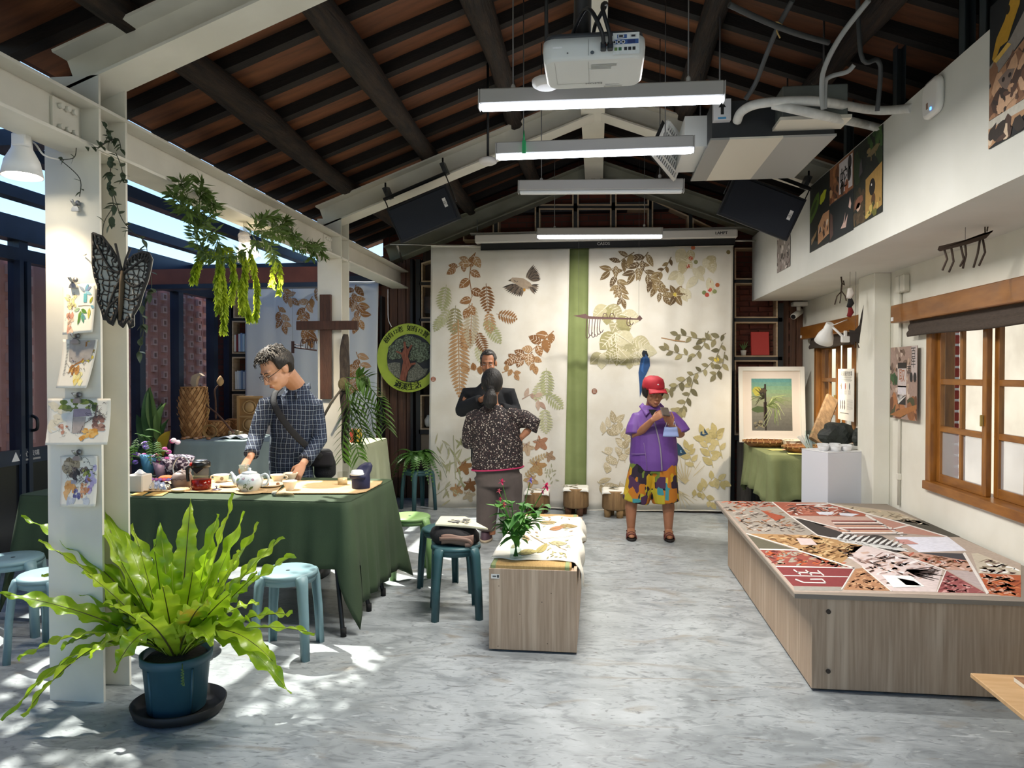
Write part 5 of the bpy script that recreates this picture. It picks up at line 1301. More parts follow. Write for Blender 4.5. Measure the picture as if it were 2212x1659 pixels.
speck([(1558,1088),(1690,1108),(1745,1150),(1618,1148)],90,['7a6e64','c4b8ac','5a4c44','8a6a4a','b87a5c'],9,1.6);speck([(1640,1156),(1750,1158),(1850,1178),(1806,1218),(1724,1186)],110,['8a6236','c8a070','6f4a28','d6b888'],12,2.2)
speck([(1560,1083),(1664,1085),(1680,1094),(1600,1094)],30,['b8563a','d07a5a','9a4630'],8,1.2);speck([(1648,1190),(1720,1192),(1830,1222),(1680,1219)],50,['c05a2c','6e2a26','b88a6a','a8a090'],12,2.4);speck([(1700,1090),(1780,1090),(1860,1112),(1710,1112)],40,['c8826a','7a3a2c','3a3634','e4dcd4'],12,1.4)
speck([(1856,1230),(1868,1230),(1918,1274),(1828,1272)],46,['8a5c3c','c69a74','70462c'],8,2.2);speck([(1812,1190),(1932,1198),(2030,1234),(1930,1272),(1862,1222)],90,['b49a92','8a6a60','f0e8e6','5c4a44','c8a898'],13,2.6);speck([(1945,1195),(2090,1212),(2104,1234),(2040,1230)],46,['8a5a3a','e0c4b8','6a4630','b8604a'],11,2.4)
speck([(2050,1242),(2120,1280),(2030,1278)],40,['b87874','7a3436','d0a09a'],10,2.4);speck([(2112,1200),(2200,1232),(2200,1240),(2120,1236)],30,['8a7a64','e6e0d4','6a4a44','ffffff'],12,2.4);speck([(2125,1244),(2200,1246),(2200,1286),(2140,1280)],26,['cf7a4a','8a3c1c','d8a890'],14,3);speck([(1800,1092),(1930,1108),(2000,1134),(1925,1120)],70,['8a7a64','d8ccb8','6a5c4a','c8b498'],10,1.6)
pp.up(2)
for i in range(9):
 a,b=1796+i*3.2,1126+i*3.6;pp.line([(a,b),(a+98+i*5,b+.4)],2.2,['8a3a34','e6d8d0','5a4240','c88a6c','e8dcd4','7a302c','d8a484','efe6e0','8a8078'][i])
A([(1642,1102),(1697,1117),(1676,1126)],'a84e30');A([(1762,1106),(1802,1107),(1796,1113),(1770,1112)],'dfe0e8');A([(1812,1108),(1856,1111),(1840,1116),(1815,1114)],'dcdde6');A([(1720,1163),(1752,1164),(1766,1178),(1730,1178)],'d8c4c0');A([(1930,1166),(1960,1166),(1985,1176),(1950,1176)],'c8928a')
for i in range(11):
 u_,v_=1806+i*13,1164+i*1.9;pp.leaf(u_,v_,-.55,26,5,'dcdcd8',n=4);pp.leaf(u_,v_,.35,30,5,'d6d6d2',n=4)
pp.line([(1796,1162),(1960,1187)],2,'dcdcd8')
for i in range(26):
 a=RM.uniform(-.9,.9);ln=RM.uniform(35,80);pp.line([(1958,1232),(1958+ln*.5*cos(a),1232+6+ln*.14*sin(a)),(1958+ln*cos(a*.8),1240+ln*.26*sin(a))],2.4,'3e2e28',1)
A([(1905,1243),(1968,1245),(1998,1268),(1930,1270)],'eeeeea');A([(1938,1249),(1975,1256),(1990,1266),(1958,1265)],'7a5230')
for pts,w_ in(([(1676,1224),(1846,1228)],2.4),([(1692,1244),(1834,1247)],1.6),([(1641,1187),(1722,1189),(1846,1228),(1818,1274)],2.6),([(1612,1153),(1724,1187)],2),([(1668,1085),(1708,1116),(1766,1157),(1870,1178),(1940,1197),(2042,1232)],2.4),([(1708,1115),(1836,1148),(1850,1160)],2),([(2082,1195),(2134,1283)],6),([(1786,1087),(1940,1128),(2046,1160)],2.4),([(1870,1113),(1950,1158)],4),([(1926,1278),(1862,1225)],2.5),([(2024,1280),(2044,1232)],2.4),([(1930,1143),(1965,1135)],3),([(1720,1090),(1790,1089),(1760,1094),(1810,1098)],2)):
 pp.line(pts,w_,'e4ddd6')
for pts in([(1714,1231),(1730,1242)],[(1740,1232),(1754,1243)],[(1766,1233),(1780,1244)],[(1722,1237),(1772,1239)],[(1718,1252),(1736,1259),(1784,1260),(1776,1252),(1750,1252)]):pp.line(pts,2.6,'d8d0cc')
pp.build('collage_print',tp_)
# ---- plywood bench with a book, fern beside it (right edge of view)
pb_=thing('plywood_bench','low plywood bench corner at the lower picture edge','bench',(2.0,2.6,0))
mb=MB();mb.bb(1.51,2.28,2.2,3.12,.282,.30,.002);mb.build('seat_board',M('plywood','d0aa7c',.6,col2='c49c6c',nscale=6,stretch=(1,6,1)),pb_)
for x in(1.72,2.22):
 for y in(2.3,2.98):
  mb=MB();mb.bb(x-.025,x+.025,y-.025,y+.025,0,.282);mb.build('leg',M('plywood'),pb_)
q=atZ(2190,1462,.32)
t=thing('magazine','brown covered magazine lying on the plywood bench','magazine',(q.x+.14,q.y-.12,.301))
mb=MB();mb.bb(q.x,q.x+.28,q.y-.24,q.y,.302,.318);mb.build('pages',M('book_pages','e5dfcf',.8),t)
mb=MB();mb.bb(q.x,q.x+.28,q.y-.24,q.y,.318,.320);mb.build('cover',M('mag_cover','7a5236',.4,col2='a87a54',nscale=20),t)
# ---- tables, stools, bench and what lies on them
TZ=.75
dgreen=M('forest_cloth','37492f',.8,col2='2f3f28',nscale=3,bump=.1,bscale=140)
X0,X1,Y0,Y1=-3.62,-1.47,4.14,5.08
tb1=thing('folding_table','long folding table with black legs under dark green cloth','table',((X0+X1)/2,(Y0+Y1)/2,0))
mb=MB();mb.bb(X0+.01,X1-.01,Y0+.01,Y1-.01,TZ-.035,TZ-.004);mb.build('tabletop',M('table_white','cfcac0',.5),tb1)
for(u,v)in((742,1375),(797,1320),(828,1287)):
 q=atZ(u,v,0);mb=MB();mb.tube([(q.x,q.y,.0),(q.x-.005,q.y,.04),(min(q.x,X1-.1)-.03,max(q.y,Y0+.06),TZ-.03)],[.017,.014,.013],8);l_=mb.build('leg',black_metal,tb1)
 mb=MB();mb.tube([(q.x,q.y,0),(q.x,q.y,.05)],.018,8);mb.build('foot_cap',M('rubber','0c0c0c',.8),l_)
for x in(X0+.2,):
 for y in(Y0+.1,Y1-.1):
  mb=MB();mb.tube([(x,y,0),(x,y,TZ-.03)],.014,8);mb.build('leg',black_metal,tb1)
def cloth(x0,x1,y0,y1,z,dropf,fold,n,name,mat,label,rc=.05):
 P=[];w,d=x1-x0,y1-y0
 seg=[]
 for(cx,cy,a0)in((x1-rc,y0+rc,-pi/2),(x1-rc,y1-rc,0),(x0+rc,y1-rc,pi/2),(x0+rc,y0+rc,pi)):
  for i in range(9):
   a=a0+i/8*pi/2;seg.append((Vector((cx+rc*cos(a),cy+rc*sin(a),0)),Vector((cos(a),sin(a),0)),1-abs(i-4)/4))
 pts=[]
 for i in range(len(seg)):
  p,nm,c=seg[i];q,nm2,c2=seg[(i+1)%len(seg)];L_=(q-p).length;k=max(1,int(L_/.03))
  for j in range(k):
   f=j/k;pts.append((p.lerp(q,f),nm.lerp(nm2,f).normalized(),c+(c2-c)*f))
 s=0;rings=[];acc=[]
 for i,t in enumerate(pts):acc.append(s);s+=(pts[(i+1)%len(pts)][0]-t[0]).length
 lv=[0,.02]+[.02+.98*(i+1)/12 for i in range(12)]
 for t_ in lv:
  ring=[]
  for(p,nm,c),a in zip(pts,acc):
   dr=dropf(p,c);k=max(0,t_-.02)
   wv=fold*k*(sin(a*30+2.2*sin(a*4))+.6*sin(a*53+1))*(.6+c*1.6)
   ring.append(p+nm*(.004+(.006 if t_>.01 else 0)+wv+.03*k+fold*.8*k+.07*c*k)+Vector((0,0,z-(.006 if t_>.01 else 0)-k*dr)))
  rings.append(ring)
 mb=MB();mb.loft(rings,cap=False);mb.f.append(tuple(range(len(pts))));mb.mi.append(0);mb.sm.append(False)
 return tag(mb.build(name,mat,None,solid=.003),label,'tablecloth')
cloth(X0,X1,Y0,Y1,TZ+.003,lambda p,c:(.39 if p.y<Y0+.06 else.40)+(.24 if p.x>X1-.06 and p.y>Y0+.1 else 0)+.34*c*(1 if p.x>0-9 and p.y<4.6 else.3),.022,0,'green_tablecloth',dgreen,'dark green cloth hanging to the floor at corner of tea table')
straw=M('straw_mat','d2b488',.8,col2='c2a274',nscale=30,stretch=(1,8,1),bump=.3,bscale=160)
def onT(u,v,z=TZ+.008):return atZ(u,v,z)
def mat_quad(pts,label):
 P=[onT(*p)for p in pts];t=thing('straw_mat',label,'mat',sum(P,Vector())/len(P),0,'straw mats on the tea table')
 mb=MB();vs=[p.copy()for p in P]+[p+Vector((0,0,.004))for p in P];n=len(P)
 mb.add(vs,[tuple(range(n,2*n))]+[(i,(i+1)%n,n+(i+1)%n,n+i)for i in range(n)]);mb.build('weave',straw,t)
 mb=MB();mb.tube([p+Vector((0,0,.004))for p in P]+[P[0]+Vector((0,0,.004))],.004,5);mb.build('edging',M('straw_edge','b8976a',.8),t)
mat_quad([(284,1062),(288,1040),(620,1036),(596,1066)],'wide straw mat under the kettle and floral teapot')
mat_quad([(594,1067),(640,1040),(826,1041),(822,1046),(790,1063),(770,1067)],'straw mat under the glass tumbler and navy pouch')
# ---- tea ware
por=M('cream_porcelain','e6dcc8',.3);white_p=M('floral_porcelain','dfe6e6',.25)
def cup(u,v,r,h,mat,label,handle=None,flare=.62,name='tea_cup',group='cups on the tea table'):
 p=onT(u,v);t=thing(name,label,'cup',p,0,group)
 mb=MB();mb.lathe([(r*.5,0),(r*.52,h*.06),(r*flare,h*.3),(r*.93,h*.85),(r,h),(r*.96,h),(r*.86,h*.8),(r*.45,h*.12),(.0001,h*.1)],p,22);mb.build('cup_body',mat,t)
 if handle is not None:
  mb=MB();a=handle;d=Vector((cos(a),sin(a),0));mb.tube(spline([p+d*r*.93+Vector((0,0,h*.85)),p+d*r*1.3+Vector((0,0,h*.8)),p+d*r*1.35+Vector((0,0,h*.5)),p+d*r*.72+Vector((0,0,h*.35))],5),r*.08,7);mb.build('handle',mat,t)
 return t
cup(600,1041,.052,.052,por,'cream flared cup with a ring handle beside the snack plate',0.)
cup(628,1038,.05,.055,por,'cream flared cup held by the man at its rim')
cup(626,1059,.048,.062,por,'cream flared cup standing in front on the straw mat')
t=cup(478,1042,.056,.055,M('white_glaze','ece6da',.25),'white cup with leaf motif behind the small metal lid',pi,.8)
pp=Print(lambda a,b,h:(lambda p:Vector((p.x+(.051+h)*cos(a),p.y+(.051+h)*sin(a),p.z+b)))(onT(478,1042)),.001);pp.disc(-1.0,.033,.22,.013,'8a7a5c',12);pp.build('leaf_motif',t)
cup(600,1000,.001,.001,por,'x')if False else None
p=onT(539,1061);tpz=thing('floral_teapot','white porcelain teapot painted with green leaves on tea table','teapot',p)
prof=[(.045,0),(.055,.006),(.082,.045),(.088,.07),(.078,.098),(.05,.115),(.046,.117)]
mb=MB();mb.lathe(prof,p,26);mb.build('pot_body',white_p,tpz)
mb=MB();mb.lathe([(.05,.116),(.045,.124),(.02,.131),(.009,.134),(.012,.145),(.008,.151),(.0001,.153)],p,20);mb.build('lid',white_p,tpz)
mb=MB();mb.tube(spline([p+Vector((-.07,0,.045)),p+Vector((-.10,0,.065)),p+Vector((-.112,0,.10)),p+Vector((-.128,0,.118))],5),[.022]*5+[.016]*5+[.011]*6,9);mb.build('spout',white_p,tpz)
mb=MB();mb.tube(spline([p+Vector((.076,0,.10)),p+Vector((.11,0,.112)),p+Vector((.13,0,.085)),p+Vector((.118,0,.05)),p+Vector((.085,0,.035))],6),.008,8);mb.build('handle',white_p,tpz)
def pot_r(z):
 for(r0,z0),(r1,z1)in zip(prof,prof[1:]):
  if z<=z1:return r0+(r1-r0)*(z-z0)/(z1-z0)
 return prof[-1][0]
pp=Print(lambda a,b,h:p+Vector(((pot_r(b)+h)*sin(a),-(pot_r(b)+h)*cos(a),b)),.0015)
for a,b,an in((.1,.045,.8),(.35,.04,2.2),(.25,.06,1.4),(-.5,.09,.6),(-.75,.03,2),(.6,.03,.4)):pp.disc(a,b,.17,.011,'5f7440',9,an*.1,.2);
for a,b in((0.,.095),(-.6,.05),(.7,.085)):pp.disc(a,b,.11,.008,'b08a9a',8,0,.2)
pp.line([(-.6,.085),(-.4,.06),(-.5,.03)],.006,'6f7a50');pp.line([(.1,.045),(.3,.02)],.006,'6f7a50');pp.build('leaf_painting',tpz)
p=onT(539,1063);mb=MB();mb.lathe([(.08,0),(.1,.003),(.1,.007),(.0001,.007)],p+Vector((.01,0,-.001)),24);tag(mb.build('coaster',straw,None),'round woven coaster under the floral teapot','coaster')
p=onT(393,1054);kt=thing('clay_kettle','round purple-brown clay kettle with thin arched wire handle','kettle',p)
clay=M('purple_clay','8d7c74',.5,col2='7d6c66',nscale=12)
kp=[(.045,0),(.055,.005),(.066,.04),(.068,.06),(.06,.088),(.04,.104),(.03,.108)]
mb=MB();mb.lathe(kp,p,26);mb.build('pot_body',clay,kt)
mb=MB();mb.lathe([(.034,.106),(.03,.112),(.01,.117),(.006,.118),(.007,.126),(.0001,.128)],p,18);mb.build('lid',clay,kt)
mb=MB();mb.tube(spline([p+Vector((-.055,0,.09)),p+Vector((-.062,0,.14)),p+Vector((-.035,0,.195)),p+Vector((0,0,.21)),p+Vector((.035,0,.195)),p+Vector((.062,0,.14)),p+Vector((.055,0,.09))],6),.005,6);mb.build('wire_handle',M('silver_wire','c8ccd0',.25,metal=.9),kt)
mb=MB();mb.tube([p+Vector((-.05,.03,.05)),p+Vector((-.08,.05,.085))],[.014,.009],8);mb.build('spout',clay,kt)
pp=Print(lambda a,b,h:p+Vector(((.066+h)*sin(a),-(.066+h)*cos(a),b)),.0022)
for i in range(5):pp.line([(-1.2+.5*i+.25*cos(k),.055+.012*sin(k))for k in[pi*j/6 for j in range(7)]],.004,'5f4f4a')
pp.build('scallop_pattern',kt)
p=onT(435,1058);jg=thing('tea_jug','glass tea jug half full of red tea with black lid','jug',p)
gl=glassmat('jug_glass','f4f0ea',.5)
mb=MB();mb.lathe([(.055,0),(.062,.006),(.064,.07),(.058,.11),(.05,.15),(.05,.165)],p,22);mb.build('glass',gl,jg)
mb=MB();mb.lathe([(.0001,.004),(.056,.006),(.060,.02),(.061,.068),(.0001,.069)],p,22);mb.build('tea',M('red_tea','7c1a10',.1,spec=.6),jg)
mb=MB();mb.lathe([(.046,.06),(.046,.15)],p,18);mb.build('inner_filter',glassmat('filter_glass','e8dccc',.4,haze=.12),jg)
blk_p=M('black_plastic','15130f',.3)
mb=MB();mb.lathe([(.054,.15),(.058,.155),(.058,.178),(.05,.188),(.0001,.19)],p,20);mb.build('lid',blk_p,jg)
mb=MB();mb.lathe([(.03,.189),(.04,.191),(.035,.197),(.0001,.198)],p,18);mb.build('lid_plate',M('steel_plate','c4c8cc',.2,metal=.9),jg)
mb=MB();mb.tube([p+Vector((-.045,-.035,.17)),p+Vector((-.053,-.042,.172))],.012,10);mb.build('button',M('red_button','c02418',.35),jg)
mb=MB();mb.tube(spline([p+Vector((-.055,-.01,.155)),p+Vector((-.085,-.015,.14)),p+Vector((-.085,-.015,.08)),p+Vector((-.08,-.015,.055))],5),.011,8);mb.build('handle',blk_p,jg)
mb=MB();mb.prism([(-.04,.15),(.05,.15),(.0,.112)],lambda a,b,t_:p+Vector((a,-.052-t_,b)),0,.006);mb.build('strap',blk_p,jg)
def plate(u,v,r,label,mat=por,name='saucer'):
 p=onT(u,v);t=thing(name,label,'plate',p,0,'plates on the tea table')
 mb=MB();mb.lathe([(r*.5,0),(r*.9,.014),(r,.022),(r*.97,.023),(r*.55,.006),(.0001,.005)],p,24);mb.build('dish',mat,t)
 mb=MB();mb.lathe([(r*.5,-.001),(r*.5,.006),(r*.46,.006)],p,20);mb.build('foot_ring',mat,t);return p
p=plate(497,1052,.075,'cream plate with carved surface left of the floral teapot')
p=plate(584,1052,.092,'cream plate of nuts and sweets behind the floral teapot')
RF=random.Random(4)
for i in range(6):
 q=p+Vector((RF.uniform(-.045,.05),RF.uniform(-.035,.035),.018));mb=MB();mb.ell(q,(.014,.011,.010),8,6,Matrix.Rotation(RF.uniform(0,3),3,'Z'));tag(mb.build('snack',M('snack_brown','a5703c',.6,col2='7a4a24',nscale=60),None),'small brown snack piece on the cream plate','snack','snacks on the plate')
p=onT(391,1061);mb=MB();mb.lathe([(.0001,0),(.055,0),(.06,.006),(.06,.014),(.05,.018),(.0001,.017)],p,24);tag(mb.build('wooden_dish',M('pale_wood','c8a878',.5),None),'round pale wooden dish before the clay kettle','dish')
p=onT(468,1059);t=thing('metal_lid','small metal teapot lid lying on the straw mat','lid',p)
mb=MB();mb.lathe([(.036,0),(.037,.003),(.02,.01),(.006,.013)],p,20);mb.build('disc',M('lid_steel','a8a2ac',.3,metal=.7),t)
mb=MB();mb.lathe([(.004,.012),(.004,.02),(.009,.024),(.006,.03),(.0001,.031)],p,10);mb.build('knob',M('lid_steel'),t)
p=onT(292,1064,TZ+.006);t=thing('tissue_box','pale square tissue box at tea table end next to column','box',p)
mb=MB();mb.box(p+Vector((-.01,.06,.055)),(.11,.11,.11),None,.006);mb.build('carton',M('box_cream','d8cfc0',.6),t);mb=MB();mb.grid(lambda a,b:p+Vector((-.04+.06*a,.04+.05*b,.112+.03*sin(pi*a)*sin(pi*b))),6,6);mb.build('tissue',M('tissue_white','f0f0f0',.9),t,solid=.002)
p=onT(336,1059);t=thing('foil_packet','crumpled silver foil packet with blue print beside the kettle','packet',p)
mb=MB();RF2=random.Random(8)
mb.grid(lambda a,b:p+Vector((-.11+.2*a,-.02+.12*b,.004+.05*sin(pi*min(1,max(0,a)))**.5*sin(pi*b)**.5+.006*sin(a*33+b*20))),24,14);mb.build('foil',M('foil','d4d2cc',.2,metal=.9,bump=.5,bscale=60),t,solid=.002)
mb=MB();mb.grid(lambda a,b:p+Vector((-.07+.15*a,.035+.05*b,.056+.012*sin(pi*b)+.004*sin(a*33))),18,6);mb.build('printed_label',M('packet_blue','4a68b0',.4,col2='d04a5a',nscale=26),t,solid=.002)
p=onT(358,1040);mb=MB();mb.ell(p+Vector((0,.02,.02)),(.065,.035,.022),16,10);tag(mb.build('orange_pouch',M('orange_cloth','d0622a',.85,bump=.3,bscale=60),None),'folded orange cloth pouch behind the foil packet','pouch')
for k,pts in enumerate(([(281,1070),(299,1062),(322,1062),(306,1071)],[(312,1071),(332,1063),(365,1063),(350,1071)])):
 P=[onT(*q,TZ+.0065+.001*k)for q in pts];mb=MB();mb.add(P+[q+Vector((0,0,.0015))for q in P],[(4,5,6,7),(0,1,5,4),(1,2,6,5),(2,3,7,6),(3,0,4,7)])
 tag(mb.build('paper_card',M('kraft_yellow','c8a050',.7,col2='b58e44',nscale=20),None),['kraft yellow card nearest the column on tea table','kraft yellow card in front of the foil packet'][k],'card','cards on the tea table')
p=onT(740,1048);t=thing('glass_tumbler','clear tumbler with cloudy drink on the straw mat','glass',p)
mb=MB();mb.lathe([(.03,0),(.034,.004),(.034,.09)],p,18);mb.build('glass',glassmat('tumbler_glass','f2f2ee',.5),t)
mb=MB();mb.lathe([(.0001,.003),(.031,.004),(.032,.05),(.0001,.051)],p,18);mb.build('drink',M('cloudy_drink','d8c49a',.2,spec=.5),t)
p=onT(779,1056);t=thing('drink_pouch','navy cloth pouch holding a lidded paper cup','pouch',p)
navy=M('navy_nylon','23264a',.6,col2='1a1c3a',nscale=5,bump=.3,bscale=25)
mb=MB();rings=[]
for z,rx,ry,dx in((0,.055,.045,0),(.01,.06,.05,0),(.06,.062,.05,0),(.095,.058,.046,.002),(.12,.055,.03,.012),(.15,.045,.02,.03),(.172,.02,.01,.042)):
 rings.append([p+Vector((rx*cos(a)*(1+.05*sin(3*a))+dx,ry*sin(a)+(.02 if z>.1 else 0),z))for a in[2*pi*i/16 for i in range(16)]])
mb.loft(rings);mb.build('pouch_body',navy,t)
mb=MB();mb.lathe([(.044,.10),(.046,.104),(.046,.112),(.04,.114),(.038,.128),(.03,.132),(.0001,.132)],p+Vector((-.012,-.032,-.004)),20);mb.build('cup_lid',M('lid_white','e6e8ea',.4),t)
mb=MB();mb.tube([p+Vector((-.055,-.05,.085)),p+Vector((0,-.06,.09)),p+Vector((.05,-.05,.082))],.006,6,flat=((0,0,1),2.2));mb.build('strap',navy,t)
p=onT(610,1071);t=thing('smudge_bundle','short bundle of dried herbs tied up at table edge','herb bundle',p)
for i in range(6):
 mb=MB();o_=Vector((0,.008*cos(i),.010+.006*sin(i)));mb.tube([p+o_+Vector((-.04,0,0)),p+o_*1.1+Vector((.02,.003*i-.008,0)),p+o_+Vector((.07,.004*i-.01,0))],[.006,.007,.003],6);mb.build('stalk',M('dried_herb','b8a078',.8,col2='8f7a54',nscale=40),t)
mb=MB();mb.lathe([(.013,-.03),(.015,-.02),(.013,0)],p+Vector((-.035,0,.012)),10,rot=Matrix.Rotation(pi/2,3,'Y'));mb.build('tip',M('herb_grey','8a8a80',.8),t)
# ---- plastic stools
def make_stool(col,dark,name,label,loc,rz,h=.45,rs=.158,rf=.205,group='round plastic stools'):
 t=thing(name,label,'stool',loc,rz,group)
 m=M('plastic_'+col,col,.45,col2=dark,nscale=3)
 mb=MB();mb.lathe([(rs*.2,h-.014),(rs*.9,h-.014),(rs,h-.03),(rs*.985,h-.012),(rs*.93,h-.003),(rs*.4,h-.006),(.012,h-.007)],(0,0,0),32);mb.build('seat',m,t,local=True)
 mb=MB();mb.lathe([(.012,0),(.012,.002)],(0,0,h-.0085),10);mb.build('drain_hole',M('hole_dark','1c2a2e',.8),t,local=True)
 mb=MB();mb.lathe([(rs*.93,h-.06),(rs*.97,h-.02),(rs*.93,h-.02),(rs*.89,h-.06)],(0,0,0),32);mb.build('apron',m,t,local=True)
 for i in range(4):
  a=pi/4+i*pi/2;d=Vector((cos(a),sin(a),0));sd_=Vector((-sin(a),cos(a),0));mb=MB()
  path=[d*rs*.82+Vector((0,0,h-.012)),d*(rs+.005)+Vector((0,0,h-.022)),d*(rs+.018)+Vector((0,0,h-.06)),d*(rs+.024)+Vector((0,0,h-.13)),d*(rf-.012)+Vector((0,0,.22)),d*rf]
  ws_=[.045,.034,.030,.027,.024,.021];rings=[]
  for k,(q,w_)in enumerate(zip(path,ws_)):
   tn=(path[min(k+1,5)]-path[max(k-1,0)]).normalized();nn=sd_.cross(tn).normalized()
   if nn.dot(d+Vector((0,0,.3)))<0:nn=-nn
   rings.append([q+sd_*(w_*x)+nn*y for x,y in((-1,-.026),(-1,-.006),(-.75,.006),(0,.010),(.75,.006),(1,-.006),(1,-.026),(.8,-.024),(.75,-.006),(-.75,-.006),(-.8,-.024))])
  mb.loft(rings);mb.build('leg',m,t,local=True)
 return t
s1=make_stool('355a5e','2f5258','plastic_stool','dark teal stool with a handbag on it beside the bench',atZ(985,1325,0),.25)
q=atZ(962,1137,.45);dup(s1,(q.x,q.y,0),.6,'dark teal stool standing behind the stool with the handbag')
q=atZ(885,1112,.45);make_stool('7da164','6f9458','plastic_stool','light green stool at the end of tea table',(q.x,q.y,0),.35)
q=atZ(622,1229,.45);s3=make_stool('7c9aa0','708e94','plastic_stool','light blue stool in front of tea table beside large fern',(q.x,q.y,0),.1)
q=atZ(28,1201,.45);dup(s3,(q.x,q.y,0),.5,'light blue stool partly cut off at the picture edge')
q=atZ(108,1236,.45);dup(s3,(q.x,q.y,0),.0,'light blue stool half hidden behind the white column')
q=atZ(352,1216,.45);dup(s3,(q.x,q.y,0),.3,'light blue stool glimpsed behind the large fern')
# ---- handbag and folded map on the stool
c=atZ(985,1325,0);c.z=.452
t=thing('handbag','black and brown soft handbag resting on dark teal stool','bag',c)
mb=MB();rings=[]
for z,rx,ry,dx in((0,.13,.085,0),(.012,.15,.10,0),(.05,.16,.10,-.01),(.085,.14,.075,-.015),(.105,.09,.04,-.02)):
 rings.append([c+Vector((rx*cos(a)+dx,ry*sin(a)*(1+.06*sin(5*a)),z+.006*sin(3*a)))for a in[2*pi*i/22 for i in range(22)]])
mb.loft(rings);mb.build('bag_body',M('black_fabric','1c191a',.8,bump=.3,bscale=40),t)
mb=MB();mb.grid(lambda a,b:c+Vector((-.07+.2*a,-.105-.008*sin(b*3)+.01*a,.012+.055*b+.006*sin(a*7))),14,6);mb.build('front_flap',M('taupe_leather','85695a',.6),t,solid=.012)
mb=MB();mb.tube(spline([c+Vector((-.08,-.118,.045)),c+Vector((.02,-.125,.05)),c+Vector((.10,-.12,.04)),c+Vector((.115,-.115,.015)),c+Vector((.08,-.12,.01))],6),.014,6,flat=((0,-1,0),.3));mb.build('strap',M('taupe_leather'),t)
mp_=thing('folded_map','folded cream art map lying on the handbag','map',c+Vector((.03,0,.115)))
PT=[c+Vector(v_)for v_ in((-.12,-.06,.115),(-.13,.15,.125),(.03,.16,.125),(.215,-.07,.10),(.07,-.07,.115))]
mb=MB();n=5;mb.add(PT+[q+Vector((0,0,.008))for q in PT],[tuple(range(n,2*n)),tuple(reversed(range(n)))]+[(i,(i+1)%n,n+(i+1)%n,n+i)for i in range(n)]);mb.build('paper',M('map_paper','ded8b8',.8),mp_)
pp=Print(lambda a,b,h:c+Vector((a,b,.126+h+(b+.06)*.03-max(0,a-.05)*.075)),.0015);blots(pp,-.05,-.02,.08,.09,26,['6a6a66','8a8a84','3c3c3a'],.006,.02);pp.line([(-.1,-.04),(.06,-.05)],.004,'b8a890');pp.build('sketch',mp_)
# ---- wooden bench box
bx0,bx1,by0,by1,bz=-.585,-.107,3.885,5.34,.455
bn=thing('bench_box','wood-grain box bench with tatami top and printed runner','bench',((bx0+bx1)/2,(by0+by1)/2,0))
mb=MB();mb.bb(bx0,bx1,by0,by0+.018,.012,bz,.002);fpn=mb.build('front_panel',lam,bn)
for x in(bx0,bx1-.018):
 mb=MB();mb.bb(x,x+.018,by0+.018,by1,.012,bz,.002);mb.build('side_panel',lam,bn)
mb=MB();mb.bb(bx0+.018,bx1-.018,by1-.018,by1,.012,bz);mb.build('back_panel',lam,bn)
mb=MB();mb.bb(bx0+.03,bx1-.03,by0+.03,by1-.03,0,.03);mb.build('plinth',M('plinth_dark','2a2420',.8),bn)
mb=MB();mb.bb(bx0+.02,bx1-.02,by0+.02,by1-.02,bz-.03,bz-.01);mb.build('seat_base',lam,bn)
mb=MB();mb.bb(bx0+.01,bx1-.03,by0+.004,by1-.01,bz-.01,bz+.022,.006);mb.build('tatami',M('tatami','c8a468',.8,col2='b8935a',nscale=30,stretch=(8,1,1),bump=.4,bscale=120),bn)
for x in(bx0+.008,bx1-.068):
 mb=MB();mb.bb(x,x+.032,by0+.002,by1-.01,bz-.009,bz+.0235,.006);mb.build('tatami_border',M('tatami_green','8f9a68',.8),bn)
pp=Print(lambda a,b,h:Vector((bx0+a,by0-h,b)));pp.rect(.012,.40,.058,.425,'e4e0d8');pp.up();pp.rect(.02,.408,.04,.416,'5a5a5a');pp.rect(.045,.405,.055,.42,'303030')
for a,b in((.055,.36),(.34,.33),(.05,.03),(.32,.055),(.17,.21),(.29,.28)):pp.disc(a,b,.0025,.0025,'3a2c22')
pp.build('stickers',fpn)
rn=thing('table_runner','white leaf-printed runner cloth lying over the bench','runner',((bx0+bx1)/2,4.6,bz+.03))
def runp(a,b):
 x=bx0-.005+(bx1-bx0+.075)*a;y=by0+.10+(by1-by0-.22)*b+.01*sin(a*14)
 z=bz+.027+.003*sin(a*20+b*9)-(.10+.05*sin(b*9)+.05*max(0,.25-b)*4)*max(0,(a-.84)/.16)**1.2
 return Vector((min(x,bx1+.022+.012*sin(b*22)),y,z))
mb=MB();mb.grid(runp,40,50);mb.build('cloth',M('runner_cloth','e6e2d4',.9,bump=.15,bscale=120),rn,solid=.0025)
pp=Print(lambda a,b,h:runp(a,b)+Vector((0,0,.003+h)))
for a,b,an,l_,c_ in((.25,.1,.3,.22,'b0a468'),(.45,.12,1.2,.2,'a89a5e'),(.55,.3,.2,.2,'b8ae86'),(.3,.34,2.0,.16,'b49a74'),(.6,.7,.2,.24,'a08a5a'),(.5,.62,.5,.2,'b47e58'),(.35,.8,.1,.22,'a89468'),(.15,.2,.9,.14,'c0b48c')):pp.leaf(a,b,an,l_,l_*.5,c_,'8a8054',veins=3)
for i in range(26):pp.leaf(RF.uniform(.55,.8),RF.uniform(.04,.3),RF.uniform(0,6),.05,.016,RF.choice(['b0a678','c0b890','9a9264']),n=3)
for i in range(22):pp.leaf(RF.uniform(.05,.8),RF.uniform(.3,.95),RF.uniform(0,6),.06,.02,RF.choice(['b0a678','c0b890','b89a78']),n=3)
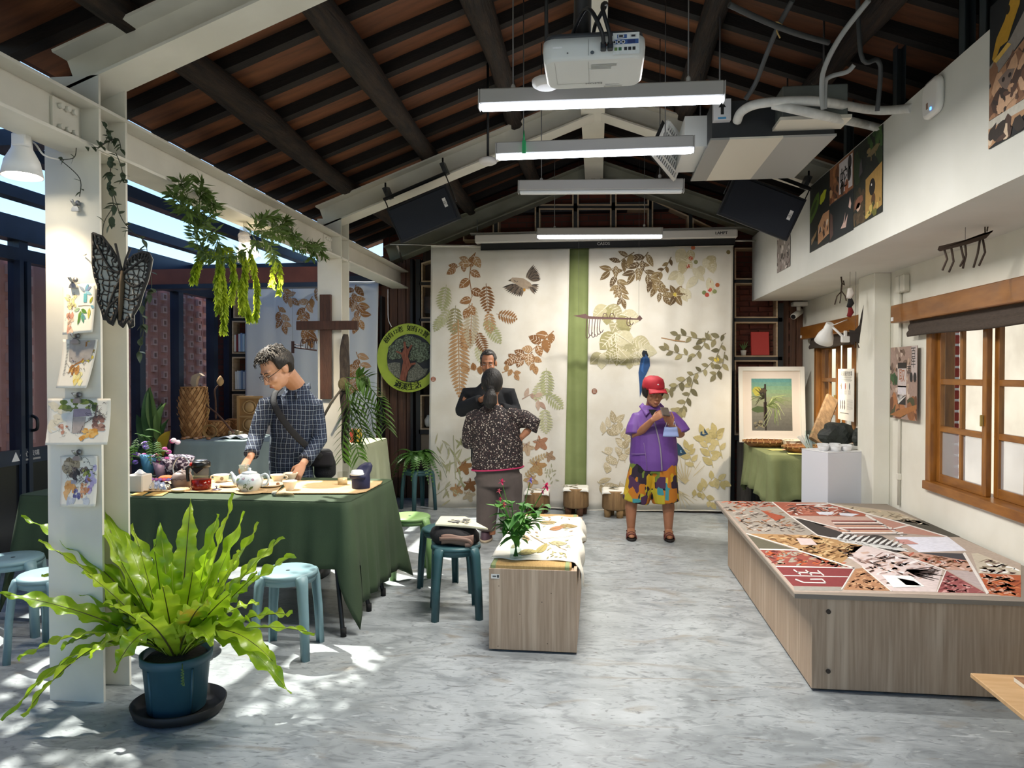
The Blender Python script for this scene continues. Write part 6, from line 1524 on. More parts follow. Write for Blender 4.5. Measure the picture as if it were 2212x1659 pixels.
pp.line([(.3,.5),(.5,.3),(.75,.2)],.008,'a8906a');pp.line([(.2,.42),(.45,.4),(.8,.5)],.006,'a8906a');pp.build('leaf_print',rn,printmat('fabric_ink',.9))
c=atZ(1114,1203,bz+.03);c.z=bz+.024
vs_=thing('flower_vase','glass vase of leafy stems with pink and purple flowers on bench','flower vase',c)
mb=MB();mb.lathe([(.0001,.0),(.032,.001),(.034,.012),(.03,.02),(.034,.08),(.04,.145)],c,18);mb.build('glass',glassmat('vase_glass','e8f2f2',.6),vs_)
fl_g=[M('leaf_fresh','5f9a3c',.5,trans=.25,col2='4f8530',nscale=8),M('leaf_deep','447a32',.5,trans=.25)]
def blade(p0,d,ln,wd,droop,mat,parent,name='leaf',n=6,fold=.15):
 d=Vector(d).normalized();side=d.cross(Z3);side=side.normalized()if side.length>.01 else X3;up=side.cross(d);rows=[]
 for i in range(n+1):
  t=i/n;w_=wd/2*sin(pi*min(1,.06+t*.94)**.75);q=Vector(p0)+d*ln*t+Vector((0,0,-droop*ln*t*t))
  rows.append([q-side*w_+up*fold*w_,q,q+side*w_+up*fold*w_])
 mb=MB();mb.add([p for r in rows for p in r],[(i*3+j,i*3+j+1,i*3+j+4,i*3+j+3)for i in range(n)for j in range(2)],True)
 return mb.build(name,mat,parent)
for i in range(13):
 a=i*2.39+.5;sp=RF.uniform(.03,.13);h_=RF.uniform(.18,.34)
 top=c+Vector((cos(a)*sp+(.03 if i%2 else 0),sin(a)*sp,h_));base_=c+Vector((-cos(a)*.012,-sin(a)*.012,.01))
 mb=MB();mb.tube(bez(base_,c+Vector((cos(a)*.02,sin(a)*.02,.15)),top,8),.003,5);mb.build('stem',fl_g[1],vs_)
 for k in range(8):
  f=RF.uniform(.5,1.0);q=base_.lerp(top,f);an=a+RF.uniform(-1.6,1.6);blade(q,(cos(an),sin(an),RF.uniform(-.2,.7)),RF.uniform(.06,.12),RF.uniform(.03,.055),RF.uniform(.1,.6),fl_g[k%2],vs_)
def flower(q,col,r,label=None,n=5):
 f=MB();f.ell(q,(r*.25,)*3,8,6);fo=f.build('flower',M('petal_'+col,col,.6,trans=.2),vs_)
 for i in range(n):
  a=2*pi*i/n;blade(q,(cos(a),-.5,sin(a)+.2),r,r*.6,.1,M('petal_'+col),fo,'petal',4)
for(u,v,col,r)in((1084,1040,'d03a6a',.024),(1078,1060,'e06a7a',.018),(1080,1078,'c83a64',.018),(1180,1050,'d02f66',.03),(1146,1037,'8a78c8',.022),(1088,1090,'d86a6a',.02),(1172,1062,'d85a86',.016)):
 q=atY(u,v,c.y-.02);mb=MB();mb.tube(bez(c+Vector((0,0,.14)),c.lerp(q,.5)+Vector((0,0,.05)),q,8),.0022,5);mb.build('stem',fl_g[0],vs_);flower(q,col,r)
 # ---- far tables on the veranda
def far_table(x0,x1,y0,y1,z,mat,lab_t,lab_c,drop):
 t=thing('folding_table',lab_t,'table',((x0+x1)/2,(y0+y1)/2,0));mb=MB();mb.bb(x0+.01,x1-.01,y0+.01,y1-.01,z-.03,z-.004);mb.build('tabletop',M('table_white'),t)
 for x in(x0+.1,x1-.1):
  for y in(y0+.08,y1-.08):
   mb=MB();mb.tube([(x,y,0),(x,y,z-.03)],.014,6);mb.build('leg',black_metal,t)
 cloth(x0,x1,y0,y1,z+.003,lambda p,c:drop,.012,0,'tablecloth',mat,lab_c,.04)
FZ=.80
q=atZ(372,953,FZ)
FX0,FX1,FY0,FY1=q.x,-2.95,7.2,8.1
far_table(FX0,FX1,FY0,FY1,FZ,M('blue_grey_cloth','94a29e',.9,col2='889692',nscale=3),'table of woven baskets near the glazed wall','blue grey cloth over the table of woven baskets',.6)
q2=atZ(842,946,FZ)
far_table(q2.x-.5,q2.x-.02,7.0,7.75,FZ,M('pale_green_cloth','b8bd9c',.9,col2='a8ad8c',nscale=3),'side table behind the second column','pale green cloth on side table behind the second column',.6)
onF=lambda u,v:atZ(u,v,FZ+.006)
weave=M('sedge_weave','a87848',.8,bump=.7,bscale=45);weave_d=M('sedge_weave_dark','7e5430',.8)
def woven(name,label,c,prof,n,sx=1.,sy=1.,mats=(weave,weave_d),rows=None,group='woven baskets',skew=0.):
 """basket made of overlapping diamond strands"""
 t=thing(name,label,'basket',c,0,group)
 def rad(f):
  k=f*(len(prof)-1);i=min(int(k),len(prof)-2);g=k-i
  return prof[i][0]+(prof[i+1][0]-prof[i][0])*g,prof[i][1]+(prof[i+1][1]-prof[i][1])*g
 mb=MB();mb.lathe([(r*.96,z)for r,z in prof],c,24,sx,sy);mb.build('inner_wall',mats[1],t)
 rows=rows or 12;mb=MB()
 for i in range(rows):
  for j in range(n):
   a=2*pi*(j+.5*(i%2))/n;f=(i+.5)/rows;da=pi/n*.92;df=.95/rows;r,z=rad(f);pts=[]
   for(aa,ff,o)in((0,-df,.0),(da,0,.006),(0,df,.016),(-da,0,.006)):
    q_=rad(min(1,max(0,f+ff)));pts.append(c+Vector(((q_[0]+o)*cos(a+aa)*sx+skew*q_[1],(q_[0]+o)*sin(a+aa)*sy,q_[1])))
   mb.cur=(i+j//2+j*i)%3;mb.add(pts,[(0,1,2,3)])
 mb.build('woven_strands',[mats[0],M('sedge_pale','c2925e',.8),M('sedge_mid','96683c',.8)],t,solid=.004,kind='stuff')
 r,z=prof[-1];mb=MB();mb.tube([c+Vector((r*cos(i*pi/14)*sx,r*sin(i*pi/14)*sy,z))for i in range(29)],.008,6);mb.build('rim',mats[0],t);return t
c=onF(398,948);woven('tall_basket','tall leaning sedge basket at the end of blue grey table',c+Vector((0,.15,0)),[(.12,0),(.15,.12),(.165,.28),(.165,.42),(.15,.56)],22,rows=15)
c=onF(456,944);woven('square_basket','squat square basket with a twig ring in front',c+Vector((0,.12,0)),[(.12,0),(.13,.08),(.13,.17)],18,1.05,.8,rows=7)
c2=onF(497,936);woven('small_basket','small basket next to the carved wooden picture',c2+Vector((0,.12,0)),[(.075,0),(.08,.08),(.082,.16)],14,rows=7)
p=onF(455,946);mb=MB()
for k in range(4):mb.tube([p+Vector(((.085-.006*k)*cos(i*pi/12),-.02+.006*k,.075+(.07-.004*k)*sin(i*pi/12)))for i in range(25)],.006,5)
tag(mb.build('twig_ring',M('twig_tan','a8824e',.8),None),'small wreath ring of twigs leaning on the square basket','wreath')
p=onF(458,930);mb=MB();mb.box(p+Vector((0,.28,.19)),(.2,.1,.38),None,.006);tag(mb.build('timber_block',M('grey_timber','8a6f52',.8,col2='6f5840',nscale=4,stretch=(6,6,1),bump=.3,bscale=20),None),'upright weathered timber block behind the square basket','wood block')
def branch(pts,Y,r,label,mat,extra=None,cat='branch'):
 t=thing('dried_branch',label,cat,atY(*pts[0],Y));mb=MB();P=spline([atY(u,v,Y)for u,v in pts],5);mb.tube(P,[r*(1-.5*i/len(P))for i in range(len(P))],7);mb.build('stem',mat,t)
 if extra:extra(t)
 return t
tanb=M('tan_branch','b58a50',.8);dkb=M('dark_branch','5a3c2c',.8)
branch([(442,905),(420,870),(394,838)],7.55,.022,'thick tan branch slanting out of square basket',tanb)
branch([(445,902),(452,885),(446,862)],7.5,.01,'thin forked tan twig above the square basket',tanb)
def pod(t):
 mb=MB();P=[atY(u,v,7.5)for u,v in((413,828),(416,812),(424,808),(432,806),(440,812),(430,812),(426,822),(424,840),(418,836))]
 n=len(P);mb.add([p_+Vector((0,.03,0))for p_ in P]+[p_+Vector((0,-.02,0))for p_ in P],[tuple(range(n)),tuple(range(n,2*n))]+[(i,(i+1)%n,n+(i+1)%n,n+i)for i in range(n)]);mb.build('dried_pod',M('dry_pod','c0a88c',.8),t)
branch([(505,935),(470,895),(440,870),(418,840)],7.5,.012,'long dried stalk with a curled pale seed pod',dkb,pod)
def bud(t):
 mb=MB();q=atY(476,822,7.6);mb.lathe([(.01,-.06),(.035,-.03),(.038,0),(.02,.035),(.003,.055)],q,12);mb.build('bud',M('dry_bud','c49a68',.8),t)
branch([(466,905),(466,870),(464,845),(470,834),(475,832)],7.6,.012,'dark stalk carrying a dry lotus bud',dkb,bud)
p=onF(495,949);t=thing('open_book','open magazine on the blue grey table','book',p)
for s in(-1,1):
 mb=MB();mb.grid(lambda a,b:p+Vector((s*.15*a,.02+.2*b-.02*s*a,.006+.03*sin(pi*min(1,a*1.1))*(1 if s>0 else.6))),8,3);mb.build('pages',M('book_white','e6e6e6',.7),t,solid=.01)
for i,(u,v)in enumerate(((497,944),(506,941),(514,943),(521,945))):
 p=onF(u,v);t=thing('spice_jar','small clear spice jar in the row beside the open magazine','jar',p,0,'spice jars');mb=MB();mb.lathe([(.02,0),(.022,.004),(.022,.05),(.018,.055)],p,12);mb.build('glass',M('jar_amber','8a7a58',.3),t);mb=MB();mb.lathe([(.02,.055),(.02,.068),(.0001,.069)],p,12);mb.build('lid',M('jar_lid','a89a80',.4,metal=.4),t)
for i in range(7):
 p=onF(396+9*i,950-(i%3)*2);mb=MB();mb.ell(p+Vector((0,0,.014)),(.03,.022,.015),9,6,Matrix.Rotation(i,3,'Z'));tag(mb.build('seed_pod',M('pod_'+str(i%2),['a5714a','c49a78'][i%2],.7),None),'brown seed pod scattered before the tall basket','seed pod','seed pods on the blue grey table')
p=onF(540,938);p.y=8.0;p=atY(540,942,7.95);p.z=FZ+.006
t=thing('carved_picture','carved wooden relief in a light frame behind the man','picture',p)
for a0,a1,b0,b1 in((-.15,.15,0,.03),(-.15,.15,.42,.45),(-.15,-.12,.03,.42),(.12,.15,.03,.42),(-.12,.12,.2,.22)):
 mb=MB();mb.bb(p.x+a0,p.x+a1,p.y-.02,p.y+.02,p.z+b0,p.z+b1);mb.build('frame_rail',M('frame_oak','b98f5c',.6),t)
mb=MB();mb.bb(p.x-.12,p.x+.12,p.y,p.y+.015,p.z+.03,p.z+.42);mb.build('panel',M('panel_oak','a87c48',.7,bump=.5,bscale=30),t)
for z in(.12,.32):
 mb=MB();mb.ell((p.x,p.y-.005,p.z+z),(.06,.02,.06),12,8);mb.tube([(p.x+.08*cos(i*pi/8),p.y-.008,p.z+z+.075*sin(i*pi/8))for i in range(17)],.008,5);mb.build('relief',M('relief_oak','c49a64',.7),t)
for u,v,col,lab in((772,905,'d8b040','yellow packet on the pale green side table'),(765,925,'c04838','red packet leaning on the pale green side table')):
 p=atY(u,v,7.2);p.z=FZ+.006;mb=MB();mb.box(p+Vector((0,0,.07)),(.08,.05,.14),None,.006);tag(mb.build('packet',M('packet_'+col,col,.5),None),lab,'packet')
 # ---- plants
RG=random.Random(17)
# ---- large bird's-nest fern
PC=Vector((-1.87,3.02,0))
bf=thing('nest_fern','large bright green bird-nest fern in a blue-green pot on saucer','plant',PC)
potm=M('pot_teal','2e5563',.5,col2='274a57',nscale=4)
mb=MB();mb.lathe([(.0001,.022),(.118,.022),(.122,.03),(.14,.235),(.15,.238),(.152,.275),(.144,.278),(.138,.24),(.0001,.235)],PC,36);pot=mb.build('pot',potm,bf)
for a in(-1.95,-.55):
 mb=MB();mb.tube([PC+Vector((cos(a)*.121,sin(a)*.121,.03)),PC+Vector((cos(a)*.139,sin(a)*.139,.23))],.006,6);mb.build('pot_rib',potm,pot)
mb=MB();mb.lathe([(.0001,.243),(.138,.243),(.12,.262),(.0001,.27)],PC,20);mb.build('soil',M('soil','2e231b',.95,bump=.6,bscale=60),bf)
mb=MB();mb.lathe([(.0001,.002),(.16,.002),(.19,.012),(.205,.055),(.198,.058),(.18,.02),(.0001,.016)],PC+Vector((.01,0,0)),36,1,.92);mb.build('saucer',M('saucer_black','151618',.6),bf)
fern_m=[M('fern_leaf','9fc12a',.35,trans=.42,col2='86ac1c',nscale=7,coat=.2),M('fern_leaf_b','b2cc38',.35,trans=.42,col2='93b524',nscale=7,coat=.2),M('fern_leaf_old','8fae2c',.4,trans=.4,col2='a89a30',nscale=9,lo=.5,hi=.62)]
rib_m=M('fern_midrib','3a3a14',.6);rib_l=M('fern_midrib_light','a8b848',.5)
def fern_frond(tip,lift,wd,wave,mat,twist=0.,side=None,out=None):
 b=PC+Vector((0,0,.25));tip=Vector(tip);d=tip-b;h=Vector((d.x,d.y,0));hn=h.normalized()if h.length>.02 else Vector((RG.uniform(-1,1),RG.uniform(-1,1),0)).normalized()
 b=b+hn*.035+Vector((0,0,.01));ctrl=b.lerp(tip,.42)+Vector((0,0,lift));n=46;P=bez(b,ctrl,tip,n);mb=MB();vs=[]
 ph=RG.uniform(0,6);fr=RG.uniform(5,7.5)
 for i,p in enumerate(P):
  t=i/n;tn=(P[min(i+1,n)]-P[max(i-1,0)]).normalized();sd_=tn.cross(Z3)
  if sd_.length<.15:sd_=hn.cross(Z3)
  sd_=(Matrix.Rotation(twist*(.3+t),3,tn)@sd_.normalized());nm=sd_.cross(tn)
  w_=wd*(.16+.84*sin(pi*min(1,t*.92+.03))**.8)*(1 if t<.8 else max(.04,1-((t-.8)/.2)**1.5))
  for c_ in(-1,-.55,0,.55,1):
   u_=abs(c_);off=.10*u_*w_*2+wave*(u_**2)*sin(fr*t*2*pi+ph+(1.4 if c_>0 else 0))*min(1,t*3)
   vs.append(p+sd_*(w_*c_*(1+.08*sin(fr*t*4*pi+ph)*(u_>.9)))+nm*off)
 fs=[(i*5+j,i*5+j+1,(i+1)*5+j+1,(i+1)*5+j)for i in range(n)for j in range(4)]
 mb.add(vs,fs,True);o=mb.build('frond',mat,bf)
 mb=MB();mb.tube([P[i]-Vector((0,0,.0005))for i in range(0,n,2)],[.0048*(1-.75*i/n)for i in range(0,n,2)],5);mb.build('midrib',rib_m if RG.random()<.6 else rib_l,o)
tips=[(45,1116,.12,.20,.036,.018),(82,1168,.0,.12,.03,.015),(-5,1282,-.12,.10,.042,.02),(38,1425,-.2,.22,.034,.02),(6,1558,-.28,.34,.034,.02),(48,1548,-.3,.34,.036,.022),(80,1478,.0,.2,.025,.015),(196,1092,.1,.02,.04,.018),(222,1090,.25,.02,.04,.02),(284,1132,.28,.0,.045,.02),(345,1128,.3,.0,.045,.02),(412,1078,.3,.0,.046,.02),(330,1166,-.1,.02,.045,.022),(506,1066,.12,.0,.042,.02),(470,1110,.2,.0,.05,.022),(560,1128,.1,.0,.046,.02),(530,1105,.3,.0,.04,.02),(596,1168,.1,.05,.045,.02),(636,1198,.0,.10,.042,.028),(613,1160,.2,.08,.036,.02),(632,1326,-.05,.12,.045,.026),(680,1368,.0,.14,.03,.02),(556,1238,-.1,.04,.045,.02),(585,1420,.1,.22,.04,.024),(628,1500,-.1,.30,.046,.026),(600,1440,-.2,.26,.05,.026),(418,1226,-.2,.0,.052,.022),(300,1180,-.05,.0,.045,.02),(255,1200,-.2,.02,.05,.02),(180,1232,-.1,.05,.05,.022),(128,1250,.1,.08,.036,.02),(90,1240,.2,.12,.026,.018),(445,1300,-.42,.10,.048,.024),(462,1395,-.4,.2,.045,.026),(245,1452,-.38,.26,.044,.026),(190,1420,-.25,.2,.04,.022),(130,1400,-.05,.18,.04,.022),(300,1330,-.5,.06,.05,.022),(370,1205,.1,.0,.05,.02),(390,1170,.35,.0,.04,.02),(450,1180,.05,.0,.05,.022),(520,1190,-.1,.03,.05,.022),(500,1280,-.3,.06,.05,.024),(350,1260,-.35,.03,.05,.02),(150,1160,.3,.06,.04,.02),(270,1150,.1,.0,.045,.02),(540,1340,-.3,.12,.042,.026),(560,1300,.2,.1,.045,.022),(170,1340,.0,.14,.046,.02),(225,1300,-.3,.08,.05,.02)]
for i,(u,v,dy,lf,w_,wv)in enumerate(tips):
 fern_frond(atY(u,v,PC.y+dy),lf,w_*1.18,wv*.72,fern_m[i%3 if i in(18,20,24,25,32)else i%2],RG.uniform(-.35,.35))
mb=MB();q=PC+Vector((.10,-.12,.27));mb.tube(spline([q,q+Vector((.02,-.03,-.02)),q+Vector((.03,-.035,-.08))]),.002,4)
for i in range(12):mb.ell(q+Vector((.02+.006*(i%2),-.036,-.01-.006*i)),(.006,.002,.004),6,4)
mb.build('trailing_weed',M('weed_green','4f6a34',.6),bf)
# ---- generic feathery sprays
def spray_mesh(mb,P,ln,wd,n,droop=.3,rnd=RG,spread=1.,two=False):
 """small leaflets set densely along path P"""
 L_=len(P)-1
 for i in range(n):
  f=(i+rnd.random())/n*L_;k=min(int(f),L_-1);p=P[k].lerp(P[k+1],f-k);t=(P[k+1]-P[k]).normalized()
  a=rnd.uniform(0,2*pi);o=t.orthogonal().normalized();d=(Matrix.Rotation(a,3,t)@o)*spread+t*.55+Vector((0,0,-droop));d.normalize()
  s=d.cross(Vector((rnd.uniform(-1,1),rnd.uniform(-1,1),rnd.uniform(-1,1)))).normalized();l=ln*rnd.uniform(.6,1.2);w_=wd*rnd.uniform(.7,1.2)
  mb.add([p,p+d*l*.5+s*w_,p+d*l,p+d*l*.5-s*w_],[(0,1,2,3)],False)
def spray(parent,pix,Y,ln,wd,n,mat,droop=.3,stem=.0025,name='frond',smat=None,jy=.03):
 P=spline([atX(u,v,Y+RG.uniform(-jy,jy))for u,v in pix],5);mb=MB();mb.tube(P,stem,5);spray_mesh(mb,P,ln,wd,n,droop);return mb.build(name,mat,parent)
YF=-2.21
hf=thing('hanging_fern','trailing feathery fern hanging from white steel beam around the lamp','plant',atX(545,500,-2.3))
fg_d=M('feather_dark','5c7434',.6,trans=.3,col2='4a6128',nscale=10);fg_sun=M('feather_sunlit','b0c030',.6,trans=.45,col2='93ab26',nscale=10)  # brighter copy paints the sunlight into the lower strands
for pts,n in(([(560,520),(520,545),(470,555),(435,540),(420,500),(430,440),(436,392)],150),([(430,470),(400,450),(372,415)],60),([(425,500),(450,470),(462,440)],60),([(420,450),(395,410),(392,392)],40),([(440,520),(465,500),(470,530)],40),([(430,430),(445,415),(458,440)],40)):
 spray(hf,pts,YF,.075,.009,int(n*1.5),fg_d)
for pts,n in(([(545,510),(560,480),(580,465),(592,470)],70),([(565,500),(600,490),(620,475),(618,500)],80),([(570,500),(610,510),(635,505),(640,520)],80),([(600,500),(640,530),(665,535),(690,528),(700,555)],110),([(560,510),(585,530),(592,560)],50),([(650,520),(680,540),(672,560)],40)):
 spray(hf,pts,YF,.075,.010,int(n*1.4),fg_d)
for pts,n in(([(500,535),(475,545),(480,600),(485,650),(483,715)],330),([(480,550),(470,600),(472,670)],180),([(520,540),(530,580),(528,640),(540,690)],260),([(540,545),(552,600),(556,640),(552,688)],200),([(500,545),(505,600),(500,650)],150),([(470,545),(440,550),(425,575),(418,605)],160),([(520,600),(522,640),(524,672)],120),([(590,550),(590,590),(586,615)],50),([(600,560),(606,600),(602,635)],50)):
 spray(hf,pts,YF-.08,.046,.008,int(n*2.6),fg_sun,.9)
 # ---- vine on the first column
vn=thing('ivy_vine','thin dark ivy vine trailing down the first white column','vine',(-2.28,3.0,2.5))
ivy=M('ivy_leaf','3c4a34',.6,trans=.15);ivs=M('ivy_stem','3a3a2c',.7)
def vine(pts,Y,nl,ln):
 P=spline([atY(u,v,Y)for u,v in pts],6);mb=MB();mb.tube(P,.002,5);mb.build('stem',ivs,vn)
 for i in range(nl):
  k=RG.randrange(len(P));a=RG.uniform(0,6.3);blade(P[k],(cos(a),-.35,sin(a)-.3),ln*RG.uniform(.7,1.2),ln*.62,.2,ivy,vn,'leaf',4)
vine([(165,300),(185,310),(215,318),(235,290),(228,275)],3.02,16,.035);vine([(215,318),(235,305),(255,300),(262,325)],3.02,16,.035);vine([(240,350),(238,400),(245,450),(232,500)],3.06,18,.045);vine([(250,330),(262,360),(268,395)],3.06,8,.04);vine([(246,420),(262,470),(285,500),(312,520)],3.05,8,.04)
vine([(130,345),(160,340),(165,312)],3.02,4,.03);vine([(130,345),(172,385),(172,425)],3.03,4,.03);vine([(250,440),(225,480),(222,520)],3.02,8,.04)
for(u0,u1,v0,v1)in((310,345,590,640),(290,330,640,760)):
 vine([(u0+6,v0-60),((u0+u1)/2,(v0+v1)/2),(u0+10,v1)],3.35,12,.045)
 # ---- staghorn log on the second column
sh=thing('orchid_log','bark log with drooping green leaves fixed beside the wooden cross','plant',atY(745,800,6.12))
P=[atY(u,v,6.1)for u,v in((747,722),(744,760),(745,800),(744,850),(747,900),(745,960),(748,1000))]
mb=MB();mb.tube(spline(P,4),[.02,.028,.034,.038,.04,.042,.043,.043,.043,.043,.042,.042,.042,.041,.04,.038,.036,.035,.034,.033,.032,.03,.028,.026,.02],10);mb.build('log',M('rough_bark','4a4036',.9,col2='2e2620',nscale=14,stretch=(3,3,1),bump=1.,bscale=40),sh)
mb=MB();mb.ell(atY(742,830,6.04),(.05,.04,.06),10,8);mb.build('root_ball',M('moss_brown','5a5234',.9,bump=.8,bscale=60),sh)
mb=MB();mb.tube([atY(742,835,6.02),atY(715,870,6.0),atY(698,902,6.0)],[.008,.012,.010],6);mb.build('strap',M('rope_dark','4a4438',.8),sh)
dg_=M('orchid_green','55782f',.5,trans=.2,col2='456822',nscale=8)
for pts in([(748,815),(780,820),(810,850),(826,880),(836,922)],[(750,825),(775,850),(800,890),(806,930)],[(748,830),(768,870),(780,920),(776,960)],[(748,830),(757,880),(765,940),(775,985)],[(745,820),(750,880),(742,940),(740,988)],[(755,820),(778,812),(795,815)],[(748,828),(790,870),(820,910)],[(748,828),(770,900),(790,940)]):
 P=spline([atY(u,v,5.98+RG.uniform(-.06,.06))for u,v in pts],4);mb=MB();mb.tube(P,.004,5);fo=mb.build('leaf_stalk',dg_,sh)
 for k in range(3,len(P)):
  for s in(-1,1):
   t=(P[k]-P[k-1]).normalized();sd_=t.cross(Y3).normalized()*s;blade(P[k],sd_+t*.6+Vector((0,-.15,-.35)),.12,.048,.2,dg_,fo,'leaflet',4)
   # ---- fern on a stool by the sign
q=atZ(893,1019,.45);q=Vector((q.x,7.86,0))
dup(s1,(q.x,q.y,0),.78,'dark teal stool carrying a potted fern beneath the round sign')
pfn=thing('potted_fern','bushy green potted fern standing on a stool under the round sign','plant',q+Vector((0,0,.452)))
c=q+Vector((0,0,.448));mb=MB();mb.lathe([(.07,0),(.075,.005),(.10,.14),(.105,.142),(.105,.16),(.098,.16)],c,18);mb.build('pot',M('pot_dark','2a221c',.7),pfn)
bg=M('boston_fern','4f7a2e',.55,trans=.3,col2='3d6322',nscale=8)
def pinnate(parent,b,d,ln,droop,n,lw,ll,mat,name='frond'):
 d=Vector(d).normalized();hz=Vector((d.x,d.y,0));side=hz.cross(Z3).normalized()if hz.length>.05 else X3;mb=MB();P=[b+d*ln*(i/n)+Vector((0,0,-droop*ln*(i/n)**2))for i in range(n+1)];mb.tube(P,.002,4)
 for i in range(1,n+1):
  t=(P[i]-P[i-1]).normalized();l=ll*sin(pi*min(1,.15+.85*i/n))+.006
  for s in(-1,1):
   e=(side*s+t*.35+Vector((0,0,-.15))).normalized();w_=t*lw;mb.add([P[i]-w_*.5,P[i]+e*l*.6-w_*.5,P[i]+e*l,P[i]+e*l*.6+w_*.5,P[i]+w_*.5],[(0,1,2,3,4)])
 return mb.build(name,mat,parent)
for i in range(46):
 a=i*2.4;el=RG.uniform(.1,1.2);pinnate(pfn,c+Vector((cos(a)*.04,sin(a)*.04,.15)),(cos(a)*cos(el),sin(a)*cos(el),sin(el)+.25),RG.uniform(.22,.40),RG.uniform(.7,1.5),16,.016,.045,bg)
 # ---- broad leaves in the corner by the glazing
gp=thing('ginger_plant','broad-leaved ginger plant with one yellow leaf beside the tall basket','plant',(-3.95,6.75,0))
gq=Vector((-3.9,6.75,0));mb=MB();mb.lathe([(.12,0),(.16,.3),(.165,.32),(.15,.32)],gq,18);mb.build('pot',M('pot_grey','5a5650',.8),gp)
lfm=M('ginger_leaf','4a6e3c',.45,trans=.25,col2='3a5c30',nscale=6);lfp=M('ginger_pale','7d9a55',.45,trans=.3);lfy=M('ginger_yellow','c0a030',.5,trans=.3)
def big_leaf(u0,v0,u1,v1,w_,mat,Y=6.7,bend=.12):
 a,b=atY(u0,v0,Y),atY(u1,v1,Y+RG.uniform(-.15,.15));n=10;mb=MB();P=bez(a,a.lerp(b,.5)+Vector((RG.uniform(-.05,.05),-bend,0)),b,n);vs=[]
 for i,p in enumerate(P):
  t=i/n;q_=w_*sin(pi*min(1,.04+.96*t))**.7;s_=Vector((b.z-a.z,0,-(b.x-a.x))).normalized();vs+=[p-s_*q_+Vector((0,-.02,0)),p,p+s_*q_+Vector((0,-.02,0))]
 mb.add(vs,[(i*3+j,i*3+j+1,i*3+j+4,i*3+j+3)for i in range(n)for j in range(2)],True);mb.build('leaf',mat,gp)
for a in((330,985,304,872,.07,lfm),(332,970,323,838,.06,lfm),(350,960,326,836,.06,lfp),(345,960,352,870,.05,lfm),(350,975,366,905,.04,lfm),(352,985,370,930,.06,lfy),(325,985,310,940,.05,lfm),(340,990,355,945,.05,lfm),(348,950,360,870,.04,lfp)):big_leaf(*a)
for u,v in((330,985),(350,960),(345,960)):
 mb=MB();mb.tube([gq+Vector((0,0,.3)),atY(u,v,6.7)],.014,6);mb.build('stalk',lfm,gp)
 # ---- wrapped bouquets behind the tissue box
bq=thing('bouquet','wrapped bouquets of pink and purple flowers at far end of tea table','bouquet',onT(330,1030)+Vector((0,.35,0)))
B0=Vector((-3.05,4.98,TZ+.01))
for u0,v0,u1,v1,col in((318,1036,325,985,'5a9ac0'),(345,1036,352,1000,'c8a8c0'),(368,1036,370,990,'4a3850'),(392,1036,398,985,'3e2c44')):
 a,b=atY(u0,v0,5.0),atY(u1,v1,5.0);mb=MB();mb.tube([a,a.lerp(b,.5),b],[.02,.045,.075],12);mb.build('wrapper',M('wrap_'+col,col,.5,trans=.2,col2='d8d0dc'if col.startswith(('4a3','3e2'))else None,nscale=45,lo=.5,hi=.56),bq)
RG2=random.Random(3)
for i in range(26):
 u,v=RG2.uniform(288,385),RG2.uniform(950,1012);q=atY(u,v,4.95+RG2.uniform(0,.2));col=RG2.choice(['c8407a','a8305a','8a70c8','d8c8d8','b04a8a','7a5ab0']);mb=MB();mb.ell(q,(.022,.02,.018),8,6);fo=mb.build('blossom',M('bloss_'+col,col,.7),bq)
for i in range(22):
 u,v=RG2.uniform(284,350),RG2.uniform(935,1000);q=atY(u,v,5.0);a=RG2.uniform(0,6.3);pinnate(bq,q,(cos(a),-.3,sin(a)*.6+.3),.14,.5,9,.01,.03,bg,'fern_sprig')
 # ---- fern at the right edge
rf_=thing('potted_fern','fern fronds reaching in from picture edge over the collage platform','plant',(1.95,2.85,.30))
c=Vector((1.95,2.85,.302));mb=MB();mb.lathe([(.08,0),(.11,.18),(.115,.2),(.1,.2)],c,18);mb.build('pot',M('pot_dark'),rf_)
for i in range(20):
 a=2.6+(i*2.4)%4.0;el=RG.uniform(.4,1.3);pinnate(rf_,c+Vector((0,0,.2)),(cos(a)*cos(el),sin(a)*cos(el),sin(el)),RG.uniform(.2,.32),RG.uniform(.5,1.2),18,.02,.06,bg)
for u,v,z_ in((2186,1143,.7),(2188,1190,.6),(2180,1262,.5),(2195,1330,.3)):
 tip=atY(u,v,3.0);b=c+Vector((0,0,.2));pinnate(rf_,b,tip-b+Vector((0,0,.2)),(tip-b).length*1.08,.2,18,.02,.06,bg)
